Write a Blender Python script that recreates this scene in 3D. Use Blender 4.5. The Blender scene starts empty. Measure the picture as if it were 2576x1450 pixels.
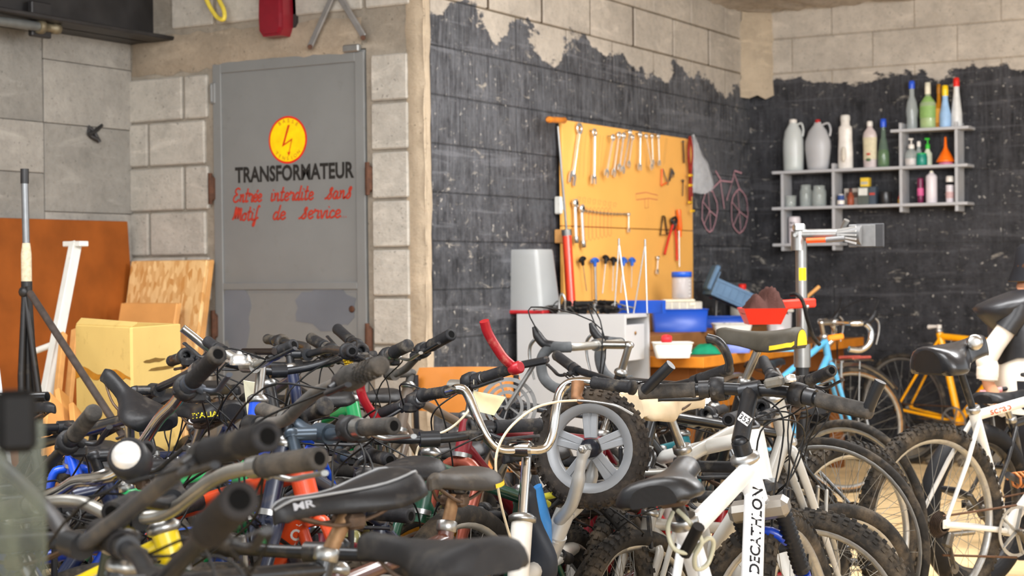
import bpy, math, random
from mathutils import Vector as V, Matrix as M
from mathutils.bvhtree import BVHTree
random.seed(11)
rad = math.radians
scn = bpy.context.scene
col = scn.collection

# ------------------------------------------------------------------ camera
# room axes: X along the door wall, Y into the depth along the black wall, Z up. Picture frame 2576 x 1450.
FPX, PCX, PCY = 4200.0, 1288.0, 725.0
CAM = V((0, 0, 1.2))
_p, _r = rad(0.614), rad(0.6)
_Fh, _Rh = V((-0.5, math.sqrt(.75), 0)), V((math.sqrt(.75), 0.5, 0))
CF = _Fh * math.cos(_p) - V((0, 0, 1)) * math.sin(_p)
_U0 = _Fh * math.sin(_p) + V((0, 0, 1)) * math.cos(_p)
CR = _Rh * math.cos(_r) - _U0 * math.sin(_r)
CU = _U0 * math.cos(_r) + _Rh * math.sin(_r)
cam = bpy.data.cameras.new('camera')
cam.lens, cam.sensor_width, cam.clip_start = 36 * FPX / 2576, 36, 0.05
cam.dof.use_dof, cam.dof.focus_distance, cam.dof.aperture_fstop = True, 4.2, 5.6
camo = bpy.data.objects.new('camera', cam); col.objects.link(camo)
camo.matrix_world = M(((CR.x, CU.x, -CF.x, CAM.x), (CR.y, CU.y, -CF.y, CAM.y), (CR.z, CU.z, -CF.z, CAM.z), (0, 0, 0, 1)))
scn.camera = camo

def ray(px, py): return CF + CR * ((px - PCX) / FPX) - CU * ((py - PCY) / FPX)
def at(px, py, t): return CAM + ray(px, py) * t
def onX(px, py, x): d = ray(px, py); return CAM + d * ((x - CAM.x) / d.x)
def onY(px, py, y): d = ray(px, py); return CAM + d * ((y - CAM.y) / d.y)
def onZ(px, py, z): d = ray(px, py); return CAM + d * ((z - CAM.z) / d.z)

# ------------------------------------------------------------------ world, light, exposure
w = bpy.data.worlds.new('overcast_daylight'); scn.world = w; w.use_nodes = True
w.node_tree.nodes['Background'].inputs[0].default_value = (0.93, 0.97, 1.0, 1)
w.node_tree.nodes['Background'].inputs[1].default_value = 1.7
def area(name, loc, target, sx, sy, watt, rgb=(1, 1, 1)):
    l = bpy.data.lights.new(name, 'AREA'); l.shape = 'RECTANGLE'; l.size, l.size_y, l.energy, l.color = sx, sy, watt, rgb
    o = bpy.data.objects.new(name, l); col.objects.link(o); o.location = loc
    o.rotation_euler = (V(target) - V(loc)).to_track_quat('-Z', 'Y').to_euler(); return o
area('open_gate_daylight', (3.6, -1.2, 2.3), (-4.2, 7.4, 1.0), 4.5, 2.6, 420, (.97, .98, 1))
area('ceiling_lamp_front', (-3.0, 2.4, 2.95), (-3.6, 4.2, 0.6), 3.2, 1.6, 215, (.97, .985, 1))  # unseen fill light added to brighten the left and front
area('ceiling_lamp_back', (-1.6, 6.4, 2.78), (-1.8, 7.0, 0), 2.4, 1.6, 210, (.98, .99, 1))  # added fill for the right and back, no fixture modelled
def point_light(name, loc, watt, r, rgb=(.99, .99, 1)):
    l = bpy.data.lights.new(name, 'POINT'); l.energy, l.shadow_soft_size, l.color = watt, r, rgb
    o = bpy.data.objects.new(name, l); col.objects.link(o); o.location = loc; return o
point_light('hanging_lamp', (-.7, 6.2, 2.2), 110, .3)  # unseen point light added to lift the ceiling and back wall
scn.view_settings.view_transform = 'Standard'
scn.view_settings.look = 'None'
scn.view_settings.exposure = 0.0
scn.view_settings.gamma = 1.0
scn.view_settings.use_curve_mapping = False

# ------------------------------------------------------------------ materials
def lin(c):
    return tuple(((x / 255) / 12.92 if x / 255 <= .04045 else ((x / 255 + .055) / 1.055) ** 2.4) for x in c)
_mats = {}
def pm(name, rgb, rough=.5, metal=0., var=.12, scale=25., bump=0., dirt=0., dirtcol=(126, 112, 92), coat=0., trans=0., alpha=1., ior=1.45, emit=None):
    """principled material with noise-driven tone variation, optional dust patches and fine relief"""
    if name in _mats: return _mats[name]
    m = bpy.data.materials.new(name); _mats[name] = m; m.use_nodes = True
    nt = m.node_tree; N, L = nt.nodes, nt.links; b = N['Principled BSDF']
    c = lin(rgb)
    tc = N.new('ShaderNodeTexCoord'); no = N.new('ShaderNodeTexNoise'); no.inputs['Scale'].default_value = scale; no.inputs['Detail'].default_value = 5
    L.new(tc.outputs['Object'], no.inputs['Vector'])
    rp = N.new('ShaderNodeValToRGB'); L.new(no.outputs['Fac'], rp.inputs[0])
    rp.color_ramp.elements[0].position, rp.color_ramp.elements[1].position = .3, .7
    rp.color_ramp.elements[0].color = (*[x * (1 - var) for x in c], 1); rp.color_ramp.elements[1].color = (*[min(1, x * (1 + var)) for x in c], 1)
    out = rp.outputs[0]
    if dirt > 0:
        n2 = N.new('ShaderNodeTexNoise'); n2.inputs['Scale'].default_value = 14; n2.inputs['Detail'].default_value = 8; n2.inputs['Roughness'].default_value = .68
        L.new(tc.outputs['Object'], n2.inputs['Vector'])
        mr = N.new('ShaderNodeMapRange'); mr.inputs[1].default_value = .62 - dirt * .35; mr.inputs[2].default_value = .82 - dirt * .25; mr.inputs[4].default_value = min(1, .35 + dirt * .5)
        L.new(n2.outputs['Fac'], mr.inputs[0])
        mx = N.new('ShaderNodeMix'); mx.data_type = 'RGBA'; L.new(mr.outputs[0], mx.inputs[0]); L.new(out, mx.inputs[6])
        mx.inputs[7].default_value = (*lin(dirtcol), 1); out = mx.outputs[2]
        ra = N.new('ShaderNodeMapRange'); L.new(mr.outputs[0], ra.inputs[0]); ra.inputs[3].default_value = rough; ra.inputs[4].default_value = max(rough, .8); L.new(ra.outputs[0], b.inputs['Roughness'])
        if metal: 
            me = N.new('ShaderNodeMapRange'); L.new(mr.outputs[0], me.inputs[0]); me.inputs[3].default_value = metal; me.inputs[4].default_value = metal * .3; L.new(me.outputs[0], b.inputs['Metallic'])
    else: b.inputs['Roughness'].default_value = rough
    if rough >= .4 and not metal: b.inputs['Specular IOR Level'].default_value = .25 if rough < .55 else .15
    if not (dirt > 0 and metal): b.inputs['Metallic'].default_value = metal
    L.new(out, b.inputs['Base Color'])
    if coat: b.inputs['Coat Weight'].default_value = coat
    if trans: b.inputs['Transmission Weight'].default_value = trans; b.inputs['IOR'].default_value = ior
    if alpha < 1: b.inputs['Alpha'].default_value = alpha
    if bump:
        n3 = N.new('ShaderNodeTexNoise'); n3.inputs['Scale'].default_value = scale * 4; n3.inputs['Detail'].default_value = 6; L.new(tc.outputs['Object'], n3.inputs['Vector'])
        bp = N.new('ShaderNodeBump'); bp.inputs['Strength'].default_value = bump; bp.inputs['Distance'].default_value = .004
        L.new(n3.outputs['Fac'], bp.inputs['Height']); L.new(bp.outputs[0], b.inputs['Normal'])
    return m

# ------------------------------------------------------------------ mesh building
def frame_of(d, hint=V((0, 0, 1))):
    d = d.normalized()
    if abs(d.dot(hint)) > .95: hint = V((1, 0, 0)) if abs(d.x) < .9 else V((0, 1, 0))
    x = hint.cross(d).normalized(); return x, d.cross(x), d
def spline(pts, k=5):
    pts = [V(p) for p in pts]
    if len(pts) < 3: return pts
    out = []
    P = [pts[0] * 2 - pts[1]] + pts + [pts[-1] * 2 - pts[-2]]
    for i in range(1, len(P) - 2):
        a, b, c, d = P[i - 1:i + 3]
        for j in range(k):
            t = j / k
            out.append(.5 * ((2 * b) + (c - a) * t + (2 * a - 5 * b + 4 * c - d) * t * t + (3 * b - a - 3 * c + d) * t ** 3))
    out.append(pts[-1]); return out
class MB:
    def __init__(s): s.v, s.f, s.s = [], [], []
    def add(s, vs, fs, smooth=False):
        n = len(s.v); s.v += [tuple(v) for v in vs]; s.f += [tuple(i + n for i in f) for f in fs]; s.s += [smooth] * len(fs); return s
    def box(s, c, size, rot=None, bev=0.):
        c = V(c); hx, hy, hz = [a / 2 for a in size]
        vs, fs = [], []
        if bev <= 0:
            vs = [V((x, y, z)) for x in (-hx, hx) for y in (-hy, hy) for z in (-hz, hz)]
            fs = [(0, 1, 3, 2), (4, 6, 7, 5), (0, 4, 5, 1), (2, 3, 7, 6), (0, 2, 6, 4), (1, 5, 7, 3)]
        else:
            bev = min(bev, hx * .9, hy * .9, hz * .9); idx = {}
            for sx in (-1, 1):
                for sy in (-1, 1):
                    for sz in (-1, 1):
                        for a in range(3):
                            p = [sx * (hx - bev), sy * (hy - bev), sz * (hz - bev)]; p[a] = (sx * hx, sy * hy, sz * hz)[a]
                            idx[(sx, sy, sz, a)] = len(vs); vs.append(V(p))
            for a in range(3):
                o1, o2 = (a + 1) % 3, (a + 2) % 3
                for sg in (-1, 1):
                    q = []
                    for u, v_ in ((-1, -1), (1, -1), (1, 1), (-1, 1)):
                        k = [0, 0, 0]; k[a], k[o1], k[o2] = sg, u, v_; q.append(idx[(*k, a)])
                    fs.append(tuple(q if sg > 0 else q[::-1]))
                    for sh in (-1, 1):   # edges between faces a(sg) and o1(sh)
                        e = []
                        for w_ in (-1, 1):
                            k = [0, 0, 0]; k[a], k[o1], k[o2] = sg, sh, w_; e.append((idx[(*k, a)], idx[(*k, o1)]))
                        q = (e[0][0], e[0][1], e[1][1], e[1][0]); fs.append(q if sg * sh > 0 else q[::-1])
            for sx in (-1, 1):
                for sy in (-1, 1):
                    for sz in (-1, 1):
                        q = tuple(idx[(sx, sy, sz, a)] for a in range(3)); fs.append(q if sx * sy * sz > 0 else q[::-1])
        if rot is not None: vs = [rot @ v for v in vs]
        return s.add([v + c for v in vs], fs)
    def bar(s, a, b, wx, wy, hint=V((0, 0, 1)), bev=0.):
        """rectangular bar from a to b"""
        a, b = V(a), V(b); x, y, z = frame_of(b - a, hint)
        return s.box((a + b) / 2, (wx, wy, (b - a).length), M((x, y, z)).transposed(), bev)
    def tube(s, pts, r, n=8, cap=True, closed=False, flat=1.0, hint=V((0, 0, 1))):
        pts = [V(p) for p in pts]; k = len(pts); rs = r if isinstance(r, (list, tuple)) else [r] * k
        tg = []
        for i in range(k):
            if closed: d = pts[(i + 1) % k] - pts[i - 1]
            else: d = pts[min(i + 1, k - 1)] - pts[max(i - 1, 0)]
            tg.append(d.normalized() if d.length > 1e-9 else (tg[-1] if tg else V((0, 0, 1))))
        x, y, z = frame_of(tg[0], hint); vs = []
        for i in range(k):
            x = (x - tg[i] * x.dot(tg[i]));  x = x.normalized() if x.length > 1e-6 else frame_of(tg[i])[0]
            y = tg[i].cross(x)
            for j in range(n):
                a = 2 * math.pi * j / n; vs.append(pts[i] + x * (math.cos(a) * rs[i]) + y * (math.sin(a) * rs[i] * flat))
        fs = []
        for i in range(k if closed else k - 1):
            for j in range(n):
                a, b = i * n + j, i * n + (j + 1) % n; c, d = ((i + 1) % k) * n + (j + 1) % n, ((i + 1) % k) * n + j
                fs.append((a, b, c, d))
        s.add(vs, fs, True)
        if cap and not closed:
            s.add(vs[:n], [tuple(range(n))[::-1]]); s.add(vs[-n:], [tuple(range(n))])
        return s
    def lathe(s, prof, org=(0, 0, 0), axis=(0, 0, 1), n=16, ring=False, sq=1.0, hint=V((0, 0, 1)), smooth=True, cap=True):
        """prof = [(radius, height)] turned about axis; ring=True closes the profile; sq squashes one cross direction"""
        org = V(org); x, y, z = frame_of(V(axis), hint); k = len(prof); vs = []
        for r, h in prof:
            for j in range(n):
                a = 2 * math.pi * j / n; vs.append(org + z * h + x * (r * math.cos(a)) + y * (r * math.sin(a) * sq))
        fs = []
        for i in range(k if ring else k - 1):
            for j in range(n):
                i2 = (i + 1) % k; fs.append((i * n + j, i * n + (j + 1) % n, i2 * n + (j + 1) % n, i2 * n + j))
        s.add(vs, fs, smooth)
        if not ring and cap:
            if prof[0][0] > 1e-5: s.add(vs[:n], [tuple(range(n))[::-1]])
            if prof[-1][0] > 1e-5: s.add(vs[-n:], [tuple(range(n))])
        return s
    def prism(s, poly, org, ex, ey, depth):
        """flat outline poly (2d) in plane org+ex*u+ey*v, thickened along ex x ey by depth"""
        org, ex, ey = V(org), V(ex), V(ey); nz = ex.cross(ey).normalized(); n = len(poly)
        a = [org + ex * u + ey * v for u, v in poly]; b = [p + nz * depth for p in a]
        fs = [tuple(range(n))[::-1], tuple(range(n, 2 * n))] + [(i, (i + 1) % n, n + (i + 1) % n, n + i) for i in range(n)]
        return s.add(a + b, fs)
    def loft(s, rings, cap=True, smooth=True):
        n = len(rings[0]); vs = [p for r in rings for p in r]
        fs = [(i * n + j, i * n + (j + 1) % n, (i + 1) * n + (j + 1) % n, (i + 1) * n + j) for i in range(len(rings) - 1) for j in range(n)]
        s.add(vs, fs, smooth)
        if cap: s.add(rings[0], [tuple(range(n))[::-1]]); s.add(rings[-1], [tuple(range(n))])
        return s
    def ball(s, c, r, n=12, m=7, sx=1, sy=1, sz=1):
        prof = [(max(1e-6, math.sin(math.pi * i / m)), -math.cos(math.pi * i / m)) for i in range(m + 1)]
        b = MB().lathe(prof, n=n); return s.add([V(c) + V((v[0] * r * sx, v[1] * r * sy, v[2] * r * sz)) for v in b.v], b.f, True)
    def xf(s, mat): s.v = [tuple(mat @ V(v)) for v in s.v]; return s
    def mesh(s, name, mat):
        me = bpy.data.meshes.new(name); me.from_pydata(s.v, [], s.f); me.polygons.foreach_set('use_smooth', s.s)
        if mat: me.materials.append(mat)
        me.update(); return me
    def build(s, name, mat, parent=None, kind=None, label=None):
        o = bpy.data.objects.new(name, s.mesh(name, mat)); col.objects.link(o)
        if parent is not None: o.parent = parent
        if kind: o['kind'] = kind
        if label: o['label'] = label
        return o
def tag(o, label, cat, group=None):
    o['label'] = label; o['category'] = cat
    if group: o['group'] = group
    return o
def thing(name, label, cat, loc=(0, 0, 0), rz=0., group=None):
    o = bpy.data.objects.new(name, None); col.objects.link(o); o.location = loc; o.rotation_euler = (0, 0, rz); o.empty_display_size = .1
    return tag(o, label, cat, group)
def setm(o, mat4): o.matrix_world = mat4; return o
def rotz(a): return M.Rotation(a, 4, 'Z')

# ------------------------------------------------------------------ lettering
def text_geo(body, bold=0.0, shear=0.0, align='CENTER'):
    cu = bpy.data.curves.new('letters', 'FONT'); cu.body = body; cu.align_x = align; cu.offset = bold; cu.shear = shear; cu.resolution_u = 3
    o = bpy.data.objects.new('letters', cu); col.objects.link(o); dg = bpy.context.evaluated_depsgraph_get()
    me = bpy.data.meshes.new_from_object(o.evaluated_get(dg)); vs = [v.co.copy() for v in me.vertices]; fs = [tuple(p.vertices) for p in me.polygons]
    bpy.data.objects.remove(o); bpy.data.curves.remove(cu); bpy.data.meshes.remove(me); return vs, fs
def text_plane(name, body, org, ex, ey, h, mat, parent=None, wscale=1., bold=.0, shear=.0, align='CENTER', width=None):
    """flat lettering of capital height h on the plane through org; width fits the line to a length"""
    vs, fs = text_geo(body, bold, shear, align); k = h / .69; ex, ey = V(ex).normalized(), V(ey).normalized()
    if width: wscale = width / (max(v.x for v in vs) - min(v.x for v in vs)) / k
    b = MB().add([V(org) + ex * (v.x * k * wscale) + ey * (v.y * k) for v in vs], fs); return b.build(name, mat, parent)
def proj(p): v = V(p) - CAM; t = v.dot(CF); return PCX + FPX * v.dot(CR) / t, PCY - FPX * v.dot(CU) / t
def drop_on(name, vs2, fs, px, py, ang, target, mat, parent, lift=.0012):
    """flat print (2d points, picture pixels) laid on the curved surface of an object: every point is dropped onto that surface"""
    ca, sa = math.cos(ang), math.sin(ang); me = target.data; mw = world_of(target); bv = BVHTree.FromPolygons([mw @ v.co for v in me.vertices], [tuple(p.vertices) for p in me.polygons])
    inv = world_of(parent).inverted(); out = []; ok = []
    for x, y in vs2:
        d = ray(px + x * ca - y * sa, py - (x * sa + y * ca)).normalized(); h = bv.ray_cast(CAM, d); ok.append(h[0] is not None); out.append(inv @ (h[0] - d * lift) if h[0] is not None else V((0, 0, 0)))
    fs = [f for f in fs if all(ok[i] for i in f)]
    if sum(ok) < len(ok) * .5: print('DECAL MISS', name, sum(ok), len(ok)); return None
    return MB().add(out, fs).build(name, mat, parent)
def decal(name, body, px, py, hpx, ang, target, mat, parent, wscale=1., bold=.0, shear=0.):
    vs, fs = text_geo(body, bold, shear); k = hpx / .69; return drop_on(name, [(v.x * k * wscale, (v.y - .345) * k) for v in vs], fs, px, py, ang, target, mat, parent)
def patch(name, wpx, hpx, px, py, ang, target, mat, parent, lift=.0006):
    n, m = 8, 5; return drop_on(name, [(wpx * (i / n - .5), hpx * (j / m - .5)) for j in range(m + 1) for i in range(n + 1)], [(j * (n + 1) + i, j * (n + 1) + i + 1, (j + 1) * (n + 1) + i + 1, (j + 1) * (n + 1) + i) for j in range(m) for i in range(n)], px, py, ang, target, mat, parent, lift)
def world_of(o): return (world_of(o.parent) @ o.matrix_basis) if o.parent else o.matrix_basis
# ================================================================== ROOM
XL, XT, YD, YB, ZC = -5.86, -4.09, 6.32, 10.2, 2.85      # left wall, tool wall, door wall, back wall, ceiling
CH = 0.2225                                            # block course
def wall_mat(name, base, paint, grey, edge, wear, streak, horiz, seed, scuff=.5, spots=.5, grime=.35):
    """block wall; painted below a ragged level `edge` with worn streaks, scuffs and small white spots"""
    m = bpy.data.materials.new(name); m.use_nodes = True; nt = m.node_tree; N, L = nt.nodes, nt.links; b = N['Principled BSDF']; b.inputs['Roughness'].default_value = .75; b.inputs['Specular IOR Level'].default_value = .2
    g = N.new('ShaderNodeNewGeometry'); pos = g.outputs['Position']
    def mp(sx, sy, sz):
        q = N.new('ShaderNodeMapping'); q.inputs['Scale'].default_value = (sx, sy, sz); q.inputs['Location'].default_value = (seed, seed * .7, seed * .3); L.new(pos, q.inputs[0]); return q.outputs[0]
    def noise(v, sc, det=6, ro=.6, dist=0.):
        q = N.new('ShaderNodeTexNoise'); q.inputs['Scale'].default_value = sc; q.inputs['Detail'].default_value = det; q.inputs['Roughness'].default_value = ro; q.inputs['Distortion'].default_value = dist; L.new(v, q.inputs['Vector']); return q.outputs['Fac']
    def rng(v, a, b_, c=0., d=1.):
        q = N.new('ShaderNodeMapRange'); q.inputs[1].default_value, q.inputs[2].default_value, q.inputs[3].default_value, q.inputs[4].default_value = a, b_, c, d; L.new(v, q.inputs[0]); return q.outputs[0]
    def mix(f, a, b_):
        q = N.new('ShaderNodeMix'); q.data_type = 'RGBA'
        if isinstance(f, float): q.inputs[0].default_value = f
        else: L.new(f, q.inputs[0])
        for s_, val in ((6, a), (7, b_)):
            if isinstance(val, tuple): q.inputs[s_].default_value = (*lin(val), 1)
            else: L.new(val, q.inputs[s_])
        return q.outputs[2]
    def mth(op, a, b_):
        q = N.new('ShaderNodeMath'); q.operation = op
        for i, val in enumerate((a, b_)):
            if isinstance(val, (int, float)): q.inputs[i].default_value = val
            else: L.new(val, q.inputs[i])
        return q.outputs[0]
    iso = mp(1, 1, 1)
    c = mix(rng(noise(iso, 3.2, 8, .65), .35, .7), base, tuple(x * .86 for x in base))
    c = mix(rng(noise(iso, 26, 8, .7), .45, .75, 0, grime), c, tuple(x * .62 for x in base))
    c = mix(rng(noise(mp(1.5, 1.5, 5), 2.0, 6, .6, .8), .56, .7, 0, .55), c, tuple(min(255, x * 1.12) for x in base))
    c = mix(rng(noise(iso, 70, 2, .5), .66, .75, 0, .6), c, tuple(x * .45 for x in base))
    if paint:
        sep = N.new('ShaderNodeSeparateXYZ'); L.new(pos, sep.inputs[0]); z = sep.outputs['Z']
        pc = mix(mth('MULTIPLY', rng(noise(iso, 1.5, 10, .68, .3), .36, .66), rng(z, .7, 1.9, .35, 1.)), paint, grey)
        pc = mix(rng(noise(iso, 9, 8, .7), .42, .72, 0, .55), pc, tuple(x * 1.35 for x in grey))
        pc = mix(rng(noise(iso, 45, 4, .6), .5, .72, 0, .5), pc, tuple(x * .45 for x in paint))
        st = noise(mp(streak, streak, streak * .09), 9.0, 9, .75)
        band = rng(z, 1.2, 2.1, .3, 1.) 
        pc = mix(mth('MULTIPLY', rng(st, .44, .68), mth('MULTIPLY', band, wear)), pc, tuple(min(255, x * 1.3 + 18) for x in grey))
        if horiz: pc = mix(mth('MULTIPLY', rng(noise(mp(.5, .5, 7), 2.2, 5, .6, .4), .57, .63), horiz), pc, tuple(min(255, x * 1.5 + 15) for x in grey))
        pc = mix(rng(noise(mp(2.2, 2.2, 5), 3.1, 9, .72, .6), .66 - scuff * .055, .70, 0, scuff), pc, (158, 152, 142))
        pc = mix(rng(noise(iso, 30, 4, .6), .69 - spots * .04, .72, 0, .7), pc, (186, 182, 174))
        lev = mth('ADD', mth('MULTIPLY', mth('SUBTRACT', noise(mp(1, 1, 1.6), 2.4, 6, .5), .5), .62), edge)
        lev = mth('ADD', lev, mth('MULTIPLY', mth('SUBTRACT', noise(mp(1, 1, 2), 14, 6, .65), .5), .16))
        c = mix(rng(mth('SUBTRACT', lev, z), -.006, .012), c, pc)
        rr = rng(mth('SUBTRACT', lev, z), 0, .02, .85, .5); L.new(rr, b.inputs['Roughness'])
    L.new(c, b.inputs['Base Color'])
    bp = N.new('ShaderNodeBump'); bp.inputs['Strength'].default_value = .6; bp.inputs['Distance'].default_value = .012
    L.new(mth('ADD', noise(iso, 60, 8, .7), mth('MULTIPLY', noise(iso, 14, 5, .6), 1.3)), bp.inputs['Height']); L.new(bp.outputs[0], b.inputs['Normal'])
    return m
m_conc = wall_mat('board_marked_concrete', (152, 148, 141), None, None, 0, 0, 0, 0, 3.1)
m_block = wall_mat('pale_concrete_block', (194, 188, 178), None, None, 0, 0, 0, 0, 5.7)
m_mortar = wall_mat('grey_mortar', (160, 150, 136), None, None, 0, 0, 0, 0, 8.2)
m_render = wall_mat('beige_render', (190, 173, 150), None, None, 0, 0, 0, 0, 1.4, grime=.2)
m_tool = wall_mat('worn_black_painted_block', (196, 186, 173), (32, 33, 37), (82, 83, 87), 2.38, .75, 6., .25, 2.3, 1.1, 1.05)
m_toolm = wall_mat('black_painted_mortar', (120, 108, 92), (28, 29, 32), (62, 63, 66), 2.38, .5, 6., 0., 2.3, .4, .4)
m_back = wall_mat('matt_black_painted_block', (198, 188, 175), (26, 26, 29), (56, 56, 59), 2.40, .5, 5., .25, 6.9, .95, 1.0)
m_backm = wall_mat('black_painted_joint', (176, 164, 148), (24, 24, 26), (60, 60, 62), 2.40, .5, 5., 0., 6.9, .7, .6)

m_joint_shade = pm('open_joint_dark', (58, 44, 32), .9)  # dark brown stands for the shade deep in the joints
def block_wall(name, org, ex, nrm, length, rows, BL, slab_m, block_ms, off=0., thick=.2, z0=0., skip=None, jt=.008, dark=False):
    """slab of mortar with every block a child standing proud of it"""
    org, ex, nrm = V(org), V(ex), V(nrm)
    H = rows * CH
    w_ = MB().box(org + ex * (length / 2) - nrm * (thick / 2) + V((0, 0, z0 + H / 2)), (abs(ex.x) * length + abs(nrm.x) * thick, abs(ex.y) * length + abs(nrm.y) * thick, H)).build(name, slab_m, None, 'structure')
    for r in range(rows):
        x = -off - (BL / 2 if r % 2 else 0)
        while x < length:
            jv = .024 if (dark and r == 11) else jt * .6; a, b = max(x, 0) + jv / 2, min(x + BL, length) - jv / 2
            if b - a > .04 and not (skip and skip(a, b, z0 + r * CH)):
                low = z0 + r * CH < 2.3; pr = random.uniform(.001, .003) if low else random.uniform(.004, .009)
                if r % 13 == 11 and dark: MB().box(org + ex * b + nrm * .003 + V((0, 0, z0 + (r + .5) * CH)), (.002, .022, CH * .97)).build('open_joint', m_joint_shade, w_)  # dark strip paints the shade of a deep joint
                c = org + ex * ((a + b) / 2) + nrm * (pr / 2 - .02) + V((0, 0, z0 + (r + .5) * CH))
                tw = random.uniform(-.004, .004)
                rt = M.Rotation(tw, 3, 'Z') @ M.Rotation(random.uniform(-.002, .002), 3, 'X')
                hz = CH - (jt * .45 if low else jt) * random.uniform(.8, 1.2)
                sz = ((b - a), pr + .04, hz) if abs(ex.x) > .5 else (pr + .04, (b - a), hz)
                MB().box(c, sz, rt, .004).build('concrete_block', random.choice(block_ms), w_)
            x += BL
    return w_
# floor: tan dusty boards in view (wide planks, joints recessed)
m_floor = pm('dusty_tan_floor', (226, 196, 148), .7, 0, .14, 6, .35, dirt=.25, dirtcol=(120, 98, 70))
fl = MB().box((-1.2, 4.2, -.11), (12.4, 14.4, .2)).build('floor', pm('floor_joint', (120, 92, 60), .9), None, 'structure')
for i in range(10):
    for j in range(3):
        x0 = -7.2 + i * 1.22; y0 = -2.9 + j * 4.75 + (i % 2) * .0
        MB().box((x0 + .6, y0 + 2.36, -.009), (1.205, 4.735, .018), None, .003).build('floor_panel', m_floor, fl)
# left wall: board-marked concrete with shallow panels
lw = MB().box((XL - .1, 3.0, 1.6), (.2, 7.2, 3.2)).build('wall_left', m_mortar, None, 'structure')
m_conc2 = wall_mat('board_marked_concrete_pale', (166, 161, 153), None, None, 0, 0, 0, 0, 9.1)
yy = [-.6, .55, 1.7, 2.6, 3.55, 4.35, 5.2, 5.72, 6.32]
for i in range(len(yy) - 1):
    z = 0; k = 0
    while z < 3.1:
        h = [.42, .3, .36, .27, .33, .24][(k + i) % 6]
        MB().box((XL + .002 + random.uniform(0, .006), (yy[i] + yy[i + 1]) / 2, z + h / 2), (.03, yy[i + 1] - yy[i] - .007, min(h, 3.18 - z) - .003), None, .002).build('concrete_panel', random.choice([m_conc, m_conc, m_conc2]), lw)
        z += h; k += 1
# door wall
DX0, DX1, DZ = onY(541, 500, YD).x, onY(925, 500, YD).x, onY(735, 138, YD).z
dw = MB()
dw.box(((XL + DX0) / 2 - .05, YD + .1, 1.6), (DX0 - XL + .1, .2, 3.2)); dw.box(((DX1 + XT - .03) / 2, YD + .1, 1.6), (XT - .03 - DX1, .2, 3.2))
dw.box(((DX0 + DX1) / 2, YD + .1, (DZ + 3.2) / 2), (DX1 - DX0, .2, 3.2 - DZ))
dw = dw.build('wall_front', m_mortar, None, 'structure')
for r in range(10):
    z = -.05 + r * CH
    segs = [(XL + .012, XL + .36), (XL + .375, DX0 - .03)] if r % 2 else [(XL + .012, XL + .13), (XL + .145, DX0 - .05)]
    for a, b in segs:
        MB().box(((a + b) / 2, YD - .004, z + CH / 2), (b - a, .03, CH - .012), M.Rotation(random.uniform(-.01, .01), 3, 'Z'), .007).build('concrete_block', m_block, dw)
    a, b = DX1 + .035, XT - .085
    MB().box(((a + b) / 2, YD - .004, z + .02 + CH / 2), (b - a, .03, CH - .014), M.Rotation(random.uniform(-.01, .01), 3, 'Z'), .007).build('concrete_block', m_block, dw)
# lintel of rough render, upper blocks, corner strip
lin_ = MB()
def rough_sheet(mb, org, ex, ez, nrm, W, H, nx, nz, amp, edge=.02, seed=0):
    rr = random.Random(seed); org, ex, ez, nrm = V(org), V(ex), V(ez), V(nrm); vs = []
    for j in range(nz + 1):
        for i in range(nx + 1):
            e = i in (0, nx) or j in (0, nz)
            u = W * i / nx + (rr.uniform(-edge, edge) if i in (0, nx) else 0); v = H * j / nz + (rr.uniform(-edge, edge) if j in (0, nz) else 0)
            vs.append(org + ex * u + ez * v + nrm * (0 if e else amp * rr.uniform(.4, 1)))
    fs = [(j * (nx + 1) + i, j * (nx + 1) + i + 1, (j + 1) * (nx + 1) + i + 1, (j + 1) * (nx + 1) + i) for j in range(nz) for i in range(nx)]
    mb.add(vs, fs, True)
m_lint = wall_mat('rough_brown_render', (168, 153, 134), None, None, 0, 0, 0, 0, 4.4)
rough_sheet(lin_, (XL + .02, YD - .003, 2.19), (1, 0, 0), (0, 0, 1), (0, -1, 0), XT - XL - .36, .19, 26, 5, .022, .012, 3)
lin_.build('render_patch', m_lint, dw)
for a, b, z in [(-5.56, -5.3, 2.40), (-5.28, -4.86, 2.40), (-4.84, -4.42, 2.40), (-4.40, -4.16, 2.40)] + [(-5.5, -5.2, 2.63), (-5.18, -4.7, 2.63), (-4.68, -4.2, 2.63)]:
    MB().box(((a + b) / 2, YD - .004, z + CH / 2), (b - a, .03, CH - .014), None, .007).build('concrete_block', m_block, dw)
st = MB(); rough_sheet(st, (XT - .1, YD - .004, 0), (1, 0, 0), (0, 0, 1), (0, -1, 0), .105, 3.1, 3, 50, .014, .008, 5)
rough_sheet(st, (XT + .001, YD - .012, 0), (0, 1, 0), (0, 0, 1), (1, 0, 0), .055, 3.1, 2, 50, .008, .007, 6)
st.build('corner_render', m_render, dw)
# tool wall and back wall
block_wall('wall_side', (XT, YD + .045, 0), (0, 1, 0), (1, 0, 0), YB - YD - .045, 13, .53, m_toolm, [m_tool], off=.28, dark=True)
block_wall('wall_back', (XT - .2, YB, 0), (1, 0, 0), (0, -1, 0), 5.4, 13, .53, m_backm, [m_back], off=.3)
# crumbled corner fillet between both walls, above the paint
cf = MB(); rough_sheet(cf, (XT + .004, YB - .16, 2.3), (.72, .69, 0), (0, 0, 1), (.69, -.72, 0), .23, .56, 4, 9, .03, .015, 9); cf.build('trim_1', m_render, None, 'structure')
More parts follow.
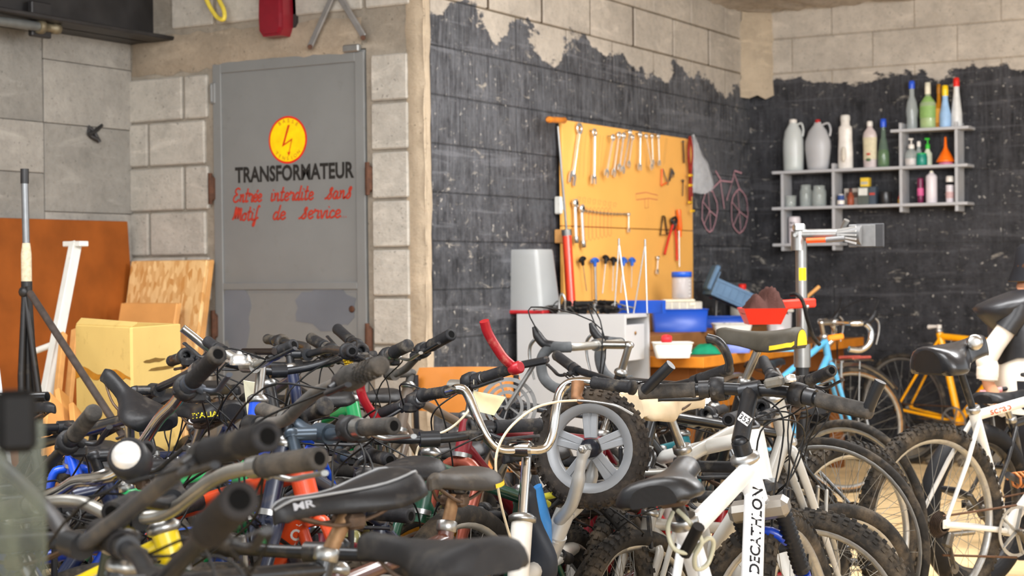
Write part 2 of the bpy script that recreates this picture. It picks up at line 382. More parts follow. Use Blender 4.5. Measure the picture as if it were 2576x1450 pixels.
# rubble kerb along the foot of the back wall
kb = MB(); rk = random.Random(4)
kb.box((-2.0, YB - .06, .04), (4.1, .12, .08), None, .02)
kb.build('baseboard_back', wall_mat('rubble_concrete', (150, 138, 120), None, None, 0, 0, 0, 0, 7.7), None, 'structure')
m_rub = wall_mat('rubble_stone_mat', (128, 118, 104), None, None, 0, 0, 0, 0, 2.7)
for i in range(26):
    o = MB().ball((0, 0, 0), rk.uniform(.02, .05), 7, 5, 1.3, .9, .7)
    o.v = [tuple(V(v) * rk.uniform(.82, 1.15)) for v in o.v]
    q = o.build('rubble_stone', m_rub, None); q.location = (-3.9 + i * .105, YB - .16 - rk.uniform(0, .1), .02)
    tag(q, 'small grey lump of rubble at the foot of the black wall', 'stone', 'rubble along the back wall')
# ceiling: lumpy sprayed render
cl = MB(); rc = random.Random(2); nx, ny = 70, 90
vs = [V((XT - .3 + 5.6 * i / nx, 3.4 + (YB - 3.3) * j / ny, ZC + rc.uniform(-.016, .016))) for j in range(ny + 1) for i in range(nx + 1)]
cl.add(vs, [(j * (nx + 1) + i, (j + 1) * (nx + 1) + i, (j + 1) * (nx + 1) + i + 1, j * (nx + 1) + i + 1) for j in range(ny) for i in range(nx)], True)
cl.box((-1.2, 4.4, ZC + .32), (12, 13, .1))
cl.build('ceiling', wall_mat('sprayed_render', (206, 196, 184), None, None, 0, 0, 0, 0, 6.2, grime=.7), None, 'structure')

# ------------------------------------------------------------------ steel door with its frame, hinges, lettering
m_door = pm('grey_painted_steel', (122, 123, 122), .42, .0, .05, 5, .04, dirt=.06, dirtcol=(96, 92, 86))
m_door2 = pm('bluish_patched_paint', (106, 110, 117), .45, 0, .1, 4)
m_rust = pm('rusty_iron', (84, 54, 38), .8, .3, .3, 40, .4)
d = MB().box(((DX0 + DX1) / 2, YD + .02, DZ / 2), (DX1 - DX0 - .012, .05, DZ - .01), None, .004).build('door_1', m_door, None, 'structure')
fr = MB()
for x in (DX0 + .03, DX1 - .03): fr.box((x, YD - .009, DZ / 2), (.052, .012, DZ - .03), None, .003)
fr.box(((DX0 + DX1) / 2, YD - .009, DZ - .034), (DX1 - DX0 - .11, .012, .052), None, .003)
zb = onY(735, 720, YD).z
fr.box(((DX0 + DX1) / 2, YD - .009, zb), (DX1 - DX0 - .11, .012, .034), None, .003); fr.build('door_rail', m_door, d)
MB().box(((DX0 + DX1) / 2, YD - .0055, zb / 2), (DX1 - DX0 - .125, .004, zb - .06), None, .0015).build('kick_plate', m_door, d)
for px, py, wd, hh in ((590, 800, .12, .3), (820, 775, .2, .2)):     # irregular bluish patches
    p = onY(px, py, YD - .0085); rr = random.Random(px)
    MB().prism([(math.cos(a) * wd * rr.uniform(.7, 1.15), math.sin(a) * hh * .6 * rr.uniform(.7, 1.1)) for a in [i * math.tau / 18 for i in range(18)]], p, (1, 0, 0), (0, 0, 1), .0012).build('paint_patch', m_door2, d)
for px, py in ((533, 475), (540, 820), (928, 450), (928, 855)):
    p = onY(px, py, YD - .02); h = MB().box(p, (.035, .035, .12), None, .01); h.tube([p + V((0, -.012, -.075)), p + V((0, -.012, .075))], .011, 8); h.build('hinge', m_rust, d)
p = onY(537, 235, YD - .015); MB().box(p, (.03, .02, .1), None, .004).tube([p + V((-.006, -.008, -.04)), p + V((-.006, -.008, .04))], .008, 8).build('latch', m_door, d)
p = onY(886, 778, YD - .012); MB().lathe([(.014, 0), (.016, .004), (.009, .008)], p, (0, -1, 0), 14).build('lock_cylinder', m_rust, d)
p = onY(885, 122, YD - .02); MB().box(p, (.09, .03, .035), None, .006).build('closer_bracket', pm('dull_zinc', (150, 150, 148), .45, .7, .1, 30), d)
m_red, m_blk, m_yel = pm('sign_red', (212, 44, 28), .5), pm('sign_black', (42, 40, 38), .55), pm('sign_yellow', (252, 208, 8), .45)
m_hand = pm('hand_painted_red', (176, 58, 42), .6, 0, .15, 60)
c0 = onY(724, 352, YD - .0062); R0 = .1125
sg = MB().lathe([(R0, 0), (R0, .0012)], c0, (0, -1, 0), 64, smooth=False).build('warning_disc', m_red, d)
MB().lathe([(R0 * .915, 0), (R0 * .915, .0008)], c0 + V((0, -.0014, 0)), (0, -1, 0), 64, smooth=False).build('disc_face', m_yel, sg)
S = R0
bolt = [(.02, .62), (.13, .62), (-.16, -.16), (.26, .06), (.1, -.52), (.16, -.5), (.045, -.70), (-.02, -.5), (.05, -.53), (.19, -.04), (-.3, -.29)]
MB().prism([(x * S, y * S) for x, y in bolt], c0 + V((0, -.0024, 0)), (1, 0, 0), (0, 0, 1), -.0006).build('lightning_arrow', pm('arrow_red', (205, 40, 20), .5), sg)
for word, up in (('BASSE', 1), ('TENSION', -1)):
    n = len(word)
    for i, ch in enumerate(word):
        a = rad(90 - (i - (n - 1) / 2) * 17 - 4) if up > 0 else rad(-90 + (i - (n - 1) / 2) * 15.5)
        rr_ = R0 * (.73 if up > 0 else .86); p = c0 + V((math.cos(a) * rr_, -.0026, math.sin(a) * rr_))
        ez = V((math.cos(a), 0, math.sin(a))) * up; ex = V((math.sin(a), 0, -math.cos(a))) * up
        text_plane('letter', ch, p, ex, ez, R0 * .15, m_hand, sg, 1.0)
p = onY(737, 456, YD - .0062); wdt = onY(887, 437, YD).x - onY(588, 437, YD).x
text_plane('lettering', 'TRANSFORMATEUR', (p.x, p.y, onY(737, 453, YD).z), (1, 0, 0), (0, 0, 1), .070, m_blk, d, bold=.034, width=wdt)
G = {'E': (.56, [[(.5, .85), (.35, .98), (.15, .9), (.12, .7), (.32, .54), (.12, .45), (.02, .2), (.15, .02), (.35, .05), (.5, .2)]]),
 'n': (.46, [[(0, .45), (.07, .5), (.08, 0)], [(.08, .28), (.2, .5), (.3, .47), (.3, .06), (.37, 0), (.46, .1)]]),
 't': (.34, [[(.17, .95), (.1, .12), (.18, 0), (.32, .1)], [(-.02, .57), (.32, .6)]]),
 'r': (.4, [[(0, .35), (.06, .62), (.12, .5), (.3, .48), (.26, .1), (.32, 0), (.42, .1)]]),
 'e': (.38, [[(.05, .22), (.26, .3), (.3, .44), (.18, .52), (.06, .4), (.04, .18), (.12, .02), (.24, .01), (.38, .14)]]),
 'i': (.24, [[(.04, .45), (.07, .5), (.06, .08), (.13, 0), (.24, .1)], [(.12, .7), (.16, .78)]]),
 'd': (.47, [[(.3, .44), (.16, .51), (.04, .3), (.05, .06), (.17, .01), (.3, .22)], [(.4, 1.0), (.3, .1), (.37, 0), (.47, .1)]]),
 's': (.46, [[(-.14, .0), (.02, .08), (.24, .4), (.36, .68), (.28, .74), (.2, .55), (.32, .36), (.32, .1), (.16, -.01), (.06, .12)]]),
 'a': (.47, [[(.3, .44), (.16, .51), (.04, .3), (.05, .06), (.17, .01), (.3, .26)], [(.33, .5), (.3, .08), (.37, 0), (.47, .1)]]),
 'M': (.68, [[(-.04, .05), (.05, .3), (.1, .85), (.16, .9), (.18, .1)], [(.18, .12), (.3, .8), (.36, .85), (.38, .1)], [(.38, .12), (.5, .78), (.57, .8), (.58, .08), (.68, .05)]]),
 'o': (.42, [[(.2, .5), (.06, .35), (.06, .1), (.18, 0), (.31, .12), (.32, .38), (.2, .5), (.42, .42)]]),
 'f': (.36, [[(.36, .88), (.26, 1.0), (.18, .8), (.12, .2), (.08, -.32), (-.02, -.42), (-.04, -.25), (.14, .05), (.34, .18)]]),
 'v': (.4, [[(0, .42), (.07, .5), (.13, .06), (.2, .02), (.32, .45), (.4, .42)]]),
 'c': (.36, [[(.3, .4), (.2, .5), (.06, .4), (.04, .12), (.14, 0), (.36, .12)]]), '.': (.15, [[(.04, .02), (.07, .03)]]), ' ': (.42, [])}
G['é'] = (G['e'][0], G['e'][1] + [[(.22, .64), (.34, .82)]])
def script_line(words, z0px, zbase, h):
    """hand-painted script, one object a word; words = [(text, px left, px right)]"""
    for word, pa, pb in words:
        xa, xb = onY(pa, z0px, YD).x, onY(pb, z0px, YD).x; tot = sum(G[c][0] for c in word); kx = (xb - xa) / tot; x = 0; b = MB()
        for c in word:
            for st_ in G[c][1]:
                q = spline([(xa + (x + u) * kx + v * h * .2, YD - .0066, zbase + v * h) for u, v in st_], 4)
                b.tube(q, .0047, 6, flat=.12, hint=V((0, 1, 0)))
            x += G[c][0]
        # flatten the strokes onto the steel
        b.v = [(v[0], YD - .0066 + (v[1] - (YD - .0066)) * .15, v[2]) for v in b.v]; b.build('script_word', m_hand, d)
script_line([('Entrée', 588, 660), ('interdite', 682, 790), ('sans', 823, 886)], 495, onY(737, 504, YD).z, .068)
script_line([('Motif', 588, 652), ('de', 688, 720), ('service...', 758, 876)], 545, onY(737, 551, YD).z, .068)
# steel beam with pipe over the left wall
m_beam = pm('sooty_steel', (46, 44, 44), .5, .3, .3, 9, .2)
bm = MB(); bx, bz = XL + .16, 2.42
bm.box((bx, 3.2, bz - .06), (.3, 6.3, .02), None, .004); bm.box((bx, 3.2, bz + .10), (.014, 6.3, .34)); bm.box((bx, 3.2, bz + .28), (.3, 6.3, .02), None, .004)
tag(bm.build('steel_beam', m_beam), 'black steel I-beam running along the top of the left concrete wall', 'beam')
bm = MB().box((bx, 3.2, 2.98), (.34, 6.3, .52)); bm.build('trim_2', pm('dark_void', (26, 25, 25), .9), None, 'structure')  # solid near-black box, darkness above the beam put into its colour
p0, p1 = at(-60, 46, 7.2), at(94, 66, 7.55)
pp = thing('conduit_pipe', 'grey steel conduit pipe below the beam at upper left', 'pipe', p0)
def loc(o, ps): return [V(p) - V(o.location) for p in ps]
MB().tube(loc(pp, [p0, p1]), .022, 12).build('pipe', pm('grey_conduit', (110, 112, 110), .5, .4), pp)
MB().lathe([(.03, 0), (.034, .01), (.034, .03), (.02, .035), (.02, .1), (.026, .1), (.026, .14), (.012, .15)], p1 - p0, p1 - p0, 14).build('pipe_joint', pm('dull_brass', (120, 110, 88), .5, .5), pp)
MB().box(loc(pp, [at(100, 50, 7.6)])[0], (.03, .12, .16), None, .005).build('clamp', m_beam, pp)
# things on the door wall
p = onY(700, 30, YD - .04); hh = .30
rb = thing('alarm_housing', 'dark red rounded metal housing on the wall above the grey door', 'alarm box', (p.x, YD, p.z - .12))
prof = [(-.062, .30), (.062, .30), (.068, .1), (.066, .03), (.05, 0), (-.045, 0), (-.066, .03), (-.07, .1)]
MB().prism([(x * 1.05, z) for x, z in prof], (0, -.02, 0), (1, 0, 0), (0, 0, 1), .075).build('cover', pm('maroon_enamel', (122, 18, 32), .35, 0, .08, 20, coat=.3), rb)
MB().prism([(x * .8, z * .94 + .012) for x, z in prof], (0, -.094, 0), (1, 0, 0), (0, 0, 1), .012).build('raised_face', pm('maroon_enamel', (0, 0, 0)), rb)
MB().prism([(x * 1.12, z + .004) for x, z in prof], (.012, -.001, 0), (1, 0, 0), (0, 0, 1), .018).build('back_plate', pm('dark_iron', (50, 44, 42), .7, .3), rb)
ar = thing('door_closer_arms', 'grey folding metal closer arms forming a V above the door', 'door closer', onY(845, -10, YD - .03))
for a, b in (((778, 122), (838, -12)), ((915, 92), (852, -12))):
    MB().bar(*loc(ar, [onY(*a, YD - .045), onY(*b, YD - .045)]), .03, .014, V((0, 1, 0)), .004).build('arm', pm('grey_arm', (140, 138, 136), .45, .5), ar)
MB().tube(loc(ar, [onY(913, 95, YD - .01), onY(913, 95, YD - .07)]), .012, 8).build('pivot', m_rust, ar)
MB().tube(loc(ar, [onY(780, 118, YD - .002), onY(780, 118, YD - .07)]), .012, 8).build('pivot', m_rust, ar)
MB().box(loc(ar, [onY(845, -14, YD - .03)])[0], (.09, .06, .04), None, .005).build('closer_body', pm('grey_arm', (0, 0, 0)), ar)
ho = thing('yellow_hose', 'yellow hose loop hanging down at the top beside the dark beam', 'hose', onY(540, -40, YD - .06))
MB().tube(loc(ho, spline([onY(505, -40, YD - .06), onY(522, 5, YD - .07), onY(545, 42, YD - .08), onY(563, 48, YD - .09), onY(563, 25, YD - .08), onY(548, -8, YD - .06), onY(540, -45, YD - .05)])), .011, 10).build('loop', pm('yellow_rubber', (222, 200, 78), .4), ho)
MB().tube(loc(ho, [onY(540, -48, YD - .0), onY(540, -38, YD - .09)]), .008, 8).build('hook', m_rust, ho)
hk = thing('wall_hook', 'small black twisted metal hook on the bare left wall', 'hook', onX(238, 335, XL + .01))
for q in ([(220, 318), (236, 332), (250, 358)], [(255, 315), (240, 330), (224, 338)], [(222, 320), (226, 340), (246, 352)]):
    MB().tube(loc(hk, spline([onX(x, y, XL + .015 + i * .012) for i, (x, y) in enumerate(q)])), .011, 8).build('prong', m_beam, hk)
# ================================================================== LEFT CORNER: boards, box, poles
m_ply = pm('stained_plywood', (138, 74, 26), .55, 0, .18, 7, .1)
m_pine = pm('raw_pine', (206, 152, 92), .65, 0, .2, 9, .1)
m_beech = pm('beech_veneer', (214, 156, 92), .5, 0, .1, 8)
m_steel = pm('scuffed_chrome', (196, 194, 190), .22, 1., .12, 30, 0, dirt=.22, dirtcol=(110, 84, 60))
m_black = pm('black_steel', (34, 33, 34), .45, .2, .2, 20, 0, dirt=.15)
m_white = pm('white_enamel', (214, 214, 208), .4, 0, .06, 12, 0, dirt=.1)
def osb_mat():
    m = bpy.data.materials.new('strand_board'); m.use_nodes = True; nt = m.node_tree; N, L = nt.nodes, nt.links; b = N['Principled BSDF']; b.inputs['Roughness'].default_value = .7
    tc = N.new('ShaderNodeTexCoord'); mp = N.new('ShaderNodeMapping'); mp.inputs['Scale'].default_value = (46, 46, 15); mp.inputs['Rotation'].default_value = (0, .25, .3); L.new(tc.outputs['Object'], mp.inputs[0])
    vo = N.new('ShaderNodeTexVoronoi'); vo.inputs['Scale'].default_value = 1.3; L.new(mp.outputs[0], vo.inputs['Vector'])
    rp = N.new('ShaderNodeValToRGB'); L.new(vo.outputs['Color'], rp.inputs[0]); e = rp.color_ramp.elements; e[0].position, e[1].position = .15, .9
    e[0].color, e[1].color = (*lin((196, 140, 74)), 1), (*lin((236, 200, 142)), 1); L.new(rp.outputs[0], b.inputs['Base Color']); return m
m_osb = osb_mat()
def leaning_sheet(name, label, cat, bl, br, tl, th, mat, parts=None):
    """sheet given by its bottom-left, bottom-right and top-left corners (world points), thickness th away from the viewer"""
    bl, br, tl = V(bl), V(br), V(tl); o = thing(name, label, cat, (bl + br) / 2); q = MB()
    ex, ey = (br - bl), (tl - bl); n = ex.normalized().cross(ey.normalized()); 
    q.bar((bl + br) / 2 + n * 0 - V(o.location), (bl + br) / 2 + ey - V(o.location), ex.length, th, ex.cross(V((0,0,1))) , .002)
    return o, q
def slab(o_loc, bl, br, tl, th):
    """slab with front face through bl, br, tl, extending th behind"""
    bl, br, tl = V(bl), V(br), V(tl); ex, ez = (br - bl), (tl - bl); exn = ex.normalized(); ezn = (ez - exn * ez.dot(exn)).normalized(); n = ezn.cross(exn)   # away from viewer
    if n.dot(bl - CAM) < 0: n = -n
    c = (br + tl) / 2 + n * th / 2 - V(o_loc)
    return MB().box(c, (ex.length, th, ez.length), M((exn, n, ezn)).transposed() if exn.cross(n).dot(ezn) > 0 else M((exn, -n, ezn)).transposed(), min(.003, th * .2))
# big brown panel against the left wall
ptop = onX(170, 553, XL + .05); zt = ptop.z
b0, b1 = V((XL + .16, 3.75, .0)), V((XL + .16, 6.24, .0)); t0 = V((XL + .055, 3.75, zt))
o = thing('plywood_panel', 'large brown stained plywood panel leaning on the left wall', 'panel', (b0 + b1) / 2)
slab(o.location, b0, b1, t0, .02).build('panel', m_ply, o)
# OSB sheets against the door-wall pillar
def pillar_sheet(name, label, pxl, pxr, pyt, y0, yt, th, mat, z0=0.):
    zt_ = onY((pxl + pxr) / 2, pyt, yt).z; xl = onY(pxl, pyt, yt).x; xr = onY(pxr, pyt, yt).x
    o = thing(name, label, 'board', ((xl + xr) / 2, y0, z0)); slab(o.location, (xl, y0, z0), (xr, y0, z0), (xl, yt, zt_), th).build('sheet', mat, o); return o
pillar_sheet('chipboard_sheet', 'sheet of pale chipboard behind the strand board beside the door', 338, 534, 655, YD - .30, YD - .05, .018, m_pine)
pillar_sheet('chipboard_sheet', 'hidden pine board wedged second behind the strand board beside the door', 336, 528, 657, YD - .335, YD - .08, .018, m_pine)
pillar_sheet('strand_board', 'light strand board sheet leaning on the block pillar left of the door', 330, 520, 656, YD - .375, YD - .115, .022, m_osb)
pillar_sheet('veneer_offcut', 'small tan veneered board offcut in front of the strand board', 304, 445, 763, YD - .56, YD - .30, .018, m_beech)
pillar_sheet('veneer_offcut', 'second tan board offcut just behind the front one by the strand board', 312, 452, 762, YD - .53, YD - .26, .018, m_beech)
# battered yellowed metal box (open carton)
m_yb = pm('yellowed_card', (214, 184, 112), .55, 0, .08, 4, .03, dirt=.12, dirtcol=(128, 84, 30))
t_ = 6.35; c_ = at(330, 823, t_); zt = c_.z; A = onZ(190, 826, zt); B_ = at(330, 823, at(190, 826, 1).length * 0 + 5.75); B_ = onZ(330, 823, zt) if False else at(330, 823, 5.7)
zt = B_.z
def flat(p, z): return V((p.x, p.y, z))
dist_ = lambda px, py, t: at(px, py, t)
P1 = flat(dist_(192, 826, 5.98), zt); P2 = flat(dist_(330, 823, 5.65), zt); P3 = flat(dist_(452, 822, 6.0), zt); P4 = P1 + P3 - P2
cb = thing('open_carton', 'large yellowed open box with brown tape stains on the floor left of the door', 'box', flat((P1 + P3) / 2, 0))
def wallpanel(a, b, z0, z1, th): 
    a, b = V(a), V(b); q = MB(); e = (b - a); n = V((e.y, -e.x, 0)).normalized(); c = (a + b) / 2
    q.box(V((c.x, c.y, (z0 + z1) / 2)) - V(cb.location), (e.length, th, z1 - z0), M((e.normalized(), n, V((0, 0, 1)))).transposed() if e.normalized().cross(n).z > 0 else M((e.normalized(), -n, V((0, 0, 1)))).transposed(), .003); return q
for a, b in ((P1, P2), (P2, P3), (P3, P4), (P4, P1)): wallpanel(a, b, 0, zt, .008).build('side', m_yb, cb)
q = MB(); q.box(V((0, 0, .006)), (.3, .3, .01)); q.build('base', m_yb, cb)
e12 = (P2 - P1).normalized(); n12 = V((e12.y, -e12.x, 0)); n12 = n12 if n12.dot(CAM - P1) > 0 else -n12
tp = MB(); zz = zt - .17; vs = []
for i in range(13): vs.append((i / 12, .012 + .012 * math.sin(i * .9), -.012 - .01 * math.cos(i * 1.4)))
q = MB(); pts = [P1 + (P2 - P1) * u + n12 * .0055 for u, a, b in vs]
q.add([p + V((0, 0, zz - zt + a)) - V(cb.location) for p, (u, a, b) in zip(pts, vs)] + [p + V((0, 0, zz - zt + b)) - V(cb.location) for p, (u, a, b) in zip(pts, vs)], [(i, i + 1, 14 + i, 13 + i) for i in range(12)])
q.build('packing_tape', pm('brown_tape', (188, 128, 40), .35), cb)
q = MB(); fl_ = [P1, P2, P2 + (P3 - P2) * .12 + V((0, 0, .012)), P1 + (P4 - P1) * .1 + V((0, 0, .02))]
q.add([p - V(cb.location) for p in fl_] + [p - V(cb.location) + V((0, 0, .005)) for p in fl_], [(0, 1, 2, 3), (7, 6, 5, 4), (0, 4, 5, 1), (1, 5, 6, 2), (2, 6, 7, 3), (3, 7, 4, 0)]); q.build('flap', m_yb, cb)
e23 = (P3 - P2).normalized(); n23 = V((e23.y, -e23.x, 0)); n23 = n23 if n23.dot(CAM - P2) > 0 else -n23
for u, dz, wd, hh in ((.45, .12, .09, .008), (.6, .15, .12, .006), (.3, .27, .03, .012), (.65, .36, .03, .014), (.5, .3, .012, .012)):
    p = P2 + (P3 - P2) * u + n23 * .0052 + V((0, 0, -dz)) - V(cb.location)
    MB().prism([(math.cos(a) * wd * random.uniform(.6, 1.1), math.sin(a) * hh * random.uniform(.6, 1.2)) for a in [i * math.tau / 12 for i in range(12)]], p, e23, (0, 0, 1), .0006 if e23.cross(V((0, 0, 1))).dot(n23) > 0 else -.0006).build('stain', pm('brown_stain', (120, 92, 44), .6), cb)
# tall post with folding stand
f0 = at(66, 1005, 6.0); po = thing('stand_post', 'tall steel post with pale middle sleeve on folded black legs at far left', 'stand', (f0.x, f0.y, 0))
def L_(o, *a): return at(*a) - V(o.location)
MB().tube([L_(po, 62, 425, 6.0), L_(po, 62, 462, 6.0)], .015, 10).build('tip_cap', m_black, po)
MB().tube([L_(po, 62, 460, 6.0), L_(po, 66, 625, 6.0)], .013, 10).build('tube', pm('grey_tube', (126, 128, 130), .4, .7, .1, 30), po)
MB().tube([L_(po, 66, 612, 6.0), L_(po, 66, 640, 6.0), L_(po, 67, 712, 6.0)], [.014, .019, .019], 12).build('sleeve', pm('cream_cord', (200, 186, 158), .7, 0, .2, 80, .4), po)
lw_ = V((L_(po, 67, 712, 6.0).x, L_(po, 67, 712, 6.0).y, 0.005))
MB().tube([L_(po, 67, 708, 6.0), lw_], .02, 10).build('lower_post', m_black, po)
hb = L_(po, 62, 735, 5.97); MB().tube([hb, hb + V((.0, -.02, -.3)), V((hb.x + .03, hb.y - .05, .005))], [.011, .014, .012], 8).build('leg', m_black, po)
MB().tube([hb, V((hb.x + .18, hb.y + .02, .005))], .011, 8).build('leg', m_black, po)
MB().tube([hb + V((.02, 0, .02)), V((hb.x - .03, hb.y + .12, .005))], .011, 8).build('leg', m_black, po)
g = hb; MB().ball(g, .022, 10, 6).build('joint', m_black, po)
# leaning dark tube, white profile, pine battens
def leaner(name, label, cat, top, foot, r, mat, sq=None):
    a, b = at(*top), at(*foot); b = a + (b - a) * (a.z / max(.05, a.z - b.z))
    o = thing(name, label, cat, b); q = MB()
    if sq: q.bar(b - b + V((0, 0, .004)), a - b, sq[0], sq[1], V((1, 0, 0)), .003)
    else: q.tube([V((0, 0, .004)), a - b], r, 10)
    q.build('shaft', mat, o); return o, a - b
o, e = leaner('steel_rod', 'dark rusty steel rod leaning diagonally in front of the yellowed box', 'rod', (76, 738, 5.8), (330, 1130, 5.2), .0125, pm('dark_rusty_steel', (74, 66, 62), .6, .4, .25, 40))
o, e = leaner('white_profile', 'white metal profile with flanged top leaning on the brown panel', 'profile', (190, 614, 6.9), (60, 1290, 6.2), .02, m_white, (.05, .03))
MB().box(e, (.10, .05, .022), None, .003).build('flange', m_white, o)
k = e * .70; MB().tube([k, k + V((-.10, -.07, -.045))], .013, 10).build('side_tube', m_white, o); MB().lathe([(.006, 0), (.014, .0), (.014, .012), (.006, .012)], k + V((-.10, -.07, -.045)), V((-.10, -.07, -.045)), 12, ring=True).build('pink_plug', pm('pink_plastic', (224, 140, 160), .4), o)
for i, (t1, t2, wd) in enumerate([((160, 840, 6.6), (120, 1240, 6.1), (.03, .02)), ((190, 830, 6.65), (150, 1235, 6.2), (.022, .03))]):
    leaner('pine_batten', ['thin pine batten leaning behind the white profile', 'narrow pale batten leaning right of the white profile'][i], 'batten', t1, t2, .01, m_pine, wd)
m_wd = pm('sawn_beech', (206, 150, 88), .6, 0, .12, 7)
for i, (t1, t2, wd) in enumerate([((135, 1005, 5.6), (160, 1300, 5.2), (.075, .02)), ((155, 990, 5.7), (200, 1300, 5.3), (.06, .02)), ((190, 1030, 5.65), (215, 1310, 5.2), (.065, .02)), ((128, 1040, 5.5), (100, 1320, 5.1), (.06, .018))]):
    leaner('beech_offcut', 'short beech slat, %s of the bundle of offcuts before the yellowed box' % ['second from the left', 'third from the left', 'rightmost', 'leftmost'][i], 'slat', t1, t2, .01, m_wd, wd)
o = thing('chipboard_crate', 'low brown board box behind the beech slats', 'box', at(195, 1290, 6.05)); o.location.z = 0
MB().box((0, 0, .23), (.34, .3, .46), M.Rotation(.2, 3, 'Z'), .006).build('body', pm('brown_board', (150, 98, 56), .65), o); MB().box((0, 0, .465), (.36, .32, .012), M.Rotation(.2, 3, 'Z'), .003).build('lid', pm('brown_board', (0, 0, 0)), o)
# white board at far left edge
o = thing('white_board', 'white laminated board leaning at the far left edge', 'board', at(0, 1300, 5.0)); o.location.z = 0
a, b, c = at(-90, 1330, 4.95), at(45, 1330, 5.05), at(-90, 878, 5.25); z_ = -o.location
slab(o.location, V((a.x, a.y, 0)), V((b.x, b.y, 0)), c, .016).build('sheet', pm('white_laminate', (196, 198, 202), .4), o)
# black tube end and scuffed plastic sheet in the foreground
o = thing('black_rack_tube', 'black steel rack with a hollow tube end at the left edge', 'rack', at(20, 1450, 3.3)); o.location.z = 0
MB().tube([L_(o, -60, 1003, 3.36), L_(o, 119, 999, 3.3)], .0105, 14).build('tube', pm('gloss_black_tube', (22, 22, 24), .2, .3), o)
q = L_(o, -60, 1003, 3.36); MB().tube([q, V((q.x, q.y, .0))], .012, 10).build('upright', m_black, o); MB().tube([V((q.x - .2, q.y, .012)), V((q.x + .2, q.y + .1, .012))], .012, 10).build('foot', m_black, o)
d_ = L_(o, 119, 999, 3.3) - q; MB().lathe([(.0078, 0), (.0078, .0012), (.001, .0012)], L_(o, 119, 999, 3.3), d_, 14).build('tube_bore', pm('bore_black', (6, 6, 6), .9), o)  # black disc on the capped end paints the dark inside of the tube
def plastic_mat():
    m = bpy.data.materials.new('scuffed_clear_plastic'); m.use_nodes = True; nt = m.node_tree; N, L = nt.nodes, nt.links; b = N['Principled BSDF']
    tc = N.new('ShaderNodeTexCoord'); mp = N.new('ShaderNodeMapping'); mp.inputs['Scale'].default_value = (9, 9, 2.2); mp.inputs['Rotation'].default_value = (0, .25, 0); L.new(tc.outputs['Object'], mp.inputs[0])
    n = N.new('ShaderNodeTexNoise'); n.inputs['Scale'].default_value = 5; n.inputs['Detail'].default_value = 9; n.inputs['Roughness'].default_value = .75; L.new(mp.outputs[0], n.inputs['Vector'])
    rp = N.new('ShaderNodeValToRGB'); L.new(n.outputs['Fac'], rp.inputs[0]); e = rp.color_ramp.elements; e[0].position, e[1].position = .35, .75
    e[0].color, e[1].color = (*lin((26, 34, 22)), 1), (*lin((96, 102, 80)), 1); L.new(rp.outputs[0], b.inputs['Base Color']); b.inputs['Roughness'].default_value = .3
    mr = N.new('ShaderNodeMapRange'); L.new(n.outputs['Fac'], mr.inputs[0]); mr.inputs[1].default_value, mr.inputs[2].default_value, mr.inputs[3].default_value, mr.inputs[4].default_value = .4, .75, .38, .85
    L.new(mr.outputs[0], b.inputs['Alpha']); return m
o = thing('plastic_screen', 'scuffed see-through plastic screen in the near left corner', 'screen', at(40, 1800, 1.5)); o.location.z = 0
a, b = L_(o, -160, 1000, 1.46), L_(o, 112, 1000, 1.5); zt = at(60, 1062, 1.48).z
a.z = b.z = 0; q = MB(); ex = (b - a); q.box((a + b) / 2 + V((0, 0, zt / 2)), (ex.length, .004, zt), M.Rotation(math.atan2(ex.y, ex.x), 3, 'Z'), .001); q.build('sheet', plastic_mat(), o)
q = MB(); q.box((a * .27 + b * .73) + V((0, 0, zt + .0)), (.034, .02, .056), M.Rotation(math.atan2(ex.y, ex.x), 3, 'Z'), .006); q.build('black_clip', pm('matt_black_plastic', (18, 18, 19), .55), o)
MB().box((a + b) / 2 + V((0, 0, .012)), (ex.length + .04, .06, .024), M.Rotation(math.atan2(ex.y, ex.x), 3, 'Z'), .004).build('foot_rail', m_black, o)
# ================================================================== WHITE CABINET, TOOL BOARD, BENCH
m_wlam = pm('white_laminate_panel', (184, 184, 185), .4, 0, .03, 5, 0, dirt=.05, dirtcol=(170, 150, 120))
CZ = .986; CX0, CX1, CY0, CY1 = -4.035, -3.45, 7.03, 7.30
cbn = thing('white_cabinet', 'white laminate drawer cabinet standing against the black wall below the tool board', 'cabinet', (CX0, CY0, 0))
def cb_(c, s, n, m=m_wlam, par=cbn, bev=.002): return MB().box(V(c) - V(cbn.location), s, None, bev).build(n, m, par)
cb_(((CX0 + CX1) / 2, CY0 + .009, CZ / 2), (CX1 - CX0, .018, CZ), 'front_panel'); cb_(((CX0 + CX1) / 2, CY1 - .009, CZ / 2), (CX1 - CX0, .018, CZ), 'rear_panel')
cb_(((CX0 + CX1) / 2, (CY0 + CY1) / 2, CZ - .009), (CX1 - CX0 - .004, CY1 - CY0 - .036, .018), 'top'); cb_((CX0 + .01, (CY0 + CY1) / 2, CZ / 2 - .02), (.018, CY1 - CY0 - .04, CZ - .06), 'back_panel')
cb_(((CX0 + CX1) / 2, (CY0 + CY1) / 2, .42), (CX1 - CX0 - .05, CY1 - CY0 - .037, .018), 'shelf'); cb_(((CX0 + CX1) / 2, (CY0 + CY1) / 2, .06), (CX1 - CX0 - .05, CY1 - CY0 - .037, .018), 'shelf')
dr = cb_((CX1 - .17, (CY0 + CY1) / 2 - .012, CZ - .135), (.33, CY1 - CY0 - .075, .17), 'drawer')
p = V((CX1 - .004, (CY0 + CY1) / 2 - .02, CZ - .09)) - V(cbn.location); MB().lathe([(.006, 0), (.009, .004), (.004, .007)], p, (1, 0, 0), 12).build('lock', pm('brass_lock', (150, 110, 60), .35, .9), dr)
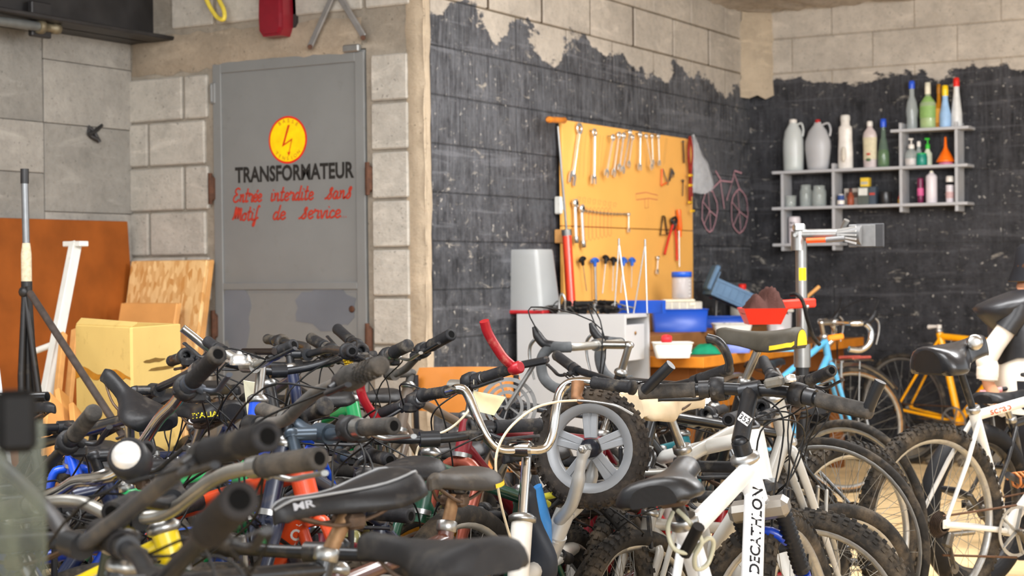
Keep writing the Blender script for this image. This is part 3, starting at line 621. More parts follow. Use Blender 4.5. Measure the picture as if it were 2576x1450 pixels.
# tool board
m_board = pm('orange_beech_board', (240, 178, 92), .5, 0, .06, 3, .03)
BX = XT + .055
bya, byb = onX(1416, 400, BX).y, onX(1742, 400, BX).y
bzl, bzr = onX(1416, 313, BX).z, onX(1742, 341, BX).z; bz = (bzl + bzr) / 2; bz0 = .80
tb = thing('tool_board', 'orange wooden tool board mounted on the black wall', 'tool board', (XT, (bya + byb) / 2, bz0))
zm = onX(1580, 575, BX).z
for za, zb_ in ((bz0, zm - .002), (zm + .002, bz)): MB().box(V((BX - .012, (bya + byb) / 2, (za + zb_) / 2)) - V(tb.location), (.02, byb - bya, zb_ - za), None, .002).build('board_panel', m_board, tb)
for y in (bya + .08, byb - .3): MB().box(V((XT + .027, y, (bz + bz0) / 2)) - V(tb.location), (.03, .05, bz - bz0 - .05), None, .002).build('batten', m_pine, tb)
m_pen = pm('faded_red_pencil', (206, 112, 84), .8); m_pen2 = pm('grey_pencil', (150, 112, 76), .8)
def on_b(px, py, off=0.): return onX(px, py, BX + off)
def line_on_board(name, strokes, mat, w=.0022):
    b = MB()
    for st_ in strokes:
        b.tube([on_b(x, y, 0.) - V(tb.location) for x, y in st_], w, 5)
    b.v = [(BX - XT - .0018 + (v[0] - (BX - XT)) * .12, v[1], v[2]) for v in b.v]; return b.build(name, mat, tb)
Z7 = lambda x, y: (1350 + x / 2.789, 280 + y / 2.789)
for i in range(7):
    x = 345 + i * 27; line_on_board('drawn_outline', [[Z7(x, 690), Z7(x - 4, 800), Z7(x - 2, 900 - i * 6), Z7(x + 10, 915 - i * 6), Z7(x + 20, 895 - i * 6), Z7(x + 16, 800), Z7(x + 20, 690), Z7(x + 10, 675), Z7(x, 690)]], m_pen, .0016)
line_on_board('drawn_outline', [[Z7(697, 580), Z7(770, 570), Z7(852, 590), Z7(850, 622), Z7(790, 612), Z7(700, 622), Z7(697, 580)], [Z7(760, 620), Z7(762, 680), Z7(785, 678), Z7(785, 615)]], m_pen, .0026)
for i in range(8):
    x = 290 + i * 36; line_on_board('drawn_mark', [[Z7(x, 600 + i * 6), Z7(x + 2, 640 + i * 5)], [Z7(x + 8, 600 + i * 6), Z7(x + 20, 604 + i * 6), Z7(x + 12, 640 + i * 5)]], m_pen, .0017)
for i in range(9):
    x = 320 + [0, 30, 60, 95, 130, 150, 470, 590, 600][i]; line_on_board('drawn_outline', [[Z7(x, 150 + i * 5), Z7(x - 14, 300), Z7(x - 20, 480 - i * 14)]], m_pen2, .0012)
# tools on pegs
m_chr = pm('bright_chrome', (226, 226, 224), .25, .8, .06, 40); m_gal = pm('satin_steel', (172, 172, 170), .35, .95, .1, 40)
def peg(o, p):
    MB().tube([p - V((.03, 0, 0)), p + V((.012, 0, .0))], .003, 6).build('peg', m_gal, o)
def spanner(label, a, b, wd, cat='wrench', off=.016, grp=None, mat=None, mark=None):
    """combination spanner on the board: ring at pixel a, jaw at pixel b, shank width wd (m)"""
    A, B = on_b(*a, off), on_b(*b, off); o = thing('combination_wrench', label, cat, A, group=grp); d = (B - A); L = d.length; u = d.normalized(); s_ = V((1, 0, 0)).cross(u); mat = mat or m_chr; wd *= 1.2
    q = MB(); R = wd * .95
    q.lathe([(R * .58, -.004), (R, -.005), (R * 1.05, 0), (R, .005), (R * .58, .004)], (0, 0, 0), (1, 0, 0), 18, ring=True); q.build('ring_end', mat, o)
    q = MB(); q.bar(u * R * .9, u * (L - R * 1.6), wd * .62, .005, V((1, 0, 0)).cross(u) if False else s_, .0018); q.build('shank', mat, o)
    J = wd * 1.15; c = u * (L - J * .9); poly = []
    for ang in range(40, 321, 20): poly.append((math.cos(rad(ang)) * J, math.sin(rad(ang)) * J))
    poly = [(J * 1.05, J * .95)] + [(math.cos(rad(a_)) * J, math.sin(rad(a_)) * J) for a_ in range(70, 291, 20)] + [(J * 1.05, -J * .95), (J * 1.05, -J * .5), (J * .1, -J * .42), (-J * .12, 0), (J * .1, J * .42), (J * 1.05, J * .5)]
    b_ = MB(); n = len(poly); half = n // 2
    b_.prism(poly, c - V((.004, 0, 0)), u, s_, .008); b_.build('jaw_end', mat, o)
    peg(o, V((.0, 0, R * .5))); return o
W = [((300, 122), (245, 505), .026), ((405, 150), (400, 505), .019), ((535, 185), (487, 455), .016), ((577, 168), (537, 452), .016), ((610, 172), (577, 415), .015), ((655, 150), (602, 428), .014), ((672, 183), (643, 388), .013), ((725, 165), (722, 410), .015), ((768, 175), (810, 405), .012), ((808, 175), (815, 375), .011), ((853, 175), (860, 378), .011)]
ords = ['big matte steel combination wrench, first from the left on the orange board', 'long bright wrench hanging alone, second from the left on the board', 'leftmost wrench of the tight cluster in the middle of the top row', 'second wrench of the tight cluster in the top row', 'third wrench of the tight cluster in the top row', 'slanting wrench crossing its neighbour at the right of the tight cluster', 'shortest wrench at the right end of the tight cluster', 'first wrench right of the tight cluster in the top row', 'slim wrench hanging crooked across its neighbour near the right of the top row', 'slim straight wrench partly behind the crooked one in the top row', 'rightmost small wrench of the top row']
for i, (a, b, wd) in enumerate(W): spanner(ords[i], Z7(*a), Z7(*b), wd, grp='wrenches in the top row', off=.014 + (i % 3) * .012, mat=m_chr)
spanner('short ring wrench hanging at the end of the chain in the middle row', Z7(645, 725), Z7(645, 848), .008, grp='small wrenches lower on the board')
spanner('tiny wrench hanging low on the board right of the hex keys', Z7(850, 1030), Z7(845, 1140), .010, grp='small wrenches lower on the board')
def socket(label, a, b):
    A, B = on_b(*a, .022), on_b(*b, .022); o = thing('socket_wrench', label, 'wrench', A, group='long socket wrenches'); d = B - A; u = d.normalized()
    MB().lathe([(.012, -.008), (.022, -.006), (.022, .012), (.014, .014)], (0, 0, 0), (1, 0, 0), 16).build('ratchet_head', m_chr, o)
    MB().tube([u * .015, u * (d.length - .03)], .0095, 12).build('handle', m_chr, o); MB().lathe([(.012, 0), (.0145, .005), (.0145, .034), (.012, .036)], u * (d.length - .035), u, 14).build('socket', m_gal, o)
    MB().lathe([(.001, .0), (.009, .0), (.009, .002)], V((.0145, 0, 0)), (1, 0, 0), 12).build('drive_plug', m_black, o); peg(o, V((-.012, 0, .0))); return o
socket('left one of the two long chrome socket wrenches in the middle row', Z7(268, 645), Z7(276, 925)); socket('right one of the two long chrome socket wrenches, starting the chain', Z7(313, 683), Z7(327, 955))
A, B = on_b(*Z7(330, 697), .012), on_b(*Z7(642, 722), .012); o = thing('hanging_chain', 'thin chain strung level across the middle of the board', 'chain', A); n = 26
for i in range(n):
    p = (B - A) * ((i + .5) / n) + V((0, 0, -.006 * math.sin(math.pi * (i + .5) / n))); u = (B - A).normalized(); l = (B - A).length / n * .62
    ex, ey = (u, V((0, 0, 1))) if i % 2 else (u, V((1, 0, 0)))
    MB().tube([p + ex * (math.cos(a) * l) + ey * (math.sin(a) * l * .5) for a in [k * math.tau / 8 for k in range(8)]], .0018, 5, closed=True).build('link', m_gal, o)
def hexkey(label, hx, top, bot, rs, mat, grp='T-handle hex keys'):
    A, B = on_b(*Z7(hx, top), .03), on_b(*bot, .03) if False else on_b(*Z7(*bot), .03); o = thing('hex_key', label, 'hex key', A, group=grp); d = B - A; u = d.normalized(); s_ = V((1, 0, 0)).cross(u).normalized()
    w_ = .034 if rs > .004 else .026
    MB().tube(spline([s_ * -w_ + u * .004, s_ * -w_ * .5 - u * .004, V((0, 0, 0)) - u * .006, s_ * w_ * .5 - u * .004, s_ * w_ + u * .004]), [.009, .010, .010, .011, .012] if False else .0105, 10).tube([V((0, 0, 0)), u * .032], [.012, .008], 10).build('handle', mat, o)
    MB().tube([u * .02, u * d.length], rs, 6).build('shaft', m_gal, o); peg(o, V((-.004, 0, -.012)))
m_bluep, m_blackp = pm('blue_grip_plastic', (48, 98, 190), .45), pm('black_grip_plastic', (30, 29, 30), .5)
hexkey('black T-handle hex key, first from the left in the lower row', 320, 1040, (350, 1262), .0022, m_blackp); hexkey('thick-shafted blue T-handle hex key, second in the lower row', 408, 1048, (416, 1345), .0072, m_bluep)
hexkey('large black T-handle hex key, third in the lower row', 487, 1030, (462, 1280), .003, m_blackp); hexkey('black T-handle hex key, fourth in the lower row', 540, 1042, (532, 1262), .0026, m_blackp)
hexkey('blue T-handle hex key, fifth in the lower row', 612, 1045, (590, 1276), .0028, m_bluep); hexkey('smallest blue T-handle hex key, last in the lower row', 670, 1045, (664, 1242), .002, m_bluep)
# black comb holder, cable cutters, screwdriver, file, small key, ring of keys, tyre-lever set
A = on_b(*Z7(890, 740), .012); o = thing('comb_holder', 'black triangular spoke holder with a toothed edge left of the red pliers', 'holder', A); q = MB(); P_ = [on_b(*Z7(x, y), .012) - A for x, y in ((885, 735), (897, 735), (915, 868), (868, 868))]
q.tube([P_[0], P_[3], P_[2], P_[1]], .0045, 6, closed=True); q.build('frame', m_blackp, o); q = MB()
for i in range(8): f = (i + 1) / 9; a = P_[1].lerp(P_[2], f); q.tube([a, a + V((0, .02 + .008 * f, 0))], .0025, 5)
q.build('teeth', m_blackp, o, 'stuff')
A = on_b(*Z7(966, 800), .02); o = thing('cable_cutters', 'black cable cutters with red handles hanging on the board', 'pliers', A)
def bl(*pts): return [on_b(*Z7(x, y), .02) - A for x, y in pts]
MB().tube(spline(bl((955, 800), (930, 880), (898, 1005))), .0075, 8).build('red_handle', pm('red_grip', (196, 50, 36), .5), o); MB().tube(spline(bl((968, 810), (980, 900), (985, 1048))), .0075, 8).build('red_handle', pm('red_grip', (0, 0, 0)), o)
q = MB(); q.tube(bl((962, 830), (966, 770)), .016, 10, flat=.5); q.tube(spline(bl((955, 790), (945, 765), (962, 748))), .008, 8); q.tube(spline(bl((975, 790), (982, 765), (972, 742))), .008, 8); q.build('jaws', m_black, o); MB().lathe([(.008, -.014), (.008, .014)], bl((966, 795))[0], (1, 0, 0), 12).build('rivet', m_gal, o); peg(o, bl((966, 780))[0] - V((.01, 0, 0)))
A = on_b(*Z7(997, 690), .024); o = thing('screwdriver', 'screwdriver with orange handle hanging at the right of the board', 'screwdriver', A)
MB().lathe([(.012, 0), (.015, .01), (.0135, .04), (.016, .10), (.014, .12), (.009, .135), (.011, .145), (.008, .16)], (0, 0, 0), bl((0, 0))[0] * 0 + on_b(*Z7(1005, 840), .024) - A, 12).build('handle', pm('orange_acetate', (240, 100, 22), .3), o)
u = (on_b(*Z7(1002, 1092), .024) - A); MB().tube([u * .37, u], .0035, 8).build('blade', m_chr, o); peg(o, V((-.01, 0, -.06)))
A = on_b(*Z7(1028, 205), .012); o = thing('flat_file', 'small black file hanging at the top right of the board', 'file', A); q = on_b(*Z7(1034, 365), .012) - A; MB().bar(V((0, 0, 0)), q, .013, .004, V((1, 0, 0)), .001).build('blade', m_black, o); peg(o, V((-.002, 0, -.008)))
A = on_b(*Z7(1027, 490), .012); o = thing('small_key', 'short dark ring-ended key hanging below the file', 'key', A); q = on_b(*Z7(1025, 595), .012) - A; MB().tube([V((0, 0, 0)), q], .003, 6).build('stem', m_black, o); MB().tube([V((0, math.cos(a) * .008, math.sin(a) * .008)) for a in [k * math.tau / 10 for k in range(10)]], .0028, 6, closed=True).build('eye', m_black, o); peg(o, V((-.002, 0, 0.004)))
A = on_b(*Z7(885, 410), .012); o = thing('orange_key_set', 'orange and steel folded hex key set hanging under the top row', 'key set', A); P2_ = bl; A0 = A
for a, b, m_ in (((880, 405), (876, 520), pm('orange_acetate', (0, 0, 0))), ((885, 405), (922, 515), m_gal), ((878, 522), (915, 500), pm('orange_acetate', (0, 0, 0)))): MB().tube([on_b(*Z7(*a), .012) - A0, on_b(*Z7(*b), .012) - A0], .0042, 6).build('key', m_, o)
A0 = on_b(*Z7(945, 410), .012); o = thing('key_bunch', 'dark bunch of small keys on a ring right of the orange key set', 'keys', A0)
MB().tube([V((0, math.cos(a) * .01, math.sin(a) * .01)) for a in [k * math.tau / 10 for k in range(10)]], .002, 6, closed=True).build('ring', m_black, o)
for i, (x, y) in enumerate(((925, 500), (935, 490), (950, 470), (962, 462), (968, 445))): MB().bar(V((.002 * i, 0, 0)), on_b(*Z7(x, y), .012 + .003 * i) - A0, .009, .002, V((1, 0, 0))).build('key', m_black if i % 2 else m_gal, o)
# red cord, plastic bag beside the board
o = thing('red_tube_strap', 'dark red inner tube strap hanging down the right edge of the board', 'strap', on_b(*Z7(1076, 180), .03)); A0 = V(o.location)
MB().tube(spline([on_b(*Z7(x, y), .02 + .01 * (i % 2)) - A0 for i, (x, y) in enumerate(((1076, 180), (1066, 300), (1078, 450), (1074, 560), (1076, 650)))]), .0095, 8).build('strap', pm('dark_red_rubber', (140, 44, 34), .5, 0, .2, 30), o)
MB().tube(spline([on_b(*Z7(x, y), .035) - A0 for x, y in ((1082, 190), (1094, 300), (1084, 440), (1090, 600))]), .006, 8).build('strap', pm('dark_red_rubber', (0, 0, 0)), o)
for x, y in ((1080, 450), (1080, 520), (1077, 640), (1093, 700)): MB().tube([on_b(*Z7(x - 8, y), .038) - A0, on_b(*Z7(x + 9, y), .038) - A0], .008, 8).build('yellow_band', pm('yellow_band_plastic', (226, 180, 40), .4), o)
m_film = pm('clear_film', (232, 234, 238), .08, 0, .12, 30, 1.0, alpha=.4)
o = thing('plastic_bag', 'crumpled clear plastic bag hanging on the wall right of the tool board', 'bag', onX(1745, 345, XT + .05)); A0 = V(o.location); rings = []; rr = random.Random(8)
for i, (xa, xb, y) in enumerate(((1743, 1747, 342), (1743, 1762, 380), (1743, 1776, 410), (1743, 1790, 440), (1742, 1796, 465), (1741, 1790, 480), (1743, 1780, 486))):
    a, b = onX(xa, y, XT + .05) - A0, onX(xb, y, XT + .05) - A0; ring = []
    for k in range(20):
        an = k * math.tau / 20; c = (a + b) / 2 + (b - a) / 2 * math.cos(an) * rr.uniform(.85, 1.05) + V((math.sin(an) * .035 * min(1, .3 + i * .25) * rr.uniform(.2, 1.3), rr.uniform(-.012, .012), rr.uniform(-.008, .008))); ring.append(c)
    rings.append(ring)
MB().loft(rings).build('film', m_film, o); MB().tube([V((-.045, 0, .0)), V((.01, 0, 0))], .004, 6).build('nail', m_gal, o)
# switch and wooden block on the wall left of the board
p = onX(1408, 517, XT + .03); o = thing('wall_switch', 'white switch plate on the black wall by the left edge of the board', 'switch', p); MB().box((0, 0, 0), (.04, .05, .09), None, .006).build('housing', m_white, o); MB().box((.022, 0, .0), (.008, .03, .05), None, .003).build('rocker', m_white, o)
p = onX(1413, 595, XT + .03); o = thing('wood_block', 'small pale wooden block on the wall under the white switch', 'block', p); MB().box((0, 0, 0), (.05, .07, .07), None, .004).build('block', m_pine, o); MB().lathe([(.004, 0), (.006, .001), (.002, .003)], V((.0252, 0, 0)), (1, 0, 0), 10).build('screw', m_rust, o)
# chalk bicycle drawing on the black wall
m_chalk = pm('pink_chalk', (196, 150, 160), .9, 0, .3, 120); XW = XT + .012
q = MB()
def chalk(pts, r=.006): q.tube([onX(x, y, XW) for x, y in pts], r, 5)
for cx, cy, rx, ry in ((1785, 530, 19, 52), (1860, 532, 21, 54)):
    rr = random.Random(cx); chalk([(cx + math.cos(a) * rx * rr.uniform(.92, 1.08), cy + math.sin(a) * ry * rr.uniform(.95, 1.05)) for a in [k * math.tau / 16 for k in range(17)]])
    for a in (.3, 1.4, 2.4, 3.6, 4.5): chalk([(cx, cy), (cx + math.cos(a) * rx, cy + math.sin(a) * ry)], .004)
chalk([(1788, 480), (1812, 455), (1842, 458), (1828, 505)]); chalk([(1812, 455), (1822, 525)]); chalk([(1848, 440), (1862, 480)]); chalk([(1800, 430), (1815, 456)]); chalk([(1842, 458), (1848, 430), (1866, 436)])
q.v = [(XW + .0006 + (v[0] - XW) * .1, v[1], v[2]) for v in q.v]; tag(q.build('chalk_drawing', m_chalk), 'pink chalk drawing of a bicycle on the black wall right of the board', 'drawing')
# floor pump in the corner behind the cabinet
b = onX(1437, 768, XT + .16); b.z = CZ; o = thing('floor_pump', 'tall red bicycle pump with wooden handle standing on the white cabinet', 'pump', (b.x, b.y, CZ))
def pz(px, py, x): return onX(px, py, x) - V(o.location)
t1, t2 = pz(1426, 592, XT + .10), pz(1403, 318, XT + .10); bot = V((0, 0, .02))
MB().tube([bot, t1], .024, 16).build('barrel', pm('red_lacquer', (206, 56, 26), .35, 0, .08, 15, coat=.3), o); MB().tube([t1, t1 + (t2 - t1).normalized() * .03], .026, 16).build('collar', m_gal, o)
MB().tube([t1, t2], .0065, 10).build('rod', m_gal, o); h1, h2 = pz(1378, 301, XT + .13), pz(1420, 303, XT + .08); MB().lathe([(.010, 0), (.017, .012), (.0145, .05), (.0155, (h2 - h1).length / 2), (.0145, (h2 - h1).length - .05), (.017, (h2 - h1).length - .012), (.010, (h2 - h1).length)], h1, h2 - h1, 14).build('wooden_handle', pm('varnished_wood', (206, 124, 40), .4, 0, .2, 20), o)
MB().box((0, 0, .01), (.16, .06, .02), M.Rotation(.5, 3, 'Z'), .005).build('foot', m_black, o)
# upturned plastic tub on the cabinet
m_milk = pm('milky_plastic', (156, 158, 158), .3, 0, .04, 8)
c = V((onY(1342, 785, CY0 + .14).x, CY0 + .135, CZ)); o = thing('plastic_tub', 'milky plastic bin upturned on a red lid at the left of the cabinet top', 'tub', c)
wt = onY(1400, 780, CY0 + .14).x - onY(1302, 780, CY0 + .14).x; ht = onY(1342, 628, CY0 + .14).z - CZ; lean = onY(1338, 630, CY0 + .14).x - onY(1350, 783, CY0 + .14).x
MB().box((0, 0, .009), (wt + .014, .22, .018), None, .005).build('red_lid', pm('dark_red_plastic', (176, 40, 44), .4), o); rg = []
for z, k_ in ((.018, 1), (.03, .99), (ht - .03, .9), (ht - .008, .89), (ht, .86)):
    hw, hd = wt / 2 * k_, .10 * k_; x0 = lean * (z / ht); cr = .02; ring = []
    for sx, sy in ((1, 1), (-1, 1), (-1, -1), (1, -1)):
        for a in (0, 45, 90):
            an = rad(a + {(1, 1): 0, (-1, 1): 90, (-1, -1): 180, (1, -1): 270}[(sx, sy)]); ring.append(V((x0 + sx * (hw - cr) + math.cos(an) * cr, sy * (hd - cr) + math.sin(an) * cr, z)))
    rg.append(ring)
MB().loft(rg).build('body', m_milk, o)
# clutter of old brake parts on the cabinet
rk = random.Random(21); m_rub_ = pm('black_rubber', (28, 27, 27), .6, 0, .2, 30, 0, dirt=.25); m_dk = pm('greasy_alloy', (120, 118, 114), .4, .8, .2, 40, 0, dirt=.3, dirtcol=(60, 52, 46))
wheres = ['left end', 'left part', 'middle', 'right part', 'right end']
def cabx(px): return onY(px, 780, CY0 + .14).x
for i in range(9):
    x = cabx(1395 + i * 19); y = CY0 + rk.uniform(.05, .22); a = rk.uniform(0, 6.3)
    o = thing('brake_lever', 'old bent brake lever lying in the heap of parts on the cabinet', 'brake lever', (x, y, CZ), a, 'brake levers on the cabinet'); h = rk.uniform(.016, .05)
    MB().tube(spline([V((-.03, 0, .012)), V((0, .01, h)), V((.05, .02, h * .8)), V((.10, .01, h * .4 + .006))]), [.006, .008, .007, .007, .007, .007, .007, .006, .006, .006, .006, .006, .006, .006, .006, .008], 7, flat=.7).build('blade', m_dk, o); MB().tube([V((-.035, -.014, .012)), V((-.035, .016, .014))], .012, 10).build('clamp', m_rub_, o)
for i in range(8):
    x = cabx(1400 + i * 21); y = CY0 + rk.uniform(.04, .2); a = rk.uniform(-.8, .8)
    o = thing('rubber_grip', 'short black rubber grip lying in the heap of parts on the cabinet', 'grip', (x, y, CZ), a, 'loose grips on the cabinet'); L = rk.uniform(.06, .10)
    MB().lathe([(.009, 0), (.017, 0), (.017, L * .1), (.0145, L * .12), (.0145, L * .9), (.013, L), (.009, L), (.009, L - .02)], (-L / 2, 0, .018 + rk.choice([0, .0, .03])), (1, 0, 0), 12, ring=True).build('sleeve', m_rub_, o)
for i in range(10):
    x = cabx(1385 + i * 18); y = CY0 + rk.uniform(.04, .2)
    o = thing('cable_scrap', 'curl of old black brake cable in the heap on the cabinet', 'cable', (x, y, CZ), 0, 'cable scraps on the cabinet'); p_ = [V((rk.uniform(-.06, .06), rk.uniform(-.03, .03), .006 + rk.uniform(0, .06))) for k in range(5)]; p_[0].z = p_[-1].z = .004
    MB().tube(spline(p_, 4), .0028, 6).build('cable', m_rub_ if i % 3 else m_dk, o)
o = thing('chrome_hook', 'bright loop of bent steel standing in front of the parts heap on the cabinet', 'hook', (cabx(1443), CY0 + .03, CZ)); MB().tube(spline([V((-.02, 0, .012)), V((-.018, 0, .07)), V((-.004, 0, .098)), V((.012, 0, .07)), V((.008, .01, .02)), V((.028, .012, .006))]), .006, 8).build('loop', m_gal, o); MB().bar(V((-.03, 0, .006)), V((.035, .012, .006)), .014, .008, V((0, 0, 1)), .002).build('foot', m_gal, o)
o = thing('pliers', 'dark open pliers poking out of the front of the parts heap', 'pliers', (cabx(1520), CY0 + .06, CZ)); 
for s_ in (-1, 1): MB().tube(spline([V((-.07, .02 * s_, .03)), V((0, .004 * s_, .034)), V((.05, .014 * s_, .036)), V((.10, .02 * s_, .03))]), .007, 8).build('handle', m_rub_, o)
MB().lathe([(.013, 0), (.013, .05)], (-.01, 0, .0), (0, 0, 1), 10).build('joint', m_dk, o)
o = thing('blue_tray', 'blue plastic tray standing on edge at the back of the cabinet top', 'tray', (cabx(1570) + .05, CY1 - .035, CZ))
W_, H_ = .24, .062; q = MB(); q.box((0, 0, H_ / 2), (W_, .006, H_), None, .002); q.box((-W_ / 2, -.01, H_ * .4), (.006, .025, H_ * .8)); q.box((W_ / 2, -.01, H_ / 2), (.006, .025, H_)); q.build('shell', pm('royal_blue_plastic', (22, 74, 176), .35, 0, .06, 8), o)
for i, (ax, ay, la, lb) in enumerate((((1557, 612), 0, (1545, 776), (1580, 776)), ((1623, 614), 0, (1594, 780), (1628, 770)))):
    A0 = onY(*ax, CY0 + .12 + .02 * i); o = thing('wire_stay', ['thin wire mudguard stay standing as a narrow V on the cabinet, left of two', 'thin wire mudguard stay standing as a narrow V on the cabinet, right of two'][i], 'wire', (A0.x, A0.y, CZ))
    for l_ in (la, lb): f = onY(*l_, CY0 + .12 + .02 * i) - V(o.location); f.z = .003; MB().tube([A0 - V(o.location), f], .0035, 6).build('leg', m_chr, o)
    MB().tube([A0 - V(o.location) - V((0, 0, .012)), A0 - V(o.location) + V((0, 0, .022))], .005, 8).build('eyelet', m_gal, o)

# ------------------------------------------------------------------ workbench
BZ = .775; WX0, WX1, WY0, WY1 = -4.05, -3.19, 7.34, 9.75
m_top = pm('worn_bench_oak', (120, 84, 52), .6, 0, .2, 10, .1); m_edge = pm('orange_oak_edge', (192, 118, 34), .45, 0, .2, 9)
wb = thing('workbench', 'long wooden workbench with orange oak edging along the black wall', 'workbench', ((WX0 + WX1) / 2, (WY0 + WY1) / 2, 0))
def wb_(c, s, n, m, bev=.003): return MB().box(V(c) - V(wb.location), s, None, bev).build(n, m, wb)
wb_(((WX0 + WX1) / 2, (WY0 + WY1) / 2, BZ - .014), (WX1 - WX0 - .03, WY1 - WY0 - .03, .026), 'worktop', m_top); wb_((WX1 - .008, (WY0 + WY1) / 2, BZ - .0265), (.018, WY1 - WY0, .052), 'edging', m_edge); wb_(((WX0 + WX1) / 2, WY0 + .008, BZ - .0265), (WX1 - WX0 - .018, .018, .052), 'edging', m_edge)
m_ap = pm('brown_apron', (122, 74, 34), .6, 0, .2, 8)
wb_((WX1 - .10, (WY0 + WY1) / 2, BZ - .11), (.02, WY1 - WY0 - .3, .12), 'apron', m_ap); wb_(((WX0 + WX1) / 2, WY0 + .12, BZ - .11), (WX1 - WX0 - .25, .02, .12), 'apron', m_ap)
for x in (WX0 + .1, WX1 - .12):
    for y in (WY0 + .15, WY1 - .15): wb_((x, y, (BZ - .06) / 2), (.07, .07, BZ - .06), 'leg', m_ap)
wb_((WX1 - .13, WY0 + .75, BZ - .22), (.02, .5, .12), 'drawer_front', m_edge)
RZ = .85
wb_(((-4.04 - 3.70) / 2, 8.62, (BZ + RZ) / 2), (.34, 2.2, RZ - BZ), 'riser', pm('brown_riser', (132, 90, 52), .6, 0, .2, 8))
def onb(px, py): return onZ(px, py, BZ)
def onr(px, x=-3.87): p = onX(px, 800, x); return V((p.x, p.y, RZ))
def tub(name, label, cat, px, py, wpx, hpx, dep, mat, taper=.85, th=.004, ang=0., z=None, rim=True, grp=None, tilt=None, back=0.):
    """open tray: front bottom centre at a pixel on the bench, width and height given in pixels there"""
    zz = BZ if z is None else z; p = onZ(px, py, zz)
    if z == RZ: p = onr(px, -3.87 + dep / 2)
    t = (p - CAM).dot(CF); k = t / FPX; wd, h = wpx * k, hpx * k; fw = V((-.5, .866, 0)); p = p + fw * (dep / 2 + back)
    o = thing(name, label, cat, (p.x, p.y, zz), rad(30) + ang, grp); a = (wd / 2, dep / 2); rs = []
    for zc, s_ in ((0, taper), (h, 1.), ):
        rs.append([V((sx * (a[0] * s_ - cx), sy * (a[1] * s_ - cy), zc)) for sx, sy, cx, cy in ((-1, -1, .01, 0), (1, -1, .01, 0), (1, -1, 0, .01), (1, 1, 0, .01), (1, 1, .01, 0), (-1, 1, .01, 0), (-1, 1, 0, .01), (-1, -1, 0, .01))])
    def shrink(r, d_, z): return [V((v.x * (1 - d_ / a[0]), v.y * (1 - d_ / a[1]), z)) for v in r]
    q = MB(); q.loft([rs[0], rs[1], shrink(rs[1], th, h), shrink(rs[0], th, th)], cap=False); q.add(rs[0], [tuple(range(8))[::-1]]); q.add(shrink(rs[0], th, th), [tuple(range(8))])
    if tilt: q.xf(tilt)
    q.build('shell', mat, o)
    if rim:
        q = MB(); r_ = [V((v.x * 1.012, v.y * 1.012, h)) for v in rs[1]]; q.tube(r_, .0035, 6, closed=True)
        if tilt: q.xf(tilt)
        q.build('rim', mat, o)
    return o, wd, h
m_blue = pm('royal_blue_plastic', (0, 0, 0)); m_wp = pm('white_plastic', (214, 210, 200), .4, 0, .05, 10, 0, dirt=.06); m_fb = pm('frosted_blue', (150, 168, 214), .3, 0, .05, 8, alpha=.8)
o, w1, h1 = tub('storage_bin', 'large royal blue plastic bin under the clear parts case on the bench', 'bin', 1712, 836, 140, 56, .16, m_blue, .94, z=RZ, back=.0); bin_top = V(o.location) + V((0, 0, h1)); bin_w = w1
o, _, _ = tub('blue_box', 'flat royal blue box under the frosted lid at the left end of the bench', 'box', 1665, 864, 80, 24, .14, m_blue, .96, back=.0); lz = BZ + .048
p = onb(1680, 866); o = thing('frosted_lid', 'frosted pale blue flat case lid lying on the blue box', 'lid', (p.x - .02, p.y + .10, BZ + .052), rad(30)); MB().box((0, 0, .012), (.2, .16, .024), M.Rotation(.12, 3, 'Y'), .005).build('lid', m_fb, o); MB().box((0, 0, .002), (.206, .166, .006), M.Rotation(.12, 3, 'Y'), .002).build('rim', pm('blue_edge', (70, 110, 210), .35), o)
# parts case on the blue bin
p = bin_top; o = thing('parts_case', 'clear compartment case with pale lid on the large blue bin', 'case', (p.x, p.y - .01, p.z), rad(30)); wd = bin_w * .82
MB().box((0, 0, .022), (wd, .15, .044), None, .005).build('base', pm('clear_grey_plastic', (176, 172, 160), .25, 0, .15, 30), o); MB().box((0, 0, .050), (wd * .7, .12, .012), None, .004).build('lid', pm('ivory_plastic', (224, 218, 196), .4), o)
for i in range(5): MB().box((-wd / 2 + wd * (i + 1) / 6, -.0752, .022), (.004, .002, .036)).build('divider', pm('ivory_plastic', (0, 0, 0)), o)
MB().box((0.07, -.077, .03), (.03, .006, .016), None, .002).build('latch', pm('ivory_plastic', (0, 0, 0)), o)
# jar with blue lid on the case
m_clear = pm('clear_plastic', (214, 212, 214), .15, 0, .03, 10, alpha=.45)
o = thing('screw_jar', 'clear plastic jar with blue lid standing on the parts case', 'jar', (p.x + .02, p.y - .005, p.z + .056), rad(30)); hj = .125; r_ = .056
MB().lathe([(.001, .003), (r_ * .95, 0), (r_, .01), (r_, hj * .9), (r_ * .93, hj), (r_ * .9, hj), (r_ * .96, hj * .88), (r_ * .96, .012), (.001, .006)], n=24).build('body', m_clear, o); MB().lathe([(.001, hj - .002), (r_ * 1.02, hj - .002), (r_ * 1.02, hj + .024), (r_ * .97, hj + .028), (.001, hj + .028)], n=24).build('blue_lid', pm('royal_blue_lid', (30, 92, 206), .35), o)
for i in range(5): MB().ball((r_ * .72, -r_ * .72, .02 + i * .021), .0035, 8, 5).build('raised_dot', pm('white_dot', (236, 236, 236), .3), o)
MB().ball((-.01, 0, .02), .024, 10, 6, 1, 1, .6).build('contents', m_dk, o)
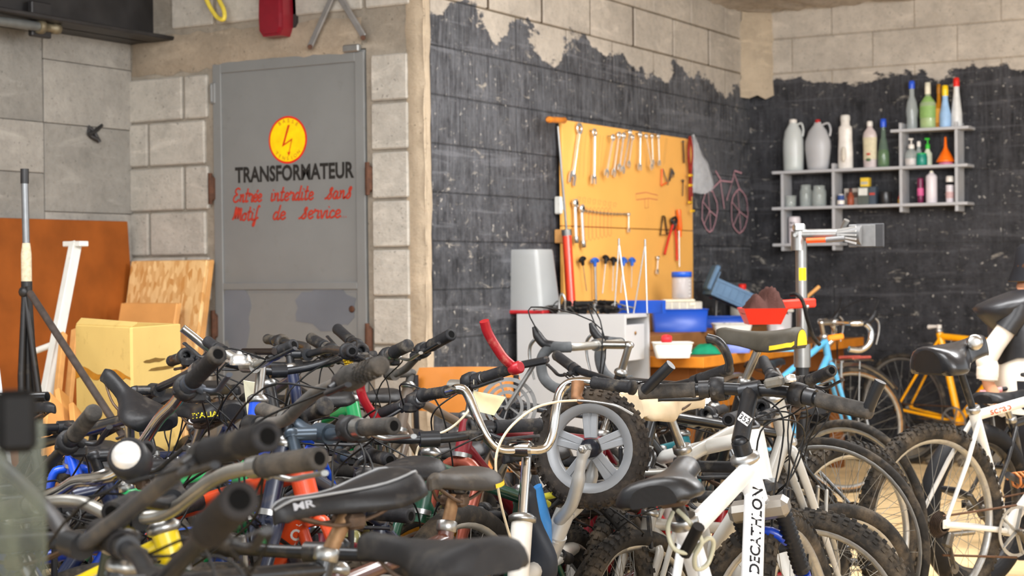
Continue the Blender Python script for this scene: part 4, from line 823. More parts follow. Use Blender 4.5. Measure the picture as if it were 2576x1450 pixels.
# grey-blue crate tilted on the far bins
m_crate = pm('slate_blue_plastic', (92, 122, 152), .4, 0, .08, 12)
p = onr(1835, -3.84); o = thing('slatted_crate', 'slate blue ribbed plastic crate tipped on its side at the back of the bench', 'crate', (p.x, p.y, RZ + .062), rad(38)); T = M.Translation((0, 0, .072)) @ M.Rotation(rad(24), 4, 'Y')
q = MB(); L1, D1, H1 = .30, .20, .105; q.box((0, -D1 / 2, H1 / 2), (L1, .005, H1)).box((0, D1 / 2, H1 / 2), (L1, .005, H1)).box((-L1 / 2, 0, H1 / 2 + .02), (.005, D1, H1 + .04)).box((L1 / 2, 0, H1 / 2), (.005, D1, H1)).box((0, 0, .003), (L1, D1, .005)); q.xf(T).build('shell', m_crate, o)
for i in range(7): MB().box((-L1 / 2 + .02 + i * (L1 - .04) / 6, -D1 / 2 - .005, H1 / 2), (.006, .006, H1)).xf(T).build('rib', m_crate, o)
for z_ in (.02, H1 - .012): MB().box((0, -D1 / 2 - .004, z_), (L1 + .006, .007, .008)).xf(T).build('rib', m_crate, o)
MB().box((-L1 / 2 - .012, 0, H1 / 2 + .05), (.03, .12, H1 + .05), None, .008).xf(T).build('stacking_grip', m_crate, o)
tub('storage_bin', 'blue plastic bin holding up the tipped ribbed crate', 'bin', 1830, 828, 130, 27, .16, m_blue, .95, z=RZ, back=.0)
# white canister with red cap behind the crate
p = onr(1868, -3.975); o = thing('white_canister', 'white canister with red cap behind the ribbed crate', 'canister', (p.x, p.y, RZ), rad(80)); rg = [[V((sx * .075 * k_, sy * .05 * k_, z_)) for sx, sy in ((-.8, -1), (.8, -1), (1, -.8), (1, .8), (.8, 1), (-.8, 1), (-1, .8), (-1, -.8))] for z_, k_ in ((0, .95), (.01, 1), (.17, 1), (.205, .55), (.215, .3))]; MB().loft(rg).build('body', m_wp, o); MB().lathe([(.022, .214), (.024, .22), (.024, .245), (.02, .248)], n=14).build('red_cap', pm('cap_red', (220, 44, 34), .4), o)
o = thing('red_tool_handle', 'red tool handle poking out behind the clear jar on the bench', 'tool', onr(1800, -3.99)); MB().tube([V((0, 0, .003)), V((.01, 0, .17))], .006, 8).build('shaft', m_gal, o); MB().lathe([(.008, 0), (.013, .01), (.012, .07), (.006, .08)], (-.03, -.02, .176), (1, .6, .05), 10).build('red_handle', pm('cap_red', (0, 0, 0)), o)
# row of trays nearer the edge
tub('black_tray', 'shallow black tray of small parts in the middle of the bench', 'tray', 1757, 868, 105, 20, .16, m_rub_, .8, back=.0)
o, wt_, ht_ = tub('white_tray', 'white plastic tray with a red sleeve in it at the front of the bench', 'tray', 1695, 902, 98, 38, .13, m_wp, .84); tray_loc = V(o.location)
o = thing('red_sleeve', 'bright red rubber sleeve standing in the white tray', 'sleeve', tray_loc + V((-.03, -.005, .004)), rad(30)); MB().lathe([(.011, 0), (.018, 0), (.020, .07), (.026, .075), (.026, .10), (.020, .104), (.011, .104)], n=18, org=(0, 0, .0), axis=(.0, -.25, 1), ring=True).build('sleeve', pm('signal_red_rubber', (214, 48, 56), .4), o)
for i in range(12):
    rr = random.Random(40 + i); q = tag(MB().box((0, 0, 0), (.02, .012, .01), None, .003).build('small_fitting', m_dk), 'small metal fitting lying in the white tray', 'fitting', 'fittings in the white tray'); q.location = tray_loc + V((rr.uniform(-.05, .06), rr.uniform(-.03, .03), .010 + .011 * (i // 6))); q.rotation_euler = (0, 0, rr.uniform(0, 3))
o = thing('green_cloth', 'folded dark green cloth on the bench beside the white tray', 'cloth', onb(1776, 892) + V((-.5, .866, 0)) * .03, rad(30)); rr = random.Random(3); q = MB(); nx, ny = 12, 8
vs = [V((-.075 + .15 * i / nx, -.055 + .11 * j / ny, 0.002 + (.052 * math.sin(math.pi * i / nx) ** .6 * math.sin(math.pi * j / ny) ** .5 * rr.uniform(.75, 1.05) if 0 < i < nx and 0 < j < ny else 0))) for j in range(ny + 1) for i in range(nx + 1)]
q.add(vs, [(j * (nx + 1) + i, j * (nx + 1) + i + 1, (j + 1) * (nx + 1) + i + 1, (j + 1) * (nx + 1) + i) for j in range(ny) for i in range(nx)], True); q.build('fold', pm('emerald_cloth', (18, 120, 86), .7, 0, .15, 30), o)
for i, (x, y) in enumerate(((1752, 895), (1790, 889))):
    o = thing('paint_marker', ['white stub marker lying at the bench edge', 'white pen with blue cap lying at the bench edge'][i], 'marker', onb(x, y - 3), rad(28)); MB().tube([V((-.022, 0, .006)), V((.022, 0, .006))], .006, 10).build('barrel', m_wp, o); MB().tube([V((-.045, 0, .007)), V((-.022, 0, .007))], .007, 10).build('cap', m_bluep if i else m_gal, o)
o, wbn, hbn = tub('white_bin', 'white bin heaped with metal parts behind the saddle on the bench', 'bin', 1846, 866, 96, 50, .16, m_wp, .72, back=.0); bl_ = V(o.location)
for i in range(14):
    rr = random.Random(70 + i); q = tag(MB().lathe([(.008, 0), (.014, 0), (.014, .012), (.008, .012)], n=10, ring=True).build('metal_nut', m_dk if i % 3 else m_gal), 'metal nut in the heap filling the white bin', 'nut', 'nuts in the white bin'); q.location = bl_ + V((rr.uniform(-.06, .06), rr.uniform(-.05, .05), hbn * .62 + .014 * (i % 3))); q.rotation_euler = (rr.uniform(-.5, .5), rr.uniform(-.5, .5), 0)
q = MB().box((0, 0, 0), (wbn * .7, .12, hbn * .5)).build('parts_fill', m_dk, o, 'stuff'); q.location = (0, 0, hbn * .35)
tub('blue_bowl', 'frosted blue plastic bowl at the front of the bench under the saddle', 'bowl', 1860, 889, 68, 30, .10, pm('frosted_violet_blue', (110, 124, 190), .3, 0, .1, 12), .8)
o, wbk, hbk = tub('clear_bucket', 'see-through bucket with white rim on the bench behind the work stand', 'bucket', 1965, 866, 58, 84, .13, m_clear, .9, back=.0); bk = V(o.location)
q = MB(); q.tube([V((sx * wbk * .5, sy * .076, hbk)) for sx, sy in ((-1, -1), (1, -1), (1, 1), (-1, 1))], .008, 8, closed=True); q.build('white_rim', m_wp, o)
o = thing('pink_ball', 'small pink rubber ball in the see-through bucket', 'ball', bk + V((.02, -.02, .074))); MB().ball((0, 0, 0), .02, 12, 8).build('ball', pm('pink_rubber', (232, 90, 110), .4), o)
q = MB().box((0, 0, .035), (wbk * .8, .11, .06), None, .01).build('contents', m_dk, bpy.data.objects[o.name] if False else None); tag(q, 'grey scraps filling the bottom of the see-through bucket', 'scraps'); q.location = bk + V((0, 0, .004)); q['kind'] = 'stuff'
tub('yellow_green_box', 'small lime green and white box at the left front of the bench', 'box', 1651, 866, 22, 12, .06, pm('lime_card', (176, 204, 40), .5), .98)
o = thing('light_blue_tray', 'light blue flat tool tray at the bench edge by the work stand', 'tray', onb(1965, 886) + V((-.5, .866, 0)) * .03, rad(28)); MB().box((0, 0, .010), (.17, .09, .018), None, .004).build('tray', pm('sky_blue_paint', (96, 170, 210), .4), o); MB().box((.02, -.02, .022), (.1, .02, .008), None, .003).build('white_strip', m_wp, o)
o = thing('wooden_mallet_handle', 'pale wooden mallet leaning on the wall behind the work stand', 'mallet', onb(2030, 862)); d1, d2 = at(2060, 722, 9.75) - V(o.location), at(2030, 748, 9.7) - V(o.location); MB().tube([V((-.05, -.02, .022)), d2, d1], .011, 10).build('handle', m_pine, o); MB().lathe([(.02, -.035), (.022, -.03), (.022, .03), (.02, .035)], (-.05, -.02, .022), (1, .4, 0), 14).build('head', m_wp, o)
# ------------------------------------------------------------------ wooden chair
m_chair = pm('orange_plywood', (206, 128, 50), .4, 0, .12, 6, 0, coat=.2)
cc = at(1190, 950, 6.4); ch = thing('school_chair', 'school chair with curved orange plywood back and dark tube frame before the white cabinet', 'chair', (cc.x, cc.y, 0), rad(22))
def arc_sheet(wd, h, z0, y0, cur, tilt, th=.009, n=14):
    q = MB(); f, b_ = [], []
    for j, zz in enumerate((0, .25, .5, .75, 1)):
        for i in range(n + 1):
            u = i / n * 2 - 1; edge = 1 - .08 * (zz * 2 - 1) ** 4; x = u * wd / 2 * edge; y = y0 - cur * (u * u) - tilt * zz; z = z0 + h * (zz + (-.03 * u * u if j else .03 * u * u)); f.append(V((x, y, z))); b_.append(V((x, y + th, z)))
    N_ = n + 1; q.add(f, [(j * N_ + i, j * N_ + i + 1, (j + 1) * N_ + i + 1, (j + 1) * N_ + i) for j in range(4) for i in range(n)], True); q.add(b_, [(j * N_ + i, (j + 1) * N_ + i, (j + 1) * N_ + i + 1, j * N_ + i + 1) for j in range(4) for i in range(n)], True)
    k = len(q.v) // 2; rim = [i for i in range(N_)] + [j * N_ + n for j in range(1, 5)] + [4 * N_ + i for i in range(n - 1, -1, -1)] + [j * N_ for j in range(3, 0, -1)]
    q.add([f[i] for i in rim] + [b_[i] for i in rim], [(i, (i + 1) % len(rim), len(rim) + (i + 1) % len(rim), len(rim) + i) for i in range(len(rim))]); return q
zt = cc.z; zc = zt - .06
arc_sheet(.40, .17, zc - .06, -.18, -.03, -.02).build('backrest', m_chair, ch)
MB().box((0, .03, .45), (.38, .36, .012), None, .005).build('seat', m_chair, ch); m_tb = pm('dark_tube', (44, 44, 48), .4, .5)
for s_ in (-1, 1):
    MB().tube(spline([V((s_ * .19, -.17, zc + .08)), V((s_ * .19, -.165, zc - .1)), V((s_ * .185, -.14, .45)), V((s_ * .19, -.19, .003))]), .011, 10).build('leg', m_tb, ch)
    MB().tube([V((s_ * .18, .2, .44)), V((s_ * .19, .23, .003))], .011, 10).build('leg', m_tb, ch); MB().tube([V((s_ * .185, -.15, .44)), V((s_ * .18, .2, .44))], .01, 8).build('seat_rail', m_tb, ch)
MB().lathe([(.003, 0), (.006, .0005), (.002, .003)], (-.17, -.192, zc + .02), (0, -1, 0), 8).build('rivet', m_gal, ch); MB().lathe([(.003, 0), (.006, .0005), (.002, .003)], (.17, -.192, zc + .02), (0, -1, 0), 8).build('rivet', m_gal, ch)
# ------------------------------------------------------------------ repair stand
m_zn = pm('zinc_tube', (150, 150, 148), .35, .85, .08, 20, 0, dirt=.08); b = at(2018, 1170, 6.9); b = onZ(2020, 1175, .0) if False else at(2018, 900, 6.6)
ws = thing('repair_stand', 'grey bicycle repair stand with clamp and red tool tray', 'repair stand', (b.x, b.y, 0)); T6 = 6.6
def wl(px, py, t=T6): return at(px, py, t) - V(ws.location)
zA, zB_, zC = wl(2015, 905).z, wl(2015, 575).z, 0
MB().tube([V((0, 0, 0.03)), V((0, 0, zA))], .027, 16).build('lower_post', pm('black_post', (24, 24, 26), .35), ws); MB().tube([V((0, 0, zA - .03)), V((0, 0, zB_ - .02))], .0225, 16).build('upper_post', m_zn, ws); MB().tube([V((0, 0, zA - .03)), V((0, 0, zA + .06))], .033, 16).build('collar', m_zn, ws)
for a in (.4, 2.5, 4.6): MB().tube([V((0, 0, .05)), V((math.cos(a) * .42, math.sin(a) * .42, .016))], .016, 10).build('leg', pm('black_post', (0, 0, 0)), ws)
hd = wl(2010, 592); MB().tube([hd + V((0, 0, -.06)), hd + V((0, 0, .015))], .031, 16).build('head_joint', m_zn, ws); arm = wl(2120, 590, 6.5); MB().tube([hd, arm], .0235, 14).build('clamp_arm', m_zn, ws); MB().tube([hd - V((0, .045, -.0)), hd + V((0, .045, .0))], .008, 8).build('bolt', m_gal, ws); MB().box(hd + V((0, 0, .03)), (.045, .05, .03), M.Rotation(.5, 3, 'Z'), .006).build('top_lug', m_zn, ws)
jaw = wl(2170, 592, 6.46); u = (jaw - arm).normalized(); m_jaw = pm('grey_plastic_jaw', (110, 110, 110), .5, .2, .15, 30)
q = MB(); q.tube([arm - u * .02, arm + u * .04, jaw], [.024, .034, .044], 10, flat=.9); q.build('jaw_body', m_jaw, ws)
for k_ in range(5): z_ = .032 - k_ * .016; MB().bar(arm + V((0, 0, z_ * .5)) - V((0.01, .035, 0)), jaw + V((0, 0, z_)) - V((0.01, .05, 0)), .007, .007).build('jaw_rib', pm('pale_grey_rib', (160, 160, 158), .5), ws)
s_ = u.cross(V((0, 0, 1))).normalized(); MB().bar(jaw + V((0, 0, .042)) , jaw - V((0, 0, .046)), .11, .016, s_, .003).build('jaw_plate', m_jaw, ws); j2 = jaw + u * .03; MB().bar(j2 + V((0, 0, .046)), j2 - V((0, 0, .046)), .11, .014, s_, .003).build('jaw_plate', pm('rubber_jaw', (60, 60, 62), .6), ws)
MB().tube([wl(2030, 606, 6.52), wl(2082, 604, 6.48)], .0105, 10).build('orange_lever', pm('orange_red_plastic', (240, 84, 30), .35), ws); MB().tube([wl(2078, 604, 6.48), wl(2125, 600, 6.45)], .011, 8).build('cam_lever', m_jaw, ws); MB().tube([arm + V((0, 0, .02)), arm + V((.02, -.01, .055))], .012, 10).build('wing_knob', m_zn, ws)
# sticker on the post
q = MB(); z0 = wl(2027, 690).z; pts = []
for i in range(9):
    for j in range(5):
        v_ = (j / 4 - .5); hgt = .026 * math.sqrt(max(0, 1 - (v_ * 2) ** 2)); an = -1.05 - .5 + (i / 8 - .5) * 1.3 * (1 if True else 0); pts.append(V((math.cos(an + .55) * .0232, math.sin(an + .55) * .0232, z0 + v_ * .05)))
q.add(pts, [(i * 5 + j, (i + 1) * 5 + j, (i + 1) * 5 + j + 1, i * 5 + j + 1) for i in range(8) for j in range(4)], True); q.build('round_sticker', pm('lemon_sticker', (240, 214, 30), .4), ws)
# red tool tray
m_tr = pm('red_tray_plastic', (222, 52, 34), .4, 0, .06, 12); zt = wl(2000, 765).z; ra = wl(2040, 762, 6.5)
MB().bar(wl(1955, 768, 6.42), wl(2046, 762, 6.48), .05, .035, V((0, 0, 1)), .006).build('tray_arm', m_tr, ws); MB().lathe([(.005, 0), (.008, .002), (.003, .005)], wl(2031, 772, 6.40), CAM - at(2031, 772, 6.4), 10).build('tray_screw', m_gal, ws)
q = MB(); c0 = wl(1918, 775, 6.42); e1 = (wl(1960, 770, 6.42) - c0).normalized(); e1 = V((e1.x, e1.y, 0)).normalized(); e2 = V((-e1.y, e1.x, 0)); rs = []
for z_, a, b_ in ((-.062, .06, .07), (0, .085, .10)): rs.append([c0 + e1 * (sx * a) + e2 * (sy * b_) + V((0, 0, z_)) for sx, sy in ((-1, -1), (1, -1), (1, 1), (-1, 1))])
q.loft([rs[0], rs[1], [c0 + (v - c0) * .96 for v in rs[1]], [c0 + (v - c0) * .95 + V((0, 0, .003)) for v in rs[0]]], cap=False, smooth=False); q.add(rs[0], [(3, 2, 1, 0)]); q.build('tool_tray', m_tr, ws)
tray_c = c0 + V(ws.location)
q = MB(); nx, ny = 16, 10; rr = random.Random(5); 
for i in range(1):
    vs = []
    for j in range(ny + 1):
        for i_ in range(nx + 1):
            a, b_ = i_ / nx * 2 - 1, j / ny * 2 - 1; e = 1 - max(abs(a), abs(b_)) ** 3; vs.append(e1 * (a * .082 + .004) + e2 * (b_ * .085) + V((0, 0, -.02 + .085 * e * (.8 + .25 * math.sin(a * 7 + b_ * 3)) + rr.uniform(-.006, .006) + .03 * (a + .3) * e)))
    q.add(vs, [(j * (nx + 1) + i_, j * (nx + 1) + i_ + 1, (j + 1) * (nx + 1) + i_ + 1, (j + 1) * (nx + 1) + i_) for j in range(ny) for i_ in range(nx)], True)
o = thing('brown_rag', 'crumpled dark brown rag lying in the red tool tray', 'rag', tray_c); q.build('cloth', pm('brown_cloth', (62, 38, 33), .85, 0, .15, 40, .3), o)
o = thing('black_lock_cord', 'black rubber cord looped over the red tray arm of the stand', 'cord', at(2030, 760, 6.37)); MB().tube(spline([at(x, y, t) - V(o.location) for x, y, t in ((1990, 742, 6.40), (2005, 742, 6.37), (2020, 760, 6.36), (2030, 800, 6.37), (2045, 845, 6.4), (2062, 868, 6.42))]), .008, 8).build('cord', m_rub_, o)
# ================================================================== WALL SHELF WITH BOTTLES
SD = .16; SYF = YB - SD - .012            # shelf depth, front plane
m_sh = pm('grey_painted_shelf', (176, 176, 178), .45, 0, .06, 12, 0, dirt=.05)
Z8 = lambda x, y: (1900 + x / 3.021, 160 + y / 3.021)
def sf(x, y): return onY(*Z8(x, y), SYF)
sh = thing('wall_shelf', 'grey wall shelf unit of crossing boards on the black back wall', 'shelf', (sf(800, 0).x, YB, 1.4)); so = V(sh.location)
def hboard(xa, xb, x, y): 
    a, b, z = sf(xa, y).x, sf(xb, y).x, sf(x, y).z; MB().box(V(((a + b) / 2, YB - .012 - SD / 2, z)) - so, (b - a, SD, .018), None, .002).build('shelf_board', m_sh, sh); return z + .009
def upright(x, ya, yb): 
    p = sf(x, ya); z1 = sf(x, yb).z; MB().box(V((p.x, YB - .012 - SD / 2 + .006, (p.z + z1) / 2)) - so, (.018, SD - .01, p.z - z1), None, .002).build('upright', m_sh, sh)
zt1 = hboard(125, 1612, 585, 812); zt2 = hboard(125, 1612, 585, 1091); zt3 = hboard(130, 640, 380, 1376); zt4 = hboard(1025, 1620, 1300, 499)
upright(197, 838, 1425); upright(585, 758, 1420); upright(1097, 450, 1130); upright(1520, 440, 1122)
def bx_(x): return sf(x, 800).x
SC = FPX / (onY(2150, 400, SYF) - CAM).dot(CF) * 3.021          # zoom px per metre at the shelf
def glassy(name, rgb, a=.45, rough=.1): return pm(name, rgb, rough, 0, .04, 12, alpha=a)
def bottle(label, cx, wpx, hpx, z, prof, mat, cap=None, caph=.1, capr=.35, lab=None, labr=(.25, .6), liquid=None, sq=1., dy=0., name='bottle', cat='bottle', handle=False, flat=False):
    """prof: [(radius fraction, height fraction)] of the body; cap, label and liquid are parts"""
    wd, h = wpx / SC, hpx / SC; R = wd / 2; ry = min(R * sq, SD / 2 - .012); k = ry / R
    o = thing(name, label, cat, (bx_(cx), YB - .02 - SD / 2 + dy, z)); hb = h * (1 - caph) if cap else h
    prof = [(r * R, zz * hb) for r, zz in prof]
    MB().lathe([(.0008, .001)] + prof + ([(.0008, prof[-1][1])] if not cap else []), n=20, sq=k, hint=V((0, 1, 0))).build('body', mat, o)
    if cap: cr = capr * R; MB().lathe([(cr, hb - .004), (cr * 1.02, hb + h * caph * .5), (cr * .9, h - .002), (cr * .6, h), (.0005, h)], n=14).build('cap', cap, o)
    def rad_at(z_):
        for (r0, z0), (r1, z1) in zip(prof, prof[1:]):
            if z0 <= z_ <= z1 + 1e-9: return r0 + (r1 - r0) * (z_ - z0) / max(1e-9, z1 - z0)
        return prof[0][0]
    if lab:
        zs = [hb * (labr[0] + (labr[1] - labr[0]) * i / 4) for i in range(5)]; MB().lathe([(rad_at(z_) + .0012, z_) for z_ in zs], n=20, sq=k, hint=V((0, 1, 0)), ring=False).build('label', lab, o)
    if liquid:
        m_, lv = liquid; zs = [hb * lv * i / 5 + .002 for i in range(6)]; MB().lathe([(.0008, .002)] + [(rad_at(z_) * .955, z_) for z_ in zs] + [(.0008, zs[-1])], n=20, sq=k, hint=V((0, 1, 0))).build('liquid', m_, o)
    if handle: MB().tube(spline([V((R * .25, 0, hb * .93)), V((R * .8, 0, hb * .97)), V((R * 1.0, 0, hb * .84)), V((R * .93, 0, hb * .7))]), .007, 8).build('handle', mat, o)
    return o
m_milk2 = glassy('milky_translucent', (206, 210, 208), .82, .3); m_wht = pm('white_bottle_plastic', (226, 220, 212), .35); m_cl = glassy('clear_glass', (206, 214, 210), .35); m_clb = glassy('clear_tall_glass', (190, 198, 198), .42)
jugp = [(.86, 0), (.95, .02), (.96, .1), (1., .45), (.98, .62), (.8, .82), (.42, .96), (.34, 1.)]
bottle('milky jug half full of green liquid at the left of the shelf', 260, 165, 405, zt1, jugp, m_milk2, m_wht, .06, .36, liquid=(pm('green_coolant', (70, 160, 96), .2), .30), handle=True, name='green_jug', cat='jug', sq=.85)
bottle('large greyish jug with red cap second on the shelf', 448, 205, 392, zt1, [(.7, 0), (.8, .02), (.84, .08), (1., .45), (.98, .6), (.7, .82), (.3, .96), (.26, 1.)], glassy('grey_translucent', (188, 188, 190), .85, .35), pm('jug_red', (180, 40, 40), .4), .055, .2, liquid=(pm('murky_liquid', (166, 172, 182), .2), .2), handle=True, name='grey_jug', cat='jug', sq=.7)
o = bottle('white opaque bottle with built-in grip third on the shelf', 658, 118, 415, zt1, [(.9, 0), (1., .02), (.98, .35), (.9, .6), (.9, .8), (.86, .86), (.6, .9), (.58, 1.)], m_wht, pm('white_cap', (222, 218, 210), .4), .1, .62, name='detergent_bottle', sq=.7); MB().ball((.006, -.055, .09), .022, 12, 8, .7, .5, 2.2).build('grip_recess', pm('cream_plastic', (206, 198, 184), .4), o)
o = bottle('pinkish bottle with floral label fourth on the shelf', 845, 108, 358, zt1, [(.9, 0), (.94, .02), (.94, .55), (1., .68), (1., .76), (.86, .85), (.4, .95), (.36, 1.)], pm('greyish_pink_plastic', (196, 182, 180), .3), m_wht, .1, .42, lab=pm('floral_label', (206, 196, 166), .5, 0, .1, 60), labr=(.2, .72), name='label_bottle', sq=.6)
MB().ball((.0, -.032, .085), .012, 8, 6, 1.2, .25, .6).build('label_print', pm('label_red', (196, 84, 70), .5), o); MB().ball((0, -.032, .05), .016, 8, 6, 1, .25, .6).build('label_print', pm('label_green', (92, 116, 80), .5), o)
o = bottle('slim green glass bottle with blue cap right of the labelled bottle', 948, 92, 370, zt1, [(.9, 0), (1., .03), (.98, .3), (.7, .55), (.42, .75), (.36, 1.)], glassy('green_tint_glass', (110, 132, 116), .5), pm('blue_cap', (38, 84, 206), .35), .16, .5, liquid=(pm('green_syrup', (96, 138, 52), .2), .42), lab=None, name='slim_bottle')
bottle('clear tall bottle with blue cap and red collar on the top shelf', 1168, 92, 365, zt4, [(.86, 0), (.9, .03), (.86, .25), (1., .45), (.8, .65), (.42, .8), (.4, 1.)], m_clb, pm('blue_cap', (0, 0, 0)), .15, .5, name='clear_bottle')
q = bpy.data.objects[-1] if False else None
o = bottle('clear pump bottle with light green label on the top shelf', 1290, 122, 345, zt4, [(.92, 0), (1., .03), (1., .72), (.7, .8), (.35, .86), (.33, 1.)], glassy('pale_green_clear', (190, 204, 170), .5), pm('ivory_plastic', (0, 0, 0)), .24, .36, lab=pm('green_label', (136, 172, 100), .5, 0, .1, 40), labr=(.3, .92), liquid=(pm('lime_liquid', (170, 206, 90), .2), .3), name='pump_bottle', sq=.7)
o = bottle('narrow amber bottle with brown cap on the top shelf', 1368, 66, 330, zt4, [(.95, 0), (1., .03), (1., .62), (.5, .74), (.42, 1.)], glassy('amber_glass', (206, 134, 30), .75), pm('amber_cap', (176, 118, 34), .4), .2, .5, lab=pm('amber_label', (222, 158, 60), .5), labr=(.15, .55), name='amber_bottle', dy=.02)
bottle('light blue bottle with yellow cap on the top shelf', 1432, 84, 312, zt4, [(.95, 0), (1., .03), (.98, .4), (.72, .62), (.5, .85), (.48, 1.)], pm('sky_blue_plastic', (150, 184, 220), .4), pm('yellow_cap', (240, 200, 24), .35), .24, .55, name='blue_bottle', dy=-.03)
o = bottle('tall white conical bottle with red cap at the right end of the top shelf', 1512, 86, 365, zt4, [(.95, 0), (1., .02), (.95, .3), (.7, .6), (.5, .85), (.46, 1.)], pm('greyish_white_plastic', (206, 206, 204), .35), pm('cap_red', (0, 0, 0)), .17, .52, name='cone_bottle', dy=-.01)
def pump(o, h, mat): 
    MB().tube([V((0, 0, h)), V((0, 0, h + .03))], .004, 8).tube([V((-.016, 0, h + .032)), V((.012, 0, h + .03))], .006, 8).build('pump_head', mat, o)
o = bottle('clear soap dispenser with white pump on the middle right shelf', 1168, 100, 165, zt1 + .0, [(.9, 0), (1., .05), (1., .6), (.7, .85), (.4, .92), (.4, 1.)], m_cl, m_wht, .18, .45, liquid=(pm('pale_pink_soap', (220, 206, 206), .3), .4), name='soap_dispenser', dy=-.02); pump(o, 165 / SC, m_wht)
bottle('second clear dispenser just behind the first on the middle right shelf', 1205, 60, 190, zt1, [(.9, 0), (1., .05), (1., .6), (.5, .85), (.4, 1.)], m_cl, m_wht, .2, .5, name='soap_dispenser', dy=.035)
bottle('small teal pot in front of the green pump bottle', 1252, 82, 95, zt1, [(.94, 0), (1., .06), (1., .8), (.9, .9), (.9, 1.)], pm('teal_plastic', (10, 128, 110), .35), pm('green_lid', (40, 170, 90), .4), .12, .9, name='teal_pot', cat='pot', dy=-.035)
o = bottle('small white bottle with bright green pump on the middle right shelf', 1275, 66, 165, zt1, [(.94, 0), (1., .05), (1., .7), (.6, .85), (.4, 1.)], pm('pale_mint_plastic', (206, 214, 192), .4), pm('grass_green', (62, 190, 60), .4), .2, .5, name='pump_bottle', dy=.03); pump(o, 165 / SC, pm('grass_green', (0, 0, 0)))
o = thing('pink_tub', 'shallow pink tub under the orange funnel', 'tub', (bx_(1425), YB - .02 - SD / 2, zt1)); MB().lathe([(.042, 0), (.044, .003), (.044, .014), (.04, .016)], n=20).build('body', pm('pink_plastic2', (206, 120, 150), .4), o)
o = thing('orange_funnel', 'bright orange funnel standing upside down on a pink tub', 'funnel', (bx_(1422), YB - .02 - SD / 2, zt1 + .016)); hf = 190 / SC; MB().lathe([(.054, .0), (.056, .002), (.054, .012), (.018, hf * .48), (.010, hf * .6), (.006, hf * .99), (.004, hf), (.003, hf * .98), (.007, hf * .6), (.014, hf * .47), (.05, .004)], n=24, ring=True).build('cone', pm('neon_orange', (248, 110, 14), .35), o)
# jars and tins on the lower shelf
jp = [(.9, 0), (1., .06), (1., .72), (.8, .84), (.82, .86), (.82, 1.)]
bottle('small clear glass tumbler at the left end of the lower shelf', 250, 88, 88, zt2, [(.84, 0), (.9, .05), (1., 1.)], m_cl, name='glass_tumbler', cat='glass', dy=-.03)
bottle('taller empty glass jar behind the tumbler on the lower shelf', 345, 96, 172, zt2, jp, m_cl, name='glass_jar', cat='jar', dy=.02, lab=None)
bottle('wide empty glass jar right of the taller one on the lower shelf', 458, 112, 160, zt2, jp, m_cl, name='glass_jar', cat='jar', dy=-.01)
bottle('tiny clear bottle against the second upright of the lower shelf', 555, 30, 72, zt2, [(.9, 0), (1., .06), (1., .7), (.5, .85), (.5, 1.)], m_cl, m_wht, .2, .7, name='small_vial', cat='vial')
bottle('small blue and white tin at the left of the tins on the lower shelf', 640, 54, 88, zt2, [(1., 0), (1., 1.)], pm('blue_print', (60, 84, 140), .4), m_wht, .12, .7, lab=m_wht, labr=(.1, .5), name='small_tin', cat='tin', dy=-.05)
bottle('small rust brown bottle with dark cap among the tins', 710, 52, 128, zt2, [(.94, 0), (1., .04), (1., .65), (.6, .78), (.5, 1.)], pm('rust_brown_plastic', (150, 76, 52), .4), pm('dark_cap', (70, 34, 28), .4), .2, .55, name='brown_bottle', dy=-.04)
def carton(name, label, cat, cx, wpx, hpx, z, m, dep=.05, dy=0., stripe=None):
    w_, h = wpx / SC, hpx / SC; o = thing(name, label, cat, (bx_(cx), YB - .02 - SD / 2 + dy, z)); MB().box((0, 0, h / 2), (w_, dep, h), None, .002).build('carton', m, o)
    if stripe: MB().box((0, -dep / 2 - .0004, h * stripe[1]), (w_ * .8, .001, h * stripe[2]), None).build('print', stripe[0], o)
    return o
carton('small_carton', 'off-white small carton behind the brown bottle', 'carton', 690, 118, 132, zt2, pm('offwhite_card', (190, 182, 172), .6), .03, .045, (pm('grey_print', (110, 90, 84), .6), .62, .3))
o = carton('square_tin', 'square tin with white shield print in the middle of the lower shelf', 'tin', 808, 86, 138, zt2, pm('blackish_tin', (84, 92, 88), .35, .4), .06, -.02, (pm('print_white', (214, 214, 208), .5), .72, .4))
carton('dark_carton', 'dark slate carton right of the square tin', 'carton', 868, 58, 136, zt2, pm('slate_card', (70, 80, 92), .5), .06, .0, (pm('print_red', (190, 70, 56), .5), .6, .12))
carton('yellow_carton', 'small yellow carton on top of the square tin', 'carton', 818, 66, 68, zt2 + 138 / SC, pm('yellow_card', (226, 190, 60), .5), .05, -.02, (pm('print_grey', (170, 170, 160), .5), .4, .3))
bottle('black enamel mug-shaped tin on the lower shelf', 962, 92, 96, zt2, [(.96, 0), (1., .05), (1., .95), (.96, 1.)], pm('black_enamel', (38, 38, 40), .3), name='black_tin', cat='tin')
bottle('small red and yellow bottle tucked by the third upright', 1066, 34, 98, zt2, [(.94, 0), (1., .05), (1., .6), (.5, .8), (.4, 1.)], pm('red_plastic_bottle', (190, 52, 38), .4), pm('cap_dark_red', (150, 34, 30), .4), .15, .5, lab=pm('yellow_paper', (206, 160, 60), .5), labr=(.1, .45), name='red_bottle', dy=.02)
o = bottle('dark magenta tube standing on its cap on the lower shelf', 1228, 46, 190, zt2, [(.8, 0), (.9, .02), (1., .2), (1., .95), (.9, 1.)], pm('magenta_tube', (110, 24, 66), .35), name='squeeze_tube', cat='tube', lab=pm('pink_print', (206, 90, 140), .4), labr=(.3, .6))
m_can = pm('white_spray_can', (218, 210, 214), .35, 0, .03, 12)
